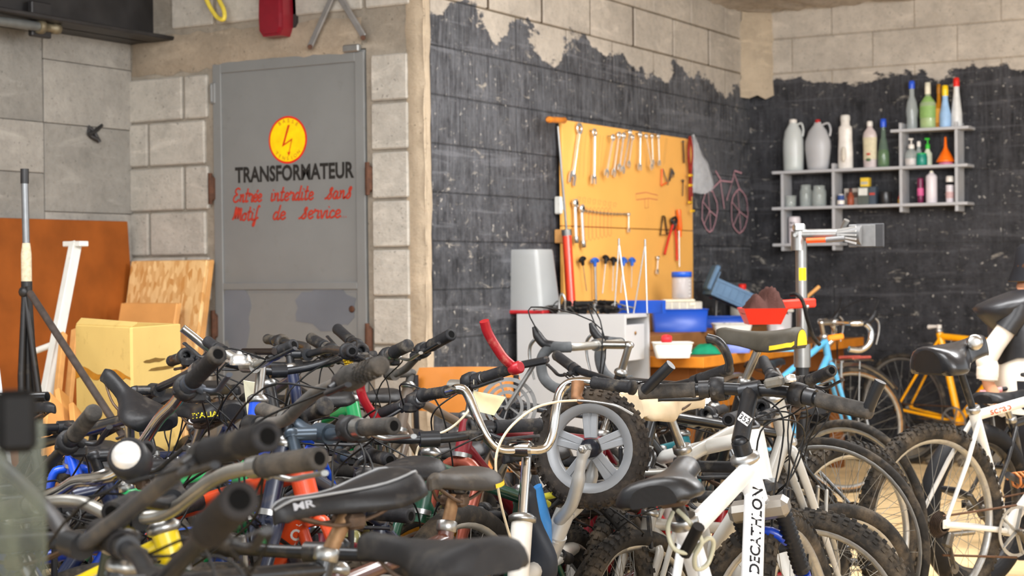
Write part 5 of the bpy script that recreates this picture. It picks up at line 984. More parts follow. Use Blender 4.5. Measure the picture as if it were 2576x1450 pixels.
o = bottle('white spray can with bare nozzle right on the lower shelf', 1313, 84, 242, zt2, [(.96, 0), (1., .015), (1., .86), (.8, .93), (.45, .96), (.4, 1.)], m_can, pm('ivory_plastic', (0, 0, 0)), .06, .3, name='spray_can', cat='spray can')
bottle('slim white spray can with rounded cap at the right end of the lower shelf', 1454, 60, 198, zt2, [(.97, 0), (1., .02), (1., .82)], m_can, m_wht, .2, .98, name='spray_can', cat='spray can', lab=pm('red_print', (206, 170, 168), .5), labr=(.2, .5))
o = bottle('white can with dark lettering on the lowest shelf', 265, 92, 208, zt3, [(.97, 0), (1., .02), (1., .93), (.92, .98), (.9, 1.)], m_can, name='lettered_can', cat='can')
for i, wrd in enumerate(('Nigro', 'Weiss')): 
    vs, fs = text_geo(wrd); R_ = 92 / SC / 2 + .0008; k_ = .016
    MB().add([V((math.sin(v.x * k_ / R_) * R_, -math.cos(v.x * k_ / R_) * R_, .112 - i * .022 + v.y * k_)) for v in vs], fs).build('lettering', pm('can_letters', (60, 54, 58), .5), o) if False else None
for i in range(2):
    q = MB(); R_ = 92 / SC / 2 + .0006
    for k_ in range(5): a0 = -.5 + k_ * .2; q.tube([V((math.sin(a0) * R_, -math.cos(a0) * R_, .098 + .026 * i)), V((math.sin(a0 + .1) * R_, -math.cos(a0 + .1) * R_, .112 + .026 * i)), V((math.sin(a0 + .13) * R_, -math.cos(a0 + .13) * R_, .098 + .026 * i))], .0012, 5)
    q.build('scrawl', pm('can_letters', (60, 54, 58), .5), o)
MB().ball((0, -R_ + .004, .045), .014, 10, 6, 1, .4, 1.6).build('print', pm('peach_print', (222, 186, 150), .5), o)
rr = random.Random(12); q = MB().ball((0, 0, .028), .045, 16, 10, 1, .9, .62); q.v = [tuple(V(v) * rr.uniform(.86, 1.1)) for v in q.v]; q.v = [(v[0], v[1], max(0., v[2])) for v in q.v]
tag(q.build('plastic_sack', glassy('brownish_film', (130, 116, 104), .7, .2)), 'crumpled brownish plastic sack on the lowest shelf behind the stand clamp', 'bag').location = (bx_(455), YB - .02 - SD / 2, zt3)
# ================================================================== BICYCLES
m_tyre = pm('dusty_tyre', (44, 42, 40), .8, 0, .25, 40, .2, dirt=.42, dirtcol=(120, 106, 88)); m_tan = pm('tan_sidewall', (150, 112, 72), .75, 0, .2, 40, 0, dirt=.25)
m_rim = pm('scratched_alloy_rim', (168, 168, 166), .38, .75, .12, 40, 0, dirt=.25, dirtcol=(104, 92, 78)); m_rimb = pm('dark_rim', (52, 52, 54), .4, .4, .15, 40, 0, dirt=.3)
m_spk = pm('dull_spokes', (150, 148, 142), .4, .8, .1, 60); m_hub = pm('greasy_hub', (96, 92, 86), .45, .7, .2, 60, 0, dirt=.35, dirtcol=(70, 60, 50))
m_grip = pm('dusty_black_grip', (40, 40, 42), .6, 0, .2, 60, .2, dirt=.30, dirtcol=(132, 122, 106)); m_gripd = pm('mud_dusted_grip', (62, 60, 58), .75, 0, .25, 50, .3, dirt=.45, dirtcol=(116, 106, 94))
m_bblk = pm('satin_black_bar', (34, 36, 40), .35, .3, .15, 30, 0, dirt=.22); m_balu = pm('dull_alloy_bar', (160, 158, 152), .38, .8, .1, 30, 0, dirt=.25); m_bchr = pm('polished_chrome', (208, 207, 204), .14, 1., .06, 30, 0, dirt=.08, dirtcol=(120, 96, 70)); m_bdust = pm('dust_caked_bar', (72, 70, 68), .65, .1, .2, 30, 0, dirt=.5, dirtcol=(118, 106, 92))
m_bblue = pm('gunmetal_bar', (62, 74, 86), .32, .4, .1, 30, 0, dirt=.12); m_post = pm('scratched_post', (178, 176, 172), .28, 1., .1, 40, 0, dirt=.15); m_postr = pm('rusty_post', (150, 118, 84), .5, .6, .25, 30, 0, dirt=.5, dirtcol=(110, 70, 40))
m_sad = pm('black_saddle', (32, 32, 34), .42, 0, .15, 30, .1, dirt=.2, dirtcol=(100, 92, 82)); m_rail = pm('rusty_rail', (92, 74, 60), .6, .5, .3, 40); m_cab = pm('cable_black', (22, 22, 23), .45); m_cabw = pm('cable_cream', (220, 206, 178), .5, 0, .1, 30); m_chain = pm('rusty_chain', (92, 66, 48), .6, .5, .3, 80)
m_leveralu = pm('alloy_lever', (172, 172, 170), .3, .9, .1, 40, 0, dirt=.15); m_leverblk = pm('black_lever', (40, 41, 44), .4, .2, .1, 40, 0, dirt=.2); m_shift = pm('shifter_black', (36, 36, 38), .5, 0, .15, 60, .1, dirt=.3)
def paint(name, rgb, dirt=.12, met=0.): return pm('paint_' + name, rgb, .32, met, .06, 12, 0, dirt=dirt, coat=.3)

def make_wheel(parent, c, ax, R, tw=.045, knob=False, rim=None, tyre=None, nsp=28, mag=None, wall=None, disc=False, cog=False, name='wheel'):
    c, ax = V(c), V(ax).normalized(); rim = rim or m_rim; tyre = tyre or m_tyre; rt = tw / 2; Rt = R - rt; k = 56 if R > .2 else 44
    x, y, z = frame_of(ax); q = MB()
    if mag: q.lathe([(Rt - rt * .55, -.016), (Rt - rt * .2, -.017), (Rt - rt * .2, .017), (Rt - rt * .55, .016), (Rt - .028 - rt * .5, .013), (Rt - .028 - rt * .5, -.013)], c, ax, k, ring=True)
    else: q.lathe([(Rt - rt * .4, -rt * .55), (Rt - rt * .4 , -rt * .35), (Rt - rt * .8, -rt * .2), (Rt - rt * .8, rt * .2), (Rt - rt * .4, rt * .35), (Rt - rt * .4, rt * .55), (Rt - rt * .9 - .006, rt * .5), (Rt - rt * .9 - .014, 0), (Rt - rt * .9 - .006, -rt * .5)], c, ax, k, ring=True)
    w_ = q.build(name, mag or rim, parent)
    q = MB(); q.lathe([(Rt + math.cos(a) * rt, math.sin(a) * rt) for a in [i * math.tau / 12 for i in range(12)] if not (math.cos(a) < -.9)], c, ax, k, ring=True)
    if knob:
        n = int(2 * math.pi * R / (.030 if knob == 1 else .024)); s = .011 if R > .2 else .009
        for i in range(n):
            for row, (a, dw) in enumerate(((0, 1), (.62, .9), (-.62, .9), (1.15, .75), (-1.15, .75))):
                ph = (i + (.5 if row % 2 else 0)) / n * math.tau + (.15 / n); rd = x * math.cos(ph) + y * math.sin(ph); tg = y * math.cos(ph) - x * math.sin(ph)
                nrm = rd * math.cos(a) + z * math.sin(a); p = c + rd * Rt + nrm * (rt + .0005); bt = nrm.cross(tg)
                q.box(p, (s * 1.1, s * dw * 1.1, .008), M((tg, bt, nrm)).transposed())
    t_ = q.build('tyre', tyre, w_)
    if wall: MB().lathe([(Rt + math.cos(a) * (rt + .0012), math.sin(a) * (rt + .0012)) for a in (2.0, 2.25, 2.5, 2.75)], c, ax, k, cap=False).lathe([(Rt + math.cos(a) * (rt + .0012), math.sin(a) * (rt + .0012)) for a in (-2.75, -2.5, -2.25, -2.0)], c, ax, k, cap=False).build('side_wall', wall, w_)
    if mag:
        q = MB(); ri = Rt - .028 - rt * .5
        for i in range(5):
            a = i * math.tau / 5 + .35
            for da in (-.13, .13):
                d0 = x * math.cos(a + da * 2.2) + y * math.sin(a + da * 2.2); d1 = x * math.cos(a + da) + y * math.sin(a + da); q.bar(c + d0 * .026, c + d1 * (ri + .004), .018, .010, ax, .002)
            q.add([c + (x * math.cos(a + e) + y * math.sin(a + e)) * r_ + ax * h for r_, e in ((.026, -.1), (ri, -.12), (ri, .12), (.026, .1)) for h in (-.003, .003)], [(0, 2, 4, 6), (1, 7, 5, 3), (0, 1, 3, 2), (4, 5, 7, 6)])
        q.build('mag_spokes', mag, w_); MB().lathe([(.010, -.03), (.024, -.02), (.024, .02), (.010, .03)], c, ax, 16).build('hub', pm('black_hub', (24, 26, 34), .4), w_)
        MB().lathe([(.004, -.055), (.004, -.045), (.009, -.045), (.009, -.036), (.013, -.036), (.013, .036), (.009, .036), (.009, .045), (.004, .045), (.004, .055)], c, ax, 6, smooth=False).build('axle', m_gal, w_)
    else:
        q = MB(); Ri = Rt - rt * .9 - .010
        for i in range(nsp):
            a = i * math.tau / nsp; sd = 1 if i % 2 else -1; tw_ = (.55 if (i // 2) % 2 else -.55); q.tube([c + (x * math.cos(a + tw_) + y * math.sin(a + tw_)) * .02 + z * (.028 * sd), c + (x * math.cos(a) + y * math.sin(a)) * Ri], .00105, 3, cap=False)
        q.build('spokes', m_spk, w_, 'stuff')
        MB().lathe([(.006, -.05), (.009, -.045), (.009, -.034), (.024, -.030), (.024, -.027), (.012, -.022), (.012, .022), (.024, .027), (.024, .030), (.009, .034), (.009, .045), (.006, .05)], c, ax, 14).build('hub', m_hub, w_)
        if R > .2: d0 = x * math.cos(.8) + y * math.sin(.8); MB().tube([c + d0 * (Rt - rt * .9 - .01), c + d0 * (Rt - rt * .9 - .04)], .003, 6).build('valve', m_cab, w_)
    if cog:
        q = MB()
        for i in range(cog): q.lathe([(.045 - i * .0032, -.001), (.045 - i * .0032, .001), (.02, .001), (.02, -.001)], c + ax * (.034 + (cog - 1 - i) * -.0 + i * .0042), ax, 26, ring=True, smooth=False)
        q.build('cassette', pm('rusty_cassette', (66, 54, 46), .55, .6, .3, 90), w_)
    return w_

def saddle_geo(L=.27, W=.15, nose=.036, th=.05, curve=.012, tailw=.75):
    """padded top of a saddle, nose towards +x; origin at the top centre"""
    us = (0, .012, .035, .075, .13, .2, .28, .36, .45, .54, .63, .72, .81, .89, .945, .98, 1.); rings = []
    half = [(0, 0), (.3, -.03), (.55, -.11), (.76, -.26), (.9, -.5), (.98, -.78), (1., -1.), (.9, -1.12), (.6, -1.12)]
    for u in us:
        x = -L * .5 + L * u
        pl = W / 2 if u < .2 else (nose / 2 + (W / 2 - nose / 2) * (.5 + .5 * math.cos(math.pi * min(1, (u - .2) / .48))))
        if u < .13: pl *= .55 + .45 * math.sqrt(max(0, 1 - ((.13 - u) / .13) ** 2))
        if u > .89: pl *= math.sqrt(max(.02, 1 - ((u - .89) / .112) ** 2))
        zc = curve * ((2 * (u - .5)) ** 2 - .35) - (.014 * (1 - u / .06) ** 2 if u < .06 else 0) - (.016 * ((u - .86) / .14) ** 2 if u > .86 else 0)
        tk = th * .72 * (1 - .25 * min(1, max(0, (u - .3) / .4))) * (.8 if u < .02 or u > .97 else 1)
        rings.append([V((x, -a * pl, zc + b_ * tk)) for a, b_ in half[::-1]] + [V((x, a * pl, zc + b_ * tk)) for a, b_ in half[1:]])
    q = MB(); n = len(rings[0]); rows = len(rings); vs = [p for r in rings for p in r]
    q.add(vs, [(i * n + j, (i + 1) * n + j, (i + 1) * n + j + 1, i * n + j + 1) for i in range(rows - 1) for j in range(n - 1)], True)
    q.add(rings[0], [tuple(range(n))]); q.add(rings[-1], [tuple(range(n))[::-1]])
    q.add([r[0] for r in rings] + [r[-1] for r in rings], [(i, rows + i, rows + i + 1, i + 1) for i in range(rows - 1)])
    return q, rings

m_bore = pm('bore_black', (6, 6, 6), .9)  # near-black colour puts the shade into hollow grip ends
def grip_part(parent, a, b, r, mat, hollow=True, style=0):
    """rubber grip from inner point a to open outer end b"""
    a, b = V(a), V(b); L = (b - a).length; P = [(r * .8, 0), (r * 1.05, .0), (r * 1.08, .006), (r, .01)]
    if style == 1: n = 14; P += [(r * (1 if i % 2 else .93), .012 + (L - .03) * i / n) for i in range(n + 1)]
    elif style == 2: P += [(r * .92, L * .3), (r * 1.02, L * .55), (r * .92, L * .85)]
    elif style == 3: P = [(r * .8, 0), (r * 1.35, 0), (r * 1.5, L * .08), (r * 1.45, L * .3), (r * 1.15, L * .4), (r * 1.02, L * .42), (r * 1.02, L * .9)]
    P += [(r, L - .012), (r * 1.22, L - .010), (r * 1.22, L - .002), (r * 1.1, L)] if style == 1 else [(r, L - .01), (r * 1.05, L - .005), (r * .98, L)]
    P += [(r * .6, L)] if hollow else [(r * .5, L + .002), (.0005, L + .002)]
    o = MB().lathe(P, a, b - a, 16, cap=not hollow).build('grip', mat, parent)
    if hollow: MB().lathe([(r * .6, L), (r * .58, L - .025), (.0005, L - .025)], a, b - a, 16).build('grip_bore', m_bore, o)
    if style == 3:
        q = MB(); x, y, z = frame_of(b - a); rr = r * 1.02
        for i in range(9):
            for k in range(10): an = (k + .5 * (i % 2)) * math.tau / 10; nn = x * math.cos(an) + y * math.sin(an); q.box(a + z * (L * .44 + i * L * .052) + nn * rr, (.005, .006, .005), M((z.cross(nn), z, nn)).transposed())
        q.build('grip_studs', mat, o, 'stuff')
    return o

NB = 0
def bike(label, B, S, half=None, path=None, bar='flat', steer=0., frame=None, R=.32, tw=.045, knob=0, grip=None, gr=.0165, gl=.12, gstyle=0, ghollow=True, barm=None, br=.0118, levers=True, leverm=None, sad=None, sadm=None, postm=None, spin=0., pitch=0., fork='rigid', forkm=None, fw=True, rw=True, fcol=None, tyre=None, rimm=None, wall=None, reach=.07, rise=.05, stemm=None, tr=.0165, cable=2, gear=False, shifter=False, lean=0., guard=False, head=.13, stem='quill', cs=None, stt=.0, step=False, basket=False, bartw=.0, ends=None, nosad=False, zbb=None, hubofs=.04, forkang=71, seatang=17, mz=0., stemr=None, ca=None, cm=None, nring=1, ttd=.02, name='bicycle', saddrop=0., kids=False, skip=()):
    """one bicycle on the floor: B = handlebar clamp, S = saddle top (world points); everything else hangs between them"""
    global NB; NB += 1
    B, S = V(B), V(S); d = B - S; h = math.atan2(d.y, d.x); zbb = zbb or max(.2, R * .84); frame = frame or paint('black', (30, 31, 34), .25); stemm = stemm or m_bblk; barm = barm or m_bblk; leverm = leverm or m_leverblk; grip = grip or m_grip; sadm = sadm or m_sad; postm = postm or m_post
    tn = math.tan(rad(seatang)); xs = -(S.z - zbb) * tn; c_, s_ = math.cos(h), math.sin(h); zs_ = S.z / math.cos(lean); xs = -(zs_ - zbb) * tn; yo = -zs_ * math.sin(lean); ox, oy = S.x - xs * c_ + yo * s_, S.y - xs * s_ - yo * c_
    rt = thing(name, label, 'bicycle', (ox, oy, 0), h, 'bicycles crowding the workshop'); rt.rotation_euler = (lean, 0, h); inv = (M.Translation((ox, oy, 0)) @ rotz(h) @ M.Rotation(lean, 4, 'X')).inverted()
    b = inv @ B; sd = inv @ S
    # steering direction from the handlebar
    if path: P = [inv @ V(p) for p in path]
    elif half:
        hp = [inv @ V(p) for p in half]; n = V((hp[0].x - b.x, hp[0].y - b.y, 0)).normalized(); mir = [p - n * (2 * (p - b).dot(n)) + V((0, 0, mz * abs((p - b).dot(n)) / .28)) for p in hp]; P = hp + [b] + mir[::-1]
    else:
        H = {'flat': [(-.05, .29, .02), (-.035, .17, .02), (-.01, .09, .004)], 'riser': [(-.06, .31, .055), (-.04, .18, .05), (.0, .09, .005)], 'city': [(-.2, .27, .03), (-.09, .27, .045), (.03, .18, .035), (.03, .08, .01)], 'straight': [(-.02, .28, .0), (-.01, .17, 0), (0, .08, 0)]}.get(bar, [])
        if bar == 'drop': H = [(-.02, .2, -.13), (.045, .205, -.135), (.095, .205, -.10), (.105, .2, -.04), (.075, .195, -.002), (.03, .19, .0), (0, .15, .0)]
        cs_, sn_ = math.cos(steer), math.sin(steer); P = []
        for sgn in (1, -1):
            hh = [V((b.x + x * cs_ - y * sgn * sn_, b.y + x * sn_ + y * sgn * cs_, b.z + z)) for x, y, z in H]; P = hh if sgn > 0 else P + [b] + hh[::-1]
    n = V((P[0].x - P[-1].x, P[0].y - P[-1].y, 0)).normalized()
    if half or path:
        st = math.atan2(n.y, n.x) - math.pi / 2; st = (st + math.pi) % math.tau - math.pi
        if abs(st) > math.pi / 2: st = (st + math.tau) % math.tau - math.pi
    else: st = steer
    fwd = V((math.cos(st), math.sin(st), 0))
    ct, sn = math.cos(rad(forkang)), math.sin(rad(forkang)); ax = V((-ct, 0, sn))     # steering axis, pointing up
    HT = V((b.x, b.y, b.z)) - fwd * reach - V((0, 0, rise)); HT.y *= .6
    zmin = 2 * R + .045; HB = HT - ax * head
    if HB.z < zmin: HB = HT - ax * max(.05, (HT.z - zmin) / sn)
    def turn(p): return HT + M.Rotation(st, 3, ax) @ (V(p) - HT)
    lf = (HB.z - R) / sn; hub0 = HB - ax * lf + V((hubofs, 0, 0)); hub0.z = R
    hub = turn(hub0); hub.z = R; fax = M.Rotation(st, 3, ax) @ V((0, -1, 0)); fax = V((fax.x, fax.y, fax.z * .4)).normalized()
    BBp = V((0, 0, zbb)); seat_dir = V((-tn, 0, 1)).normalized(); zst = max(zbb + .12, min(sd.z - .10 - stt, HT.z + .05)); ST = BBp + V((-tn * (zst - zbb), 0, zst - zbb)); cs = cs or .40 * (R / .33) + .03; RH = V((-cs, 0, R))
    # frame
    q = MB(); TT = HT - ax * ttd
    q.tube([HT, HB], tr * 1.12, 14); q.tube([HB + ax * .02, BBp], tr * 1.05, 12); q.tube([BBp, ST], tr, 12)
    if step: q.tube(spline([TT - ax * .06, TT * .5 + (BBp + V((0, 0, .12))) * .5 + V((0, 0, -.02)), BBp.lerp(ST, .35)]), tr * .9, 10)
    else: q.tube([TT, BBp.lerp(ST, .93)], tr * .92, 12)
    q.tube([BBp + V((0, -.036, 0)), BBp + V((0, .036, 0))], .022, 14)
    for s2 in (-1, 1):
        q.tube([BBp + V((-.02, .018 * s2, 0)), BBp.lerp(RH, .35) + V((0, .04 * s2, 0)), RH + V((0, .06 * s2, 0))], [.011, .010, .008], 8); q.tube([BBp.lerp(ST, .9) + V((0, .015 * s2, 0)), BBp.lerp(ST, .9).lerp(RH, .4) + V((0, .042 * s2, 0)), RH + V((0, .06 * s2, 0))], [.009, .0085, .007], 8); q.box(RH + V((.008, .06 * s2, .004)), (.035, .006, .03), None, .002)
    fr = q.build('frame', frame, rt); MB().lathe([(tr * 1.2, 0), (tr * 1.45, .004), (tr * 1.45, .014), (tr * 1.0, .022)], HT, ax, 16).build('headset', m_gal, rt); MB().lathe([(tr * 1.4, -.012), (tr * 1.45, 0)], HB, ax, 16).build('headset', m_gal, rt)
    MB().lathe([(tr * 1.12, -.02), (tr * 1.25, -.018), (tr * 1.25, 0), (tr * 1.12, .002)], ST, seat_dir, 14).build('seat_clamp', m_gal, rt)
    # fork
    if 'fork' not in skip:
        q = MB(); cw = .05 if tw > .03 else .04; Rf = fax.normalized(); fcol = fcol or frame; cr = turn(HB - ax * .02)
        if fork == 'susp':
            q.bar(cr - Rf * (cw + .02), cr + Rf * (cw + .02), .05, .045, ax, .012); q.build('fork', forkm or fcol, rt); dn = (hub - cr).normalized()
            for s2 in (-1, 1):
                a, e = cr + Rf * (cw * s2), hub + Rf * (.052 * s2); mid = a.lerp(e, .48); pr = [(.019, 0)]; L = (mid - a).length; k = int(L / .012)
                for i in range(k): pr += [(.0205, L * (i + .2) / k), (.0150, L * (i + .75) / k)]
                MB().lathe(pr, a, mid - a, 14).build('fork_boot', pm('rubber_boot', (30, 31, 34), .4, 0, .1, 20, 0, dirt=.12), rt); MB().tube([mid, e], [.018, .012], 12).build('fork_leg', fcol, rt)
            a, e = cr + Rf * (cw) + (hub - cr) * .46, cr - Rf * cw + (hub - cr) * .46; mid = (a + e) / 2; up = -(hub - cr).normalized(); up = V((up.x, up.y, up.z)); out = Rf.cross(up) * -1; MB().tube(spline([a, a + up * .07 + Rf * -.005, mid + up * .115, e + up * .07 + Rf * .005, e]), .012, 10).build('fork_arch', fcol, rt)
        elif fork == 'arch':
            for s2 in (-1, 1): q.tube(spline([cr, cr + Rf * (.045 * s2) - ax * .012, cr + Rf * (.075 * s2) - ax * .06, cr.lerp(hub, .5) + Rf * (.066 * s2), hub + Rf * (.055 * s2)]), .0155, 12)
            q.build('fork', fcol, rt)
        else:
            q.tube([cr + ax * .03, cr - ax * .012], .018, 10); 
            for s2 in (-1, 1): q.tube(spline([cr + Rf * (.012 * s2), cr + Rf * (cw * s2) - ax * .02, cr.lerp(hub, .5) + Rf * (cw * s2) - ax.cross(Rf) * 0, hub + Rf * (.05 * s2)], 4), [.0125] * 8 + [.011, .010, .009, .008, .0075], 9)
            q.build('fork', fcol, rt)
    if fw: wf = make_wheel(rt, hub, fax, R, tw, knob, rimm, tyre, wall=wall)
    if rw: wr = make_wheel(rt, RH, V((0, -1, 0)), R, tw, knob, rimm, tyre, wall=wall, cog=7 if gear else 1)
    if guard:
        for (cc, axx, a0, a1) in ((hub, fax, .3, 2.5), (RH, V((0, -1, 0)), .6, 2.9)):
            f_ = V((0, 0, 1)).cross(axx).normalized() * -1; ring = []
            q = MB(); nn = 20; Rg = R + .018; vs = []
            for i in range(nn + 1):
                an = a0 + (a1 - a0) * i / nn; rd = f_ * math.cos(an) + V((0, 0, 1)) * math.sin(an)
                for wv, dr in ((-.024, -.010), (-.012, .004), (0, .008), (.012, .004), (.024, -.010)): vs.append(cc + rd * (Rg + dr) + axx * wv)
            q.add(vs, [(i * 5 + j, i * 5 + j + 1, (i + 1) * 5 + j + 1, (i + 1) * 5 + j) for i in range(nn) for j in range(4)], True); q.build('mudguard', guard, rt)
    # stem, bar, grips
    q = MB(); top = b - fwd * reach
    top = HT + ax * ((b.z - HT.z) / sn if stem == 'quill' else .05)
    q.tube([HT - ax * .01, top], .0125 if stem == 'quill' else (stemr or .0155) * 1.05, 12); q.tube([top, b], stemr or (.0135 if stem == 'quill' else .0165), 12); nb = n; q.tube([b - nb * .024, b + nb * .024], br + .0075, 14); q.lathe([(.016, -.004), (.017, .006), (.010, .012)], top, ax, 12); st_o = q.build('stem', stemm, rt)
    Ps = spline(P, 5); bo = MB().tube(Ps, br, 12).build('handlebar', barm, rt)
    # arc-length helpers
    for side in (0, 1):
        if path and ends is not None and side not in ends: continue
        Q = Ps if side == 0 else Ps[::-1]; e0 = Q[0]; acc = 0; a = Q[-1]
        for u, v in zip(Q, Q[1:]):
            l = (v - u).length
            if acc + l >= gl: a = u.lerp(v, (gl - acc) / l); break
            acc += l
        out = (e0 - a).normalized()
        if bar != 'drop': grip_part(bo, a, a + out * (gl + .002), gr, grip, ghollow, gstyle)
        else:
            q = MB(); nQ = len(Q); seg = Q[:int(nQ * .42)]; q.tube(seg, br * 1.32, 12); q.build('bar_tape', grip, bo)
            hp = Q[int(len(Q) * .30)]; H1 = hp + fwd * .03 + V((0, 0, .01)); hood = MB().tube(spline([hp - fwd * .01, H1, hp + fwd * .055 + V((0, 0, .035)), hp + fwd * .07 + V((0, 0, .065))]), [.016, .018, .018, .017, .016, .016, .016, .016, .016, .016, .016, .015, .013, .011, .009, .007][:16], 10).build('brake_hood', m_sad, bo)
            MB().tube(spline([hp + fwd * .06 + V((0, 0, .03)), hp + fwd * .085 + V((0, 0, 0)), hp + fwd * .085 + V((0, 0, -.05)), hp + fwd * .07 + V((0, 0, -.11))]), [.006, .008, .009, .009, .009, .008, .008, .008, .008, .007, .007, .007, .006, .006, .005, .005], 8, flat=.6).build('brake_lever', m_leveralu, hood); MB().tube(spline([H1, H1 + fwd * .05 + V((0, 0, .12)), top + fwd * .1 + V((0, 0, .05)), HB + fwd * .05]), .0025, 5).build('cable', m_cab, rt)
        if levers and bar != 'drop':
            dwn = fwd * .72 + V((0, 0, -.42)); a1 = a - out * .02
            lv = MB().tube([a1 - out * .012, a1 + out * .012], br + .006, 12); lv.tube([a1, a1 + dwn * .035], .010, 8); lo = lv.build('lever_clamp', leverm, bo); MB().tube(spline([a1 + dwn * .03, a1 + dwn * .06 + out * .03, a1 + dwn * .058 + out * .08, a1 + dwn * .055 + out * .125]), [.006, .007, .0075, .0075, .0075, .007, .007, .007, .007, .007, .0065, .0065, .0065, .0065, .006, .0075], 8, flat=.65).build('brake_lever', leverm, lo)
            if shifter: MB().lathe([(br, -.012), (br + .012, -.012), (br + .014, .004), (br + .012, .02), (br, .02)], a1 - out * .035, out, 12, ring=True).box(a1 - out * .035 + dwn * .03 - V((0, 0, .004)), (.035, .03, .026), None, .006).tube([a1 - out * .03 + dwn * .03, a1 - out * .03 + dwn * .03 - fwd * .05 + V((0, 0, .004))], .005, 6).build('shifter', m_shift, bo)
            for k in range(cable):
                bulge = fwd * random.uniform(.07, .13) + V((0, 0, random.uniform(-.07, .04))); MB().tube(spline([a1 + dwn * .03 - out * .01, a1 * .6 + b * .4 + bulge + out * -.03, b + bulge * .8 - out * random.uniform(.01, .08) + V((0, 0, -.06)), HB + fwd * .06 - out * .02, (cr if 'fork' not in skip else HB) + fwd * .03 - V((0, 0, .1)) if k == 0 else BBp.lerp(HB, .8) + V((0, .03, .0))], 5), .0023, 5).build('cable', m_cab, rt)
    # saddle and post
    if not nosad:
        L, W = (.27, .155) if not kids else (.21, .13); sk = dict(L=L, W=W); sk.update(sad or {}); acc = sk.pop('accent', None); tail = sk.pop('tail', None); spr = sk.pop('springs', False); q, rings = saddle_geo(**sk)
        Tm = M.Translation(sd) @ rotz(spin) @ M.Rotation(pitch, 4, 'Y'); q.xf(Tm); so_ = q.build('saddle', sadm, rt)
        pt = V((-tn, 0, 1)).normalized(); ptop = sd + V((.0, 0, -.075)); ptop = Tm @ V((-.005, 0, -.052)); q = MB().tube([ST - seat_dir * .02, ptop], .0132 if not kids else .0125, 12).build('seatpost', postm, rt)
        q = MB()
        for s2 in (-1, 1): q.tube(spline([Tm @ V(p) for p in ((-.10, .05 * s2, -.03), (-.05, .022 * s2, -.058), (.03, .021 * s2, -.058), (.10, .008 * s2, -.03))]), .0036, 6)
        q.build('saddle_rails', m_rail, so_); MB().box(Tm @ V((-.01, 0, -.06)), (.035, .055, .026), None, .006).build('saddle_clamp', m_rail, so_)
        if spr:
            for s2 in (-1, 1):
                pts = [Tm @ V((-.085 + math.cos(a) * .016, .05 * s2 + math.sin(a) * .016, -.045 - .045 * a / 25)) for a in [i * .8 for i in range(32)]]; MB().tube(pts, .0035, 6).build('saddle_spring', m_rail, so_)
        if tail:
            q = MB(); rr_ = rings[1:7]
            for e_ in (1, -1):
                i0, i1 = (2, 3) if e_ > 0 else (-3, -4)
                a_ = [Tm @ (r[i0] + V((-.0015, -.0022 * e_, .0))) for r in rr_]; b_ = [Tm @ (r[i1] + V((-.0015, -.002 * e_, .0006))) for r in rr_]; q.add(a_ + b_, [(i, i + 1, len(a_) + i + 1, len(a_) + i) for i in range(len(a_) - 1)], True)
            a_ = [Tm @ (rings[0][j] * 1.0 + V((-.0016, 0, 0))) for j in range(2, len(rings[0]) - 2)]; q.add(a_, [tuple(range(len(a_)))]); q.build('saddle_trim', tail, so_)
        if acc:
            q = MB(); n_ = len(rings)
            for s2 in (0, 1): q.tube([Tm @ (r[6 if s2 == 0 else -7] * 1.0 + V((0, (-.0015 if s2 == 0 else .0015), .001))) for r in rings], .0022, 5)
            q.build('saddle_piping', acc, so_)
    else: so_ = None
    # cranks
    cm = cm or (m_hub if not kids else m_rim); q = MB(); Rc = .09 if R > .25 else .06; q.lathe([(Rc, -.0015), (Rc, .0015), (Rc - .012, .0015), (Rc - .012, -.0015)], BBp + V((0, -.05, 0)), (0, -1, 0), 30, ring=True, smooth=False)
    for k in range(1, nring): q.lathe([(Rc - .02 * k, -.0015), (Rc - .02 * k, .0015), (Rc - .02 * k - .01, .0015), (Rc - .02 * k - .01, -.0015)], BBp + V((0, -.05 - .007 * k, 0)), (0, -1, 0), 30, ring=True, smooth=False)
    for i in range(5): a = i * math.tau / 5; q.bar(BBp + V((0, -.05, 0)), BBp + V((math.cos(a) * (Rc - .005), -.05, math.sin(a) * (Rc - .005))), .004, .014, V((0, 1, 0)))
    ch = q.build('chainring', m_rim, rt); ca = random.uniform(0, 6.28) if ca is None else ca; cl = .165 if R > .25 else .1
    for s2 in (-1, 1):
        u = V((math.cos(ca), 0, math.sin(ca))) * s2; o0 = BBp + V((0, .062 * s2, 0)); MB().bar(o0 - u * .012, o0 + u * cl, .013, .026, V((0, 1, 0)), .004).build('crank', cm, rt); MB().box(o0 + u * cl + V((0, .055 * s2, 0)), (.09, .085, .022), M.Rotation(random.uniform(-.5, .5), 3, 'Y'), .006).build('pedal', m_sad, rt)
    if rw:
        for s2 in (-1, 1): pass
        MB().tube([BBp + V((0, -.05, Rc)), RH + V((0, -.05, .03))], .0042, 5).tube([BBp + V((0, -.05, -Rc)), RH + V((0, -.05, -.03 if not gear else -.1))], .0042, 5).build('chain', m_chain, rt)
        if gear: g0 = RH + V((.02, -.055, -.05)); MB().box(g0, (.03, .03, .05), M.Rotation(.4, 3, 'Y'), .006).bar(g0, g0 + V((.03, 0, -.10)), .006, .02, V((0, 1, 0)), .002).lathe([(.018, -.003), (.018, .003)], g0 + V((.0, 0, -.02)), (0, 1, 0), 12).lathe([(.018, -.003), (.018, .003)], g0 + V((.03, 0, -.10)), (0, 1, 0), 12).build('derailleur', m_hub, rt)
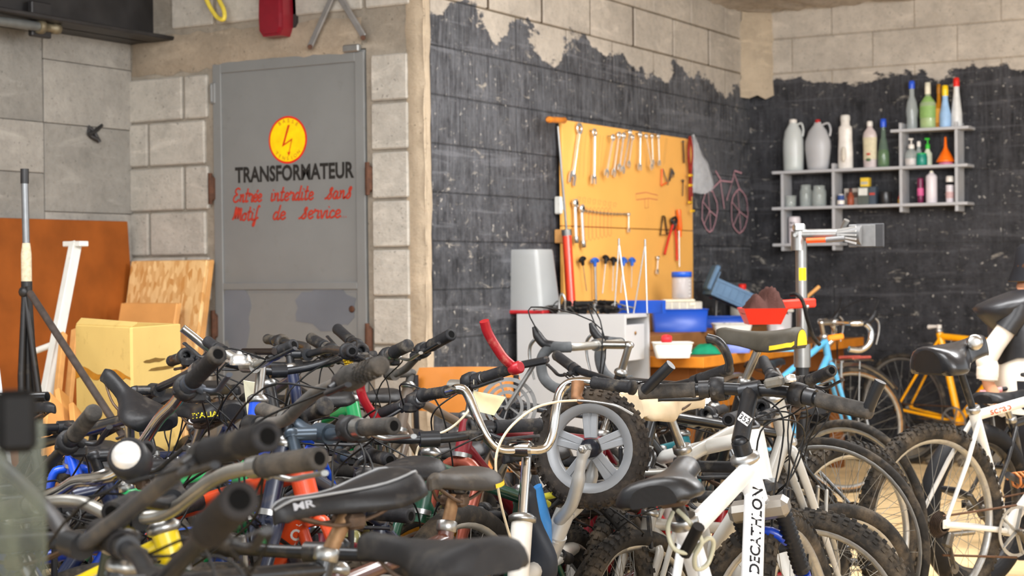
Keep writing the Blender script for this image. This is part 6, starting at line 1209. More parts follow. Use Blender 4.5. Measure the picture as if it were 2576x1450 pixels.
    if fw and 'brake' not in skip:
        q = MB(); cc = cr.lerp(hub, max(0.05, 1 - (R - .02) / max(.1, (hub - cr).length))) ; 
        for s2 in (-1, 1): q.bar(cc + Rf * (.036 * s2) + fwd * .025, cc + Rf * (.032 * s2) + fwd * .03 + V((0, 0, .09)), .010, .014, Rf, .003)
        q.tube([cc + Rf * .032 + fwd * .03 + V((0, 0, .085)), cc - Rf * .032 + fwd * .03 + V((0, 0, .085))], .002, 5); q.build('brake_arms', m_leveralu if NB % 2 else m_leverblk, rt)
    return dict(stop=top, spt=(lambda x, s2: Tm @ V((x, s2 * .045, -.027))), root=rt, bar=bo, frame=fr, saddle=so_, stem=st_o, HT=HT, HB=HB, hub=hub, inv=inv, b=b, fwd=fwd, BB=BBp, ST=ST, RH=RH, P=Ps)
def child_at(bk, pts): return [bk['inv'] @ V(p) for p in pts]
# ------------------------------------------------------------------ the pile, near to far
A_ = at
def hf(*p): return [A_(*q) for q in p]
def tube_text(bk, body, a, b, f, hpx, mat, shear=0., bold=0.):
    m = bk['inv'].inverted(); a, b = proj(m @ V(a)), proj(m @ V(b)); f = (f - a[1]) / (b[1] - a[1]) if f > 1 else f; x, y = a[0] + (b[0] - a[0]) * f, a[1] + (b[1] - a[1]) * f
    if body: return decal('lettering', body, x, y, hpx, math.atan2(a[1] - b[1], b[0] - a[0]), bk['frame'], mat, bk['frame'], 1., bold, shear)
m_pw = pm('white_print', (214, 214, 214), .5); m_pk = pm('black_print', (26, 26, 30), .5); m_pbl = pm('blue_print2', (36, 110, 180), .5)
p_black = paint('black', (30, 31, 34), .25)
# A: bell bike, big black saddle with letters
b1 = bike('near city bicycle with chrome-topped bell and black saddle lettered MR', A_(190, 1372, 2.36), A_(858, 1222, 2.72), mz=-.05, half=hf((672, 1099, 1.95), (515, 1143, 2.1), (455, 1180, 2.15), (375, 1245, 2.22), (290, 1312, 2.29)), barm=pm('worn_dark_bar', (66, 66, 68), .5, .2, .15, 30, 0, dirt=.3), gr=.0185, gl=.17, sad=dict(L=.285, W=.15, th=.055, accent=pm('grey_piping', (150, 152, 154), .5)), postm=m_postr, frame=p_black, R=.33, tw=.04, leverm=m_leverblk, pitch=.1, cable=1)
x_, y_ = proj(b1['inv'].inverted() @ b1['spt'](.045, -1)); decal('lettering', 'MR', x_, y_, 18, rad(12), b1['saddle'], pm('silver_print', (170, 172, 178), .4), b1['saddle'], 1.5, .03)
# B: dusty grip, alloy bar
b2 = bike('bicycle with dusty grip on a bent alloy bar and big worn saddle nearest the camera', A_(335, 1306, 2.83), A_(1068, 1350, 2.33), mz=-.1, half=hf((802, 1154, 2.5), (600, 1184, 2.65), (540, 1207, 2.71), (500, 1234, 2.74), (448, 1275, 2.78), (400, 1298, 2.81)), barm=m_balu, grip=m_gripd, gr=.018, gl=.14, leverm=m_leveralu, sad=dict(L=.28, W=.17, th=.06), sadm=pm('worn_grey_saddle', (44, 44, 46), .55, 0, .15, 20, .1, dirt=.3, dirtcol=(96, 92, 86)), frame=paint('dark_green', (30, 46, 40), .2), postm=m_postr, pitch=.06)
# B2: thick grip pointing at the viewer
b3 = bike('bicycle with thick hollow grip pointing at the camera at lower left', A_(395, 1470, 2.05), A_(-700, 1580, 1.9), mz=-.1, half=hf((602, 1258, 1.66), (540, 1320, 1.78), (470, 1395, 1.92)), gr=.020, gl=.16, grip=pm('soft_black_grip', (44, 42, 42), .7, 0, .15, 40, .2, dirt=.15), frame=p_black)
# A2: chrome riser
b4 = bike('bicycle with polished chrome riser bar at the far left', A_(95, 1258, 3.2), A_(-460, 1270, 3.1), path=hf((372, 1130, 2.95), (330, 1160, 2.98), (295, 1190, 3.0), (262, 1203, 3.02), (233, 1208, 3.05), (193, 1212, 3.1), (152, 1236, 3.15), (95, 1258, 3.2), (20, 1262, 3.3), (-60, 1250, 3.4)), barm=m_bchr, br=.0125, frame=paint('blue', (24, 62, 168)), R=.32, gr=.016, gl=.05, levers=True)
bl_ = A_(314, 1142, 2.75); q = b4['inv'] @ bl_; nn = (b4['inv'].to_3x3() @ (V((-.35, 0, .3)) + (CAM - bl_).normalized())).normalized()
o = MB().lathe([(.026, -.055), (.034, -.048), (.0345, -.015), (.029, -.007)], q, nn, 20).build('bell', pm('bell_black', (44, 45, 48), .4), b4['bar']); MB().lathe([(.0005, .003), (.015, .002), (.024, -.004), (.0255, -.010)], q, nn, 20).build('bell_cap', pm('white_chrome', (238, 238, 236), .3, .4, .04, 10), o); MB().tube([q - nn * .05, q - nn * .075], .008, 8).build('bell_mount', m_cab, o)  # near-white cap colour carries the bell's bright reflection
# yellow frame
tube_text(b2, '', b2['HT'], b2['ST'], .5, 10, m_pw) if False else None
b5 = bike('small bicycle with bright yellow frame tubes at the bottom left', A_(440, 1255, 2.85), A_(60, 1330, 3.0), bar='flat', levers=False, steer=.5, frame=paint('yellow', (244, 214, 28), .05), R=.21, tr=.0205, rise=.06, reach=.02, head=.06, cable=1)
# blue frame behind it
b6 = bike('bicycle with deep blue frame behind the yellow one', A_(330, 1290, 3.5), A_(-150, 1310, 3.6), bar='flat', steer=-.4, frame=paint('blue', (24, 62, 168)), R=.3)
# D
b7 = bike('bicycle with dusty rounded grip and black lever at the left', A_(58, 1228, 3.62), A_(-560, 1170, 3.4), mz=-.2, half=hf((236, 1038, 3.28), (180, 1104, 3.4), (121, 1170, 3.5)), grip=m_gripd, gr=.0172, gl=.13, ghollow=False, leverm=m_leverblk, shifter=True, cable=2)
# C
b8 = bike('bicycle with long black grips and chrome bar by the yellowed box', A_(338, 1142, 3.6), A_(-330, 1195, 3.35), mz=-.26, half=hf((548, 892, 3.12), (475, 970, 3.28), (437, 1018, 3.38), (402, 1053, 3.45), (362, 1112, 3.55)), barm=m_bchr, br=.0125, gr=.0172, gl=.16, leverm=pm('blue_grey_lever', (70, 76, 86), .4, .3, .1, 30), shifter=True, frame=paint('navy', (30, 40, 70)))
# C2 second black grip with alloy bar end
b9 = bike('bicycle with black grip and polished bar end beside the yellowed box', A_(392, 982, 4.7), A_(60, 1010, 5.0), mz=-.2, half=hf((540, 886, 4.4), (490, 930, 4.5), (440, 958, 4.6)), gr=.0165, gl=.11, leverm=m_leveralu, frame=p_black)
e = child_at(b9, hf((538, 888, 4.4), (512, 868, 4.39), (485, 846, 4.38), (459, 826, 4.37))); MB().tube(spline(e), .011, 12).build('bar_end', m_post, b9['bar'])
# J gunmetal bar with orange frame
b10 = bike('orange framed bicycle with gunmetal bar and open grip end', A_(815, 1091, 3.4), A_(380, 1150, 3.75), half=hf((990, 1072, 3.2), (891, 1079, 3.3), (850, 1094, 3.35)), barm=m_bblue, br=.0135, stemm=m_bblue, grip=m_gripd, gr=.0172, gl=.095, gstyle=0, leverm=m_leveralu, frame=paint('orange', (214, 72, 28), .05), tr=.022, head=.1, rise=.055, reach=.09, knob=1, shifter=True)
tube_text(b10, 'LLON', b10['BB'], b10['HB'], 1350, 26, m_pw, bold=.03)
# I dusty shifter bar
b11 = bike('bicycle with mud-dusted studded twist grip in the middle', A_(640, 1070, 3.35), A_(985, 1165, 3.75), mz=-.22, half=hf((958, 919, 2.9), (868, 957, 3.05), (824, 976, 3.12), (793, 990, 3.16), (757, 1020, 3.2), (721, 1056, 3.26), (681, 1066, 3.3)), barm=m_bdust, br=.0125, grip=m_gripd, gr=.0165, gl=.165, gstyle=3, ghollow=False, cable=2, frame=paint('dark_navy', (32, 40, 62)), R=.32)
# extra flanged grip
b12 = bike('bicycle with black flanged grip poking up below the studded one', A_(640, 1105, 3.85), A_(300, 1120, 4.3), mz=-.18, half=hf((818, 1022, 3.5), (752, 1065, 3.62), (700, 1085, 3.72)), gstyle=1, gr=.0165, gl=.11, ghollow=False, frame=paint('green', (22, 150, 84)), R=.3)
# Y yellow-edge saddle
b13 = bike('bicycle with worn black saddle edged in yellow beside the lettered one', A_(800, 1392, 2.9), A_(1140, 1185, 3.4), bar='straight', steer=.1, R=.22, sad=dict(L=.26, W=.15, tail=pm('yellow_trim', (226, 190, 40), .5)), sadm=pm('worn_brown_saddle', (56, 52, 48), .5, 0, .15, 20, .1, dirt=.25), postm=m_postr, frame=paint('brown', (92, 52, 40)), levers=False, cable=1, skip=(), pitch=-.06, spin=.1)
q = MB(); 
# G blue frame with chrome bell
b14 = bike('bright blue framed bicycle with alloy bar and chrome bell before the grey door', A_(628, 920, 4.25), A_(800, 990, 4.75), half=hf((739, 868, 4.12), (700, 887, 4.16), (664, 912, 4.22)), barm=m_balu, stemm=m_post, frame=paint('bright_blue', (18, 78, 206), .03), tr=.019, reach=.03, rise=.10, gl=.05, gr=.0145, R=.30, cable=2, head=.06, leverm=m_leverblk)
q = b14['inv'] @ A_(606, 908, 4.2); MB().lathe([(.028, -.01), (.030, 0), (.024, .012), (.012, .018), (.0005, .02)], q, (0, 0, 1), 20).lathe([(.012, .018), (.008, .026), (.0005, .027)], q, (0, 0, 1), 12).build('bell', m_chr, b14['bar'])
e = child_at(b14, hf((612, 885, 4.2), (690, 885, 4.1))); MB().tube(e, .0085, 12).build('bar_tube', pm('gloss_dark_tube', (52, 44, 40), .2, .6), b14['bar'])
# H row before the door and pillar
b15 = bike('black bicycle with open grip end facing the camera before the door', A_(770, 892, 5.05), A_(560, 965, 5.6), half=hf((886, 884, 4.6), (868, 884, 4.75), (825, 880, 4.95)), gr=.0165, gl=.06, shifter=True, cable=1, frame=paint('navy', (30, 40, 70)))
b16 = bike('green framed bicycle with straight grip before the block pillar', A_(898, 932, 5.1), A_(690, 990, 5.5), half=hf((1026, 870, 4.8), (967, 899, 4.95), (935, 915, 5.03)), gr=.019, gl=.10, ghollow=False, leverm=m_leveralu, shifter=True, cable=1, frame=paint('green', (22, 150, 84)), tr=.02, rise=.1, reach=.03)
b17 = bike('dusty brown bicycle with grip reaching up before the beige corner', A_(985, 942, 5.3), A_(1240, 1010, 5.8), half=hf((1135, 842, 5.0), (1075, 876, 5.1), (1045, 903, 5.16), (1018, 930, 5.25)), barm=m_bdust, gr=.0185, gl=.11, shifter=True, cable=1, frame=paint('taupe', (110, 96, 84)), stemm=m_bdust)
b18 = bike('black bicycle with tangled cables between the door and the studded grip', A_(740, 920, 5.3), A_(930, 985, 5.7), bar='flat', steer=.9, shifter=True, cable=2)
b19 = bike('dark bicycle with curved bars in front of the left edge of the door', A_(700, 935, 4.9), A_(470, 985, 5.3), bar='city', steer=-.3, cable=1, shifter=True, barm=m_bblk)
# E, F saddles at left
b20 = bike('blue framed bicycle with tilted black saddle seen from below at the left', A_(165, 1075, 4.9), A_(340, 985, 4.3), bar='flat', frame=paint('bright_blue', (18, 78, 206), .03), sad=dict(L=.24, W=.17, th=.06), pitch=-.55, spin=.5, levers=False, cable=0)
b21 = bike('black bicycle with black saddle lettered in yellow left of the blue frame', A_(190, 1085, 5.1), A_(505, 1012, 4.6), bar='flat', steer=.4, sad=dict(L=.30, W=.16, th=.065), pitch=.06, cable=0, levers=False, frame=paint('navy', (30, 40, 70)), knob=1)
decal('lettering', 'ITALIA', 515, 1044, 13, rad(6), b21['saddle'], pm('yellow_print', (206, 190, 40), .5), b21['saddle'], 1.2, .02)
# K red bar ends
b22 = bike('dark red bicycle with red scratched bar ends and grey taped bar', A_(1152, 974, 4.35), A_(1530, 1000, 5.0), path=hf((1296, 925, 4.2), (1196, 957, 4.3), (1152, 974, 4.35), (1095, 994, 4.40), (1039, 1012, 4.45), (940, 1047, 4.55)), barm=pm('grey_tape_bar', (176, 178, 182), .4, .3, .08, 30, 0, dirt=.1), br=.0118, gr=.0150, gl=.115, frame=paint('dark_red', (122, 22, 34), .06), tr=.019, fork='arch', fcol=paint('copper', (150, 74, 56), .05, .3), knob=1, wall=pm('mustard_wall', (182, 130, 40), .6, 0, .2, 30, 0, dirt=.2), R=.3, tw=.055, rise=.09, reach=.04, head=.09, stemm=m_balu, shifter=True, leverm=m_leverblk, sad=dict(L=.28, W=.16), cable=1)
m_redend = pm('scratched_red', (158, 26, 36), .35, .2, .1, 30, 0, dirt=.14, dirtcol=(206, 176, 150))
for pts in (((1300, 930, 4.2), (1290, 922, 4.2), (1266, 900, 4.19), (1243, 866, 4.18), (1226, 835, 4.17), (1218, 808, 4.16)), ((962, 1062, 4.53), (945, 1050, 4.52), (920, 1015, 4.5), (908, 985, 4.49), (906, 960, 4.48))):
    MB().tube(spline(child_at(b22, hf(*pts))), .0125, 12).build('bar_end', m_redend, b22['bar'])
q = child_at(b22, hf((1300, 926, 4.19)))[0]; MB().lathe([(.014, -.02), (.016, -.016), (.016, .012), (.012, .015)], q, b22['inv'].to_3x3() @ (A_(1300, 926, 4.19) - A_(1196, 957, 4.3)), 14).build('bar_end_clamp', m_redend, b22['bar'])
# paper tag
e = child_at(b22, hf((1192, 985, 4.26), (1272, 1000, 4.24), (1243, 1046, 4.24), (1180, 1030, 4.26))); q = MB().add(e + [p + V((.0, 0, .0008)) + (b22['inv'].to_3x3() @ CF) * .001 for p in e], [(0, 1, 2, 3), (7, 6, 5, 4), (0, 4, 5, 1), (1, 5, 6, 2), (2, 6, 7, 3), (3, 7, 4, 0)]); o = q.build('paper_tag', pm('manila_card', (222, 208, 164), .7), b22['root'])
MB().tube([e[0], e[0] + V((0, 0, .03))], .001, 4).build('tag_string', m_cabw, b22['root'])
# L white child's bike with chrome high bars
b23 = bike('white child\'s bicycle with chrome high-rise bars and chrome post', A_(1310, 1131, 4.06), A_(1455, 1262, 4.7), path=hf((1062, 995, 4.19), (1130, 985, 4.09), (1152, 978, 4.06), (1175, 990, 4.05), (1200, 1051, 4.04), (1227, 1105, 4.04), (1259, 1131, 4.05), (1310, 1132, 4.06), (1366, 1130, 4.08), (1388, 1098, 4.09), (1398, 1040, 4.10), (1408, 990, 4.11), (1430, 966, 4.11), (1460, 961, 4.09), (1500, 964, 4.06), (1594, 976, 4.00)), barm=m_bchr, br=.0118, gr=.0150, gl=.115, gstyle=1, ghollow=False, frame=paint('white', (226, 222, 214), .04), R=.165, tw=.045, knob=1, rise=.18, reach=.004, head=.2, ttd=.14, tr=.024, stemm=m_bchr, leverm=m_leveralu, kids=True, cable=0, levers=False)
q = child_at(b23, hf((1455, 962, 4.08), (1450, 1000, 4.06), (1462, 1010, 4.04))); MB().tube(q, [.018, .014, .01], 10, flat=.7).build('lever_clamp', pm('rusty_clamp', (120, 84, 54), .6, .4, .3, 40), b23['bar']); MB().tube(spline(child_at(b23, hf((1455, 1008, 4.04), (1500, 1012, 4.02), (1550, 1022, 4.00), (1592, 1044, 3.99)))), [.006] * 16, 8, flat=.6).build('brake_lever', m_leveralu, b23['bar'])
MB().tube(spline(child_at(b23, hf((1450, 1008, 4.02), (1400, 1012, 3.98), (1340, 1030, 3.94), (1280, 1080, 3.90), (1250, 1140, 3.88), (1250, 1210, 3.89), (1268, 1300, 3.94), (1300, 1400, 3.99), (1330, 1460, 4.04)))), .0032, 6).build('cable', m_cabw, b23['root'])
# M silver child's bike tipped up on its rear wheel
m_sil = pm('silver_paint', (178, 178, 176), .38, .35, .06, 14, 0, dirt=.06); rt = thing('childs_bicycle', 'small silver child\'s bicycle reared on end, grey mag wheel up', 'bicycle', (lambda p: (p.x, p.y, 0))(A_(1420, 1300, 4.25)), 0, 'bicycles crowding the workshop'); iv = M.Translation(-V(rt.location))
def L4(*a): return iv @ A_(*a)
hubM = L4(1487, 1128, 4.22); axM = (iv.to_3x3() @ (CAM - A_(1487, 1128, 4.22))).normalized(); axM = (axM + CR * -.30 + CU * -.04).normalized()
make_wheel(rt, hubM, axM, .152, .046, 2, None, pm('brown_dust_tyre', (50, 46, 43), .85, 0, .25, 50, .3, dirt=.35, dirtcol=(112, 98, 82)), mag=pm('grey_mag', (140, 143, 147), .45, .2, .05, 20, 0, dirt=.08))
side = axM * .058; crn = L4(1415, 1305, 4.27)
for s2 in (1, -1): sd_ = side * s2; MB().tube(spline([hubM + sd_, L4(1478, 1165, 4.22) + sd_, L4(1468, 1220, 4.23) + sd_ * .95, L4(1448, 1270, 4.25) + sd_ * .7, crn + sd_ * .35, crn + sd_ * .05]), [.017] * 3 + [.0135] * 5 + [.017] * 20, 12).build('fork_blade', m_sil, rt)
MB().lathe([(.006, 0), (.012, .001), (.012, .012), (.008, .013), (.008, .024), (.004, .026)], hubM + side * 1.12, axM, 6, smooth=False).build('axle_nut', m_gal, rt); 
dn = V((0, 0, -1)); h2 = L4(1392, 1362, 4.27); bbm = L4(1330, 1470, 4.36); bbm = V((bbm.x, bbm.y, .34)); rhm = V((bbm.x - .08, bbm.y + .06, .152))
MB().tube([crn + (crn - h2).normalized() * .02, h2], .026, 14).tube(spline([h2.lerp(crn, .3), h2.lerp(bbm, .45), bbm]), .030, 14).tube([bbm - axM * .035, bbm + axM * .035], .024, 12).build('frame', m_sil, rt)
q = MB()
for s2 in (1, -1): q.tube([bbm + axM * .02 * s2, rhm + axM * .05 * s2], .010, 8); q.tube([bbm.lerp(h2, .5) + axM * .02 * s2, rhm + axM * .05 * s2], .008, 8)
q.build('rear_stay', m_sil, rt); make_wheel(rt, rhm, axM, .152, .046, 2, None, pm('brown_dust_tyre', (0, 0, 0)), mag=pm('grey_mag', (0, 0, 0)))
sc_, _r2 = saddle_geo(.25, .14, .05, .05); u = (L4(1338, 1262, 4.20) - L4(1352, 1420, 4.24)).normalized(); n3 = (CR * -.55 - CF * .55).normalized(); y3 = n3.cross(u).normalized(); n3 = u.cross(y3).normalized(); sm = L4(1322, 1345, 4.18)
T_ = M(((u.x, y3.x, n3.x, sm.x), (u.y, y3.y, n3.y, sm.y), (u.z, y3.z, n3.z, sm.z), (0, 0, 0, 1))); sx = sc_.xf(T_).build('saddle', pm('slate_saddle', (46, 50, 58), .45, 0, .1, 30, .1, dirt=.08), rt); q = MB(); q.tube([T_ @ V((-.12, .0, -.06)), T_ @ V((0, 0, -.062)), T_ @ V((.11, 0, -.055))], [.03, .036, .018], 10, flat=.5); q.build('blue_saddle_shell', pm('sky_blue_plastic2', (58, 130, 200), .4), sx); MB().tube([T_ @ V((-.02, 0, -.06)), bbm.lerp(h2, .25)], .012, 10).build('seatpost', m_post, rt)
bm_ = L4(1320, 1300, 4.42); MB().tube([crn, crn + (crn - hubM).normalized() * .12], .013, 10).build('stem', m_post, rt); cbm = crn + (crn - hubM).normalized() * .12; hb_ = MB().tube(spline([cbm - axM * .2 + dn * .02, cbm - axM * .08, cbm, cbm + axM * .05 + dn * .01, cbm + axM * .1 + dn * .05]), .0105, 10).build('handlebar', m_balu, rt); grip_part(hb_, cbm - axM * .12, cbm - axM * .2 + dn * .02, .015, m_grip)
MB().tube(spline([L4(1395, 1245, 4.25), L4(1360, 1255, 4.3), L4(1380, 1270, 4.33)]), .009, 8).build('yellow_sleeve', pm('olive_yellow', (198, 190, 62), .5), rt)
o = MB().bar(h2.lerp(bbm, .15) + axM * .0285 + (h2 - crn) * 0, h2.lerp(bbm, .62) + axM * .0285, .022, .002, axM).build('name_label', pm('label_cream', (222, 220, 210), .5), rt)
# N drop-bar road bike with taped bars, saddle with yellow tail
b24 = bike('black racing bicycle with grey-taped drop bars before the white cabinet', A_(1506, 868, 5.6), A_(1908, 828, 5.3), bar='drop', steer=.0, frame=paint('gloss_black', (20, 20, 22), .06), grip=pm('grey_black_tape', (84, 86, 88), .6, 0, .45, 16, .1), barm=m_balu, br=.0135, stemm=m_post, R=.335, tw=.026, rise=.10, reach=.08, sad=dict(L=.29, W=.15, th=.085, nose=.045, curve=.02, tail=pm('yellow_trim', (0, 0, 0))), sadm=pm('brown_black_saddle', (72, 68, 60), .55, 0, .15, 20, .1, dirt=.2, dirtcol=(104, 96, 80)), postm=m_post, forkm=None, cable=1, stt=.06, tr=.016)
q = b24['inv'] @ A_(1975, 866, 5.22); 
tube_text(b24, 'MADE IN FRANCE', b24['HT'] - V((0, 0, .02)), b24['BB'].lerp(b24['ST'], .93), .3, 8, m_pw)
# O beige saddle
b25 = bike('bicycle with cream padded saddle on a chrome post behind the white one', A_(2002, 962, 4.85), A_(1680, 978, 4.55), half=hf((2092, 933, 4.58), (2011, 968, 4.75), ), gr=.0165, gl=.12, sad=dict(L=.27, W=.2, th=.10, accent=pm('cream_piping', (236, 222, 196), .5)), sadm=pm('cream_leather', (214, 194, 162), .5, 0, .1, 20, .08, dirt=.15), frame=paint('grey_white', (176, 174, 168), .2), tr=.021, shifter=True, stt=.06, R=.25)
# X bent bar end
b26 = bike('black bicycle with bent black bar end rising before the bench', A_(1600, 985, 4.85), A_(1985, 985, 5.2), half=hf((1834, 929, 4.45), (1755, 957, 4.56), (1690, 972, 4.7)), gr=.0165, gl=.12, ghollow=False, knob=1, frame=paint('gloss_black', (20, 20, 22), .06), sad=dict(L=.25, W=.14))
MB().tube(spline(child_at(b26, hf((1832, 932, 4.44), (1834, 910, 4.43), (1822, 878, 4.42), (1805, 858, 4.42), (1779, 850, 4.43)))), .0115, 12).build('bar_end', m_bblk, b26['bar'])
# P white mountain bike with black lettering
b27 = bike('white mountain bicycle with black lettering, numbered stem and blue fork legs', A_(1888, 984, 3.86), A_(1682, 1178, 3.18), path=hf((1610, 987, 3.92), (1731, 982, 3.9), (1800, 978, 3.88), (1888, 982, 3.86), (1960, 985, 3.83), (2020, 996, 3.8), (2190, 1036, 3.7)), gr=.0175, gl=.13, ghollow=False, grip=m_gripd, barm=m_bblk, br=.0145, stemm=m_bblk, reach=.13, rise=.15, stem='ahead', stemr=.02, lean=rad(-11), head=.12, tr=.023, frame=paint('pure_white', (236, 238, 240), .02), fork='susp', forkm=pm('alloy_crown', (150, 146, 140), .35, .7, .1, 30, 0, dirt=.12), fcol=paint('royal_blue', (18, 60, 170), .04), knob=1, tw=.052, R=.32, shifter=True, gear=True, cable=1, sad=dict(L=.29, W=.165, th=.06, nose=.06), sadm=pm('black_leather', (26, 27, 30), .38, 0, .12, 30, .1, dirt=.15, dirtcol=(110, 90, 72)), postm=m_bblk, pitch=-.07)
tube_text(b27, 'DECATHLON', b27['BB'], b27['HB'], 1338, 25, m_pk, shear=.2, bold=.02)
q0, q1 = proj(b27['inv'].inverted() @ b27['stop']), proj(b27['inv'].inverted() @ b27['b']); mx_, my_ = q0[0] * .55 + q1[0] * .45, q0[1] * .55 + q1[1] * .45; patch('number_label', 32, 24, mx_, my_, rad(-35), b27['stem'], m_pw, b27['stem']); decal('stem_number', '352', mx_, my_, 14, rad(-35), b27['stem'], m_pk, b27['stem'], 1.0, .01)
for pts in (((1622, 984, 3.91), (1650, 955, 3.89), (1688, 918, 3.87)), ((2184, 1030, 3.70), (2196, 1000, 3.69), (2215, 960, 3.68))): MB().tube(child_at(b27, hf(*pts)), .0135, 12).build('bar_end', m_bblk, b27['bar'])
q = child_at(b27, hf((1948, 962, 3.80), (1990, 962, 3.79))); MB().box(q[0], (.05, .04, .022), None, .005).build('cycle_computer', pm('computer_grey', (96, 96, 92), .4, 0, .2, 40, 0, dirt=.3), b27['bar']); MB().lathe([(.012, 0), (.014, .004), (.012, .016), (.0005, .019)], q[1], (0, 0, 1), 14).build('bell', m_chr, b27['bar'])
lk = thing('coiled_lock', 'translucent coiled cable lock looped under the black saddle of the white bicycle', 'bicycle lock', A_(1730, 1360, 3.08)); q = MB(); q.tube(spline([A_(x, y, t) - V(lk.location) for x, y, t in ((1692, 1290, 3.1), (1680, 1330, 3.06), (1695, 1380, 3.05), (1735, 1390, 3.06), (1780, 1355, 3.08), (1795, 1370, 3.1), (1780, 1420, 3.1), (1752, 1432, 3.08), (1748, 1400, 3.06), (1765, 1360, 3.05), (1730, 1310, 3.05), (1705, 1285, 3.07))]), .0045, 8); q.build('cable', pm('smoky_plastic', (190, 188, 164), .25, 0, .05, 20, alpha=.85), lk); MB().tube([A_(1722, 1395, 3.07) - V(lk.location), A_(1758, 1325, 3.03) - V(lk.location)], .012, 10).build('lock_body', m_cab, lk)
# P2 white MTB with black crown fork
b28 = bike('white mountain bicycle with striped head tube and white arched fork behind', A_(1925, 1052, 4.4), A_(1640, 1040, 4.95), bar='flat', steer=.85, frame=paint('white2', (222, 222, 218), .06), fork='susp', forkm=m_bblk, fcol=paint('white2', (0, 0, 0)), R=.29, tw=.052, knob=1, tr=.022, cable=2, shifter=True, head=.14, rise=.03, reach=.04, sad=dict(L=.26, W=.15), gear=True)
b29 = bike('bicycle with big knobbly wheel low in front of the white arched fork', A_(1985, 1150, 3.75), A_(1700, 1300, 4.25), bar='flat', steer=-.9, frame=paint('grey_white', (0, 0, 0)), R=.285, tw=.055, knob=1, tr=.02, cable=2, levers=False, nosad=True, rise=.02, reach=.02, head=.06) if False else None
# right side
b30 = bike('silver mountain bicycle with knobbly rear wheel and cushioned saddle at the right', A_(2800, 905, 6.1), A_(2402, 858, 5.66), bar='flat', steer=.2, frame=paint('pearl_white', (214, 212, 206), .08), R=.335, tw=.056, knob=1, gear=True, sad=dict(L=.28, W=.22, th=.12, nose=.07, springs=True), sadm=pm('smooth_black_vinyl', (32, 32, 35), .3, 0, .1, 20, .05, coat=.2), tr=.02, cs=.36, stt=.13, seatang=20, postm=m_bblk, rimm=m_rim, pitch=-.15)
q = b30['inv'] @ A_(2452, 862, 5.63); MB().lathe([(.026, -.012), (.028, 0), (.022, .006), (.012, .008), (.0005, .008)], q, b30['inv'].to_3x3() @ (CAM - A_(2452, 862, 5.63)), 18).build('saddle_badge', m_post, b30['saddle'])
MB().tube([b30['ST'].lerp(b30['BB'], .55) + V((.05, -.03, 0)), b30['ST'].lerp(b30['BB'], .75) + V((.22, -.03, -.0))], .012, 10).build('shock', pm('dark_shock', (60, 60, 62), .4, .4), b30['root']); pts = [b30['ST'].lerp(b30['BB'], .6) + V((.07 + .0042 * i * .8, -.03 + math.cos(i * .9) * .026, math.sin(i * .9) * .026)) for i in range(38)]; MB().tube(pts, .005, 6).build('shock_spring', pm('rusty_spring', (176, 108, 56), .5, .3, .2, 40), b30['root'])
tube_text(b30, 'scrap', b30['BB'].lerp(b30['ST'], .93), b30['HT'] - V((0, 0, .02)), .2, 18, pm('orange_letters', (214, 84, 44), .5), bold=.01)
b31 = bike('bicycle with large thin-tyred wheel behind the knobbly one', A_(1760, 990, 6.35), A_(1985, 1010, 6.0), bar='flat', steer=.1, frame=paint('black', (0, 0, 0)), R=.335, tw=.03, gear=True, cs=.40, cable=1, levers=False)
b32 = bike('light blue racing bicycle with chrome drop bars and mudguard behind the repair stand', A_(2098, 812, 8.7), A_(1935, 905, 8.25), bar='drop', steer=-.55, frame=paint('sky_blue', (92, 176, 222), .03), barm=m_bchr, grip=m_bchr, R=.335, tw=.03, guard=m_post, tr=.017, stemm=m_post, wall=m_tan, cable=2, rise=.08, saddrop=0)
b33 = bike('orange-yellow framed bicycle without saddle by the back wall', A_(2575, 836, 9.45), A_(2352, 786, 9.95), bar='drop', steer=.1, frame=paint('amber_yellow', (250, 170, 14), .02), R=.335, tw=.03, tr=.021, nosad=True, gear=True, cs=.42, stt=-.05, barm=m_bchr, seatang=15, cable=1)
q = b33['ST']; MB().tube([q - V((0, 0, .02)), q + V((.005, 0, .03))], .014, 10).tube([q + V((0, 0, .02)), q + V((-.075, 0, .015))], [.008, .014], 10).build('seatpost', m_wht, b33['root'])
b34 = bike('bicycle with fat smooth black tyres in front of the person', A_(2760, 960, 6.6), A_(2530, 985, 6.25), bar='flat', steer=.2, R=.31, tw=.075, frame=p_black, cs=.32, rimm=m_rimb, tyre=pm('smooth_black_tyre', (30, 30, 32), .6, 0, .15, 40, 0, dirt=.1), nosad=False, levers=False)
# bare chainset frame near the taped bars
c5 = A_(1290, 1052, 5.2); u5 = (CR * -1 + CF * .15); u5.z = 0; u5.normalize(); S5 = V((c5.x, c5.y, 1.0)) - u5 * .22
b35 = bike('grey upturned bicycle without wheels, bright triple chainset on top, beside the chair', S5 + u5 * .62 + V((0, 0, .02)), S5, bar='flat', frame=paint('gunmetal', (58, 60, 64), .1), R=.31, fw=False, rw=False, cable=0, ca=1.0, cm=m_rim, nring=3)
b35['root'].rotation_euler = (math.pi, 0, b35['root'].rotation_euler[2]); b35['root'].location.z = 1.04
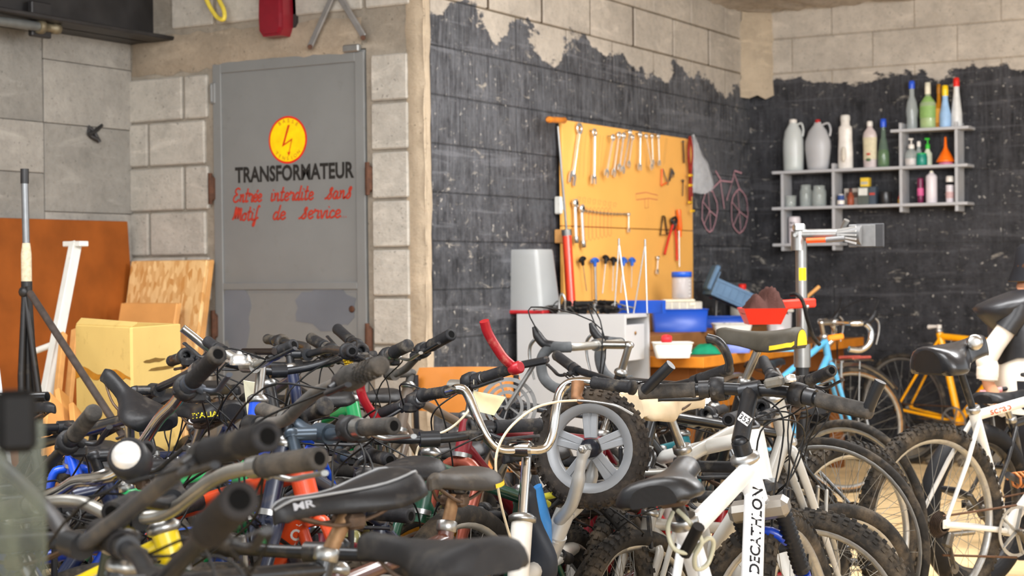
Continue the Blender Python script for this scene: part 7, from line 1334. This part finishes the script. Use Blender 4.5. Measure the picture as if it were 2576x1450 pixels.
# filler bicycles deeper in the pile
fill = [('dark green bicycle buried in the middle of the pile', (1080, 1105, 4.0), (1330, 1125, 4.4), 'dark_green2', (24, 70, 52), .8), ('maroon bicycle hidden under the lettered saddle', (760, 1300, 3.75), (1000, 1280, 4.3), 'maroon', (112, 22, 40), -.4), ('blue bicycle low in the pile behind the yellow frame', (600, 1260, 3.75), (260, 1240, 4.1), 'mid_blue', (36, 84, 176), .6), ('purple-blue bicycle wedged between the mag wheel and the lettered saddle', (1270, 1290, 4.7), (1000, 1270, 4.9), 'indigo', (60, 66, 140), .3), ('olive bicycle hidden in the pile under the gunmetal bar', (860, 1150, 4.2), (1120, 1120, 4.6), 'olive', (126, 122, 74), -.7), ('red bicycle low behind the chrome post', (1600, 1190, 4.75), (1840, 1175, 5.0), 'bright_red', (186, 22, 30), .5), ('black bicycle low at the bottom beside the chrome post', (1440, 1300, 4.7), (1180, 1290, 4.9), 'black2', (26, 26, 30), -.3), ('white-grey bicycle at the bottom between the saddles', (1600, 1262, 4.5), (1900, 1230, 4.9), 'greyish', (170, 166, 158), .2), ('teal bicycle behind the beige saddle', (1760, 1065, 5.3), (1560, 1060, 5.7), 'teal', (40, 128, 140), .5)]
for lb, Bp, Sp, cn, cc, stq in fill: bike(lb, A_(*Bp), A_(*Sp), bar='flat', steer=stq, frame=paint(cn, cc), R=random.choice([.25, .28, .3]), tw=.048, knob=1, cable=1, shifter=True, tr=.018, barm=random.choice([m_bblk, m_balu, m_bblue]), sad=dict(L=.25, W=.14), forkang=71)
# small extras on the bicycles
e = child_at(b14, hf((612, 958, 4.42), (660, 966, 4.4), (668, 1038, 4.42), (622, 1046, 4.44))); MB().add(e + [p + V((0, 0, .001)) + (b14['inv'].to_3x3() @ CF) * .0015 for p in e], [(0, 1, 2, 3), (7, 6, 5, 4), (0, 4, 5, 1), (1, 5, 6, 2), (2, 6, 7, 3), (3, 7, 4, 0)]).build('paper_tag', pm('cream_card', (226, 220, 190), .7), b14['root'])
MB().tube(spline(child_at(b22, hf((1195, 1012, 4.2), (1165, 1050, 4.15), (1130, 1080, 4.1), (1068, 1110, 4.05), (1047, 1145, 4.0), (1052, 1210, 4.0), (1062, 1260, 4.05)))), .0032, 6).build('cable', m_cabw, b22['root'])
rr = random.Random(9); q = MB(); q.tube([b15['inv'] @ A_(872 + 12 * math.sin(i * 1.3) + i * .6, 902 + i * 1.3, 4.75 + .02 * math.cos(i * 1.3)) for i in range(30)], .0035, 5); q.build('yellow_tinsel', pm('gold_foil', (226, 190, 40), .25, .6), b15['bar'])
q = child_at(b32, hf((2082, 852, 8.5), (2122, 846, 8.5))); MB().bar(q[0], q[1], .03, .03, V((0, 0, 1)), .006).build('orange_reflector', pm('amber_lens', (236, 138, 24), .25), b32['root'])
hub = b32['hub']; q = MB()
for s2 in (-1, 1): q.tube(spline([hub + V((-.02, .05 * s2, .37)), hub + V((.12, .05 * s2, .37)), hub + V((.2, .03 * s2, .36))]), .005, 6).tube([hub + V((0, .055 * s2, 0)), hub + V((.03, .05 * s2, .37))], .004, 6)
q.build('front_rack', m_post, b32['root']); q = MB()
for s2 in (-1, 1): q.tube([hub + V((-.02, .04 * s2, .385)), hub + V((.17, .03 * s2, .38))], .008, 8)
q.build('red_rack_strap', pm('faded_red_rubber', (196, 96, 84), .6), b32['root'])
a, b = onZ(2165, 1368, .012), onZ(2450, 1338, .012); o = thing('alloy_tube', 'bare alloy tube lying on the tan floor behind the big wheels', 'tube', a); MB().tube([V((0, 0, 0)), b - a], .011, 12).build('tube', m_post, o)
# ================================================================== PERSON at the right edge, turned away
TP = 6.9
pp_ = A_(2560, 900, TP); pz_ = thing('person', 'person in black bucket hat and black hooded jacket over a cream shirt, back turned', 'person', (pp_.x, pp_.y, 0))
def W_(px, py, t=TP): return A_(px, py, t) - V(pz_.location)
m_skin = pm('skin', (196, 140, 108), .5, 0, .05, 20); m_jk = pm('black_jacket', (30, 30, 33), .38, 0, .15, 14, .15); m_cr = pm('cream_cotton', (214, 204, 190), .8, 0, .06, 12, .15); m_hat = pm('black_hat', (24, 24, 27), .8, 0, .1, 60, .1); m_tr2 = pm('dark_trousers', (34, 34, 38), .8, 0, .1, 30, .1)
RX, FX = CR.copy(), V((CF.x, CF.y, 0)).normalized(); RX.z = 0; RX.normalize(); UZ = V((0, 0, 1))
def oval(c, a, b, n=20, tilt=0., jag=0., rr=random.Random(2)): return [c + RX * (math.cos(k * math.tau / n) * a) + FX * (math.sin(k * math.tau / n) * b) + UZ * (math.cos(k * math.tau / n) * tilt + (rr.uniform(-jag, jag) if jag else 0)) for k in range(n)]
# one continuous body grown on a skeleton
jo = {}; V_, E_, Rr = [], [], []
def J(name, p, r, par=None):
    jo[name] = len(V_); V_.append(tuple(p)); Rr.append(r)
    if par: E_.append((jo[par], jo[name]))
hipx = W_(2575, 1060); hip = V((hipx.x, hipx.y, .66)); che = W_(2560, 830); neck = W_(2578, 738); head = W_(2612, 692)
J('pelvis', hip, .105); J('waist', hip.lerp(che, .45), .095, 'pelvis'); J('chest', che, .12, 'waist'); J('neck', neck, .056, 'chest'); J('jaw', neck.lerp(head, .55), .062, 'neck'); J('skull', head, .08, 'jaw'); J('crown', head + UZ * .075 + RX * .01, .06, 'skull')
for s_, nm in ((-1, 'l'), (1, 'r')):
    sh_ = che + UZ * .09 + RX * (.03 * s_) + FX * (-.15 * s_ * -1 if False else .14 * s_); el = W_(2486 if s_ < 0 else 2640, 895, TP - .12 if s_ < 0 else TP + .15); wr = W_(2483 if s_ < 0 else 2660, 965, TP - .12 if s_ < 0 else TP + .1)
    J('sh' + nm, sh_, .05, 'chest'); J('el' + nm, el, .034, 'sh' + nm); J('wr' + nm, wr, .024, 'el' + nm); J('pa' + nm, wr + UZ * -.045 + RX * .018, .026, 'wr' + nm)
    for k in range(4):
        b_ = wr + UZ * -.07 + RX * (.02 + .004 * k) + FX * (-.022 + .014 * k); J('f%d%s' % (k, nm), b_, .0085, 'pa' + nm); J('g%d%s' % (k, nm), b_ + UZ * -(.022 - .003 * abs(k - 1)) + RX * .014, .008, 'f%d%s' % (k, nm)); J('h%d%s' % (k, nm), b_ + UZ * -.024 + RX * .034, .007, 'g%d%s' % (k, nm))
    t_ = wr + UZ * -.035 + RX * .04 + FX * -.012; J('t' + nm, t_, .009, 'pa' + nm); J('u' + nm, t_ + UZ * -.022 + RX * .008, .008, 't' + nm)
    hp_ = hip + FX * (.075 * s_) - UZ * .05; kn = hip + FX * (.085 * s_) + RX * (.03) - UZ * .31; an = hip + FX * (.09 * s_) - RX * .01 - UZ * .60; an.z = .07
    J('hp' + nm, hp_, .08, 'pelvis'); J('kn' + nm, kn, .055, 'hp' + nm); J('an' + nm, an, .036, 'kn' + nm); J('to' + nm, an + RX * .13 - UZ * .035, .033, 'an' + nm)
me = bpy.data.meshes.new('body'); me.from_pydata(V_, E_, []); me.materials.append(m_skin); body = bpy.data.objects.new('body', me); col.objects.link(body); body.parent = pz_
sk = body.modifiers.new('skin', 'SKIN'); sk.use_smooth_shade = True; lay = me.skin_vertices[0] if me.skin_vertices else None
if lay is None:
    a_ = me.attributes; 
for i, sv in enumerate(me.skin_vertices[0].data): sv.radius = (Rr[i], Rr[i]); sv.use_root = (i == 0)
ss = body.modifiers.new('smooth', 'SUBSURF'); ss.levels = ss.render_levels = 1
q = MB()
fd = (RX * .9 + FX * .43).normalized(); fs_ = V((-fd.y, fd.x, 0))
for s_ in (-1, 1): q.ball(head + fd * .078 + fs_ * (.032 * s_), .0125, 10, 7)
q.build('eyes', pm('eye_dark', (40, 28, 22), .3), body); MB().tube([head + fd * .08 + UZ * .012, head + fd * .098 - UZ * .026], [.008, .014], 8).build('nose', m_skin, body); MB().tube(spline([head + fd * .083 - UZ * .055 + fs_ * .022, head + fd * .089 - UZ * .055, head + fd * .083 - UZ * .055 - fs_ * .022]), .005, 6).build('mouth', pm('lip', (166, 96, 86), .5), body)
for s_ in (-1, 1): MB().ball(head + fs_ * (.08 * s_) - UZ * .01, .024, 10, 7, .6, .5, 1.2).build('ear', m_skin, body)
hr = MB().ball(head + UZ * .02 - fd * .012, .089, 16, 9); hr.v = [v for v in hr.v]; hr.build('hair', pm('brown_hair', (70, 46, 30), .6, 0, .3, 80), body)
# bucket hat: crown and sloping brim
hc = head + UZ * .01; rg = [oval(hc - UZ * .035, .122, .118, 24), oval(hc + UZ * .03, .098, .095, 24), oval(hc + UZ * .10, .088, .085, 24), oval(hc + UZ * .118, .07, .068, 24), oval(hc + UZ * .121, .01, .01, 24)]
hb_ = MB().loft(rg, cap=False).build('bucket_hat', m_hat, pz_); MB().loft([oval(hc - UZ * .0365, .121, .117, 24), oval(hc + UZ * .022, .1, .097, 24)], cap=False).build('hat_lining', pm('mustard_lining', (150, 112, 50), .8), hb_)
# jacket, hood, shirt, sleeves, trousers
def sec(px, py, a, b, tilt=0, jag=0): return oval(W_(px, py), a, b, 22, tilt, jag)
jk = MB().loft([sec(2562, 742, .06, .07), sec(2556, 758, .085, .12), sec(2552, 785, .098, .165), sec(2552, 830, .103, .17), sec(2556, 870, .105, .165), sec(2560, 905, .112, .165, .012, .02)], cap=False).build('jacket', m_jk, pz_)
hd_ = [oval(W_((a_ + b_) / 2, y_, TP - .05), (b_ - a_) / 1218, d_, 20, .0) for y_, a_, b_, d_ in ((728, 2560, 2600, .05), (736, 2535, 2610, .09), (752, 2492, 2612, .13), (766, 2462, 2606, .14), (777, 2448, 2598, .13), (795, 2462, 2580, .12), (815, 2482, 2556, .10), (830, 2500, 2525, .04))]
MB().loft(hd_).build('hood', m_jk, jk)
MB().loft([sec(2560, 895, .10, .15), sec(2556, 930, .115, .165), sec(2562, 990, .125, .17), sec(2570, 1040, .13, .175, 0, .012)], cap=False).build('shirt_hem', m_cr, pz_)
for nm, s_ in (('l', -1), ('r', 1)):
    a, e, w0 = V(V_[jo['sh' + nm]]), V(V_[jo['el' + nm]]), V(V_[jo['wr' + nm]])
    MB().tube(spline([a + UZ * .02, a.lerp(e, .15), a.lerp(e, .3), a.lerp(e, .45)]), [.05] * 16, 14).build('jacket_sleeve', m_jk, jk)
    MB().tube(spline([a.lerp(e, .3), e, e.lerp(w0, .4), e.lerp(w0, .8), w0 + UZ * .01]), [.04] * 4 + [.042] * 6 + [.044] * 5 + [.042] * 3 + [.03] * 3, 14).build('shirt_sleeve', m_cr, pz_)
    kn, an, hp_ = V(V_[jo['kn' + nm]]), V(V_[jo['an' + nm]]), V(V_[jo['hp' + nm]])
    MB().tube(spline([hp_ + UZ * .12, hp_, hp_.lerp(kn, .5), kn, kn.lerp(an, .5), an + UZ * .01]), [.108] * 5 + [.10] * 5 + [.088] * 5 + [.075] * 5 + [.062] * 6, 14).build('trouser_leg', m_tr2, pz_)
    MB().loft([[an + RX * x_ + FX * (y_ * .045) + UZ * z_ for x_, y_, z_ in ((-.05 * k_, -1 * k_, z), (.06, -1.05 * k_, z), (.15 * k_, -.8 * k_, z), (.17 * k_, 0, z), (.15 * k_, .8 * k_, z), (.06, 1.05 * k_, z), (-.05 * k_, 1 * k_, z), (-.07 * k_, 0, z))] for z, k_ in ((-.07, 1.02), (-.05, 1.04), (-.02, .92), (.0, .6))]).build('shoe', m_tr2, pz_)
pk = thing('pink_handled_tool', 'black tool with pink grip held in the left hand of the person', 'tool', A_(2490, 985, TP - .12)); u = RX * .8 + UZ * .12
MB().tube([u * -.05, u * .06], .012, 10).build('pink_grip', pm('dusty_pink', (206, 140, 140), .5), pk); MB().tube([u * .06, u * .17], .009, 10).build('shaft', m_cab, pk)
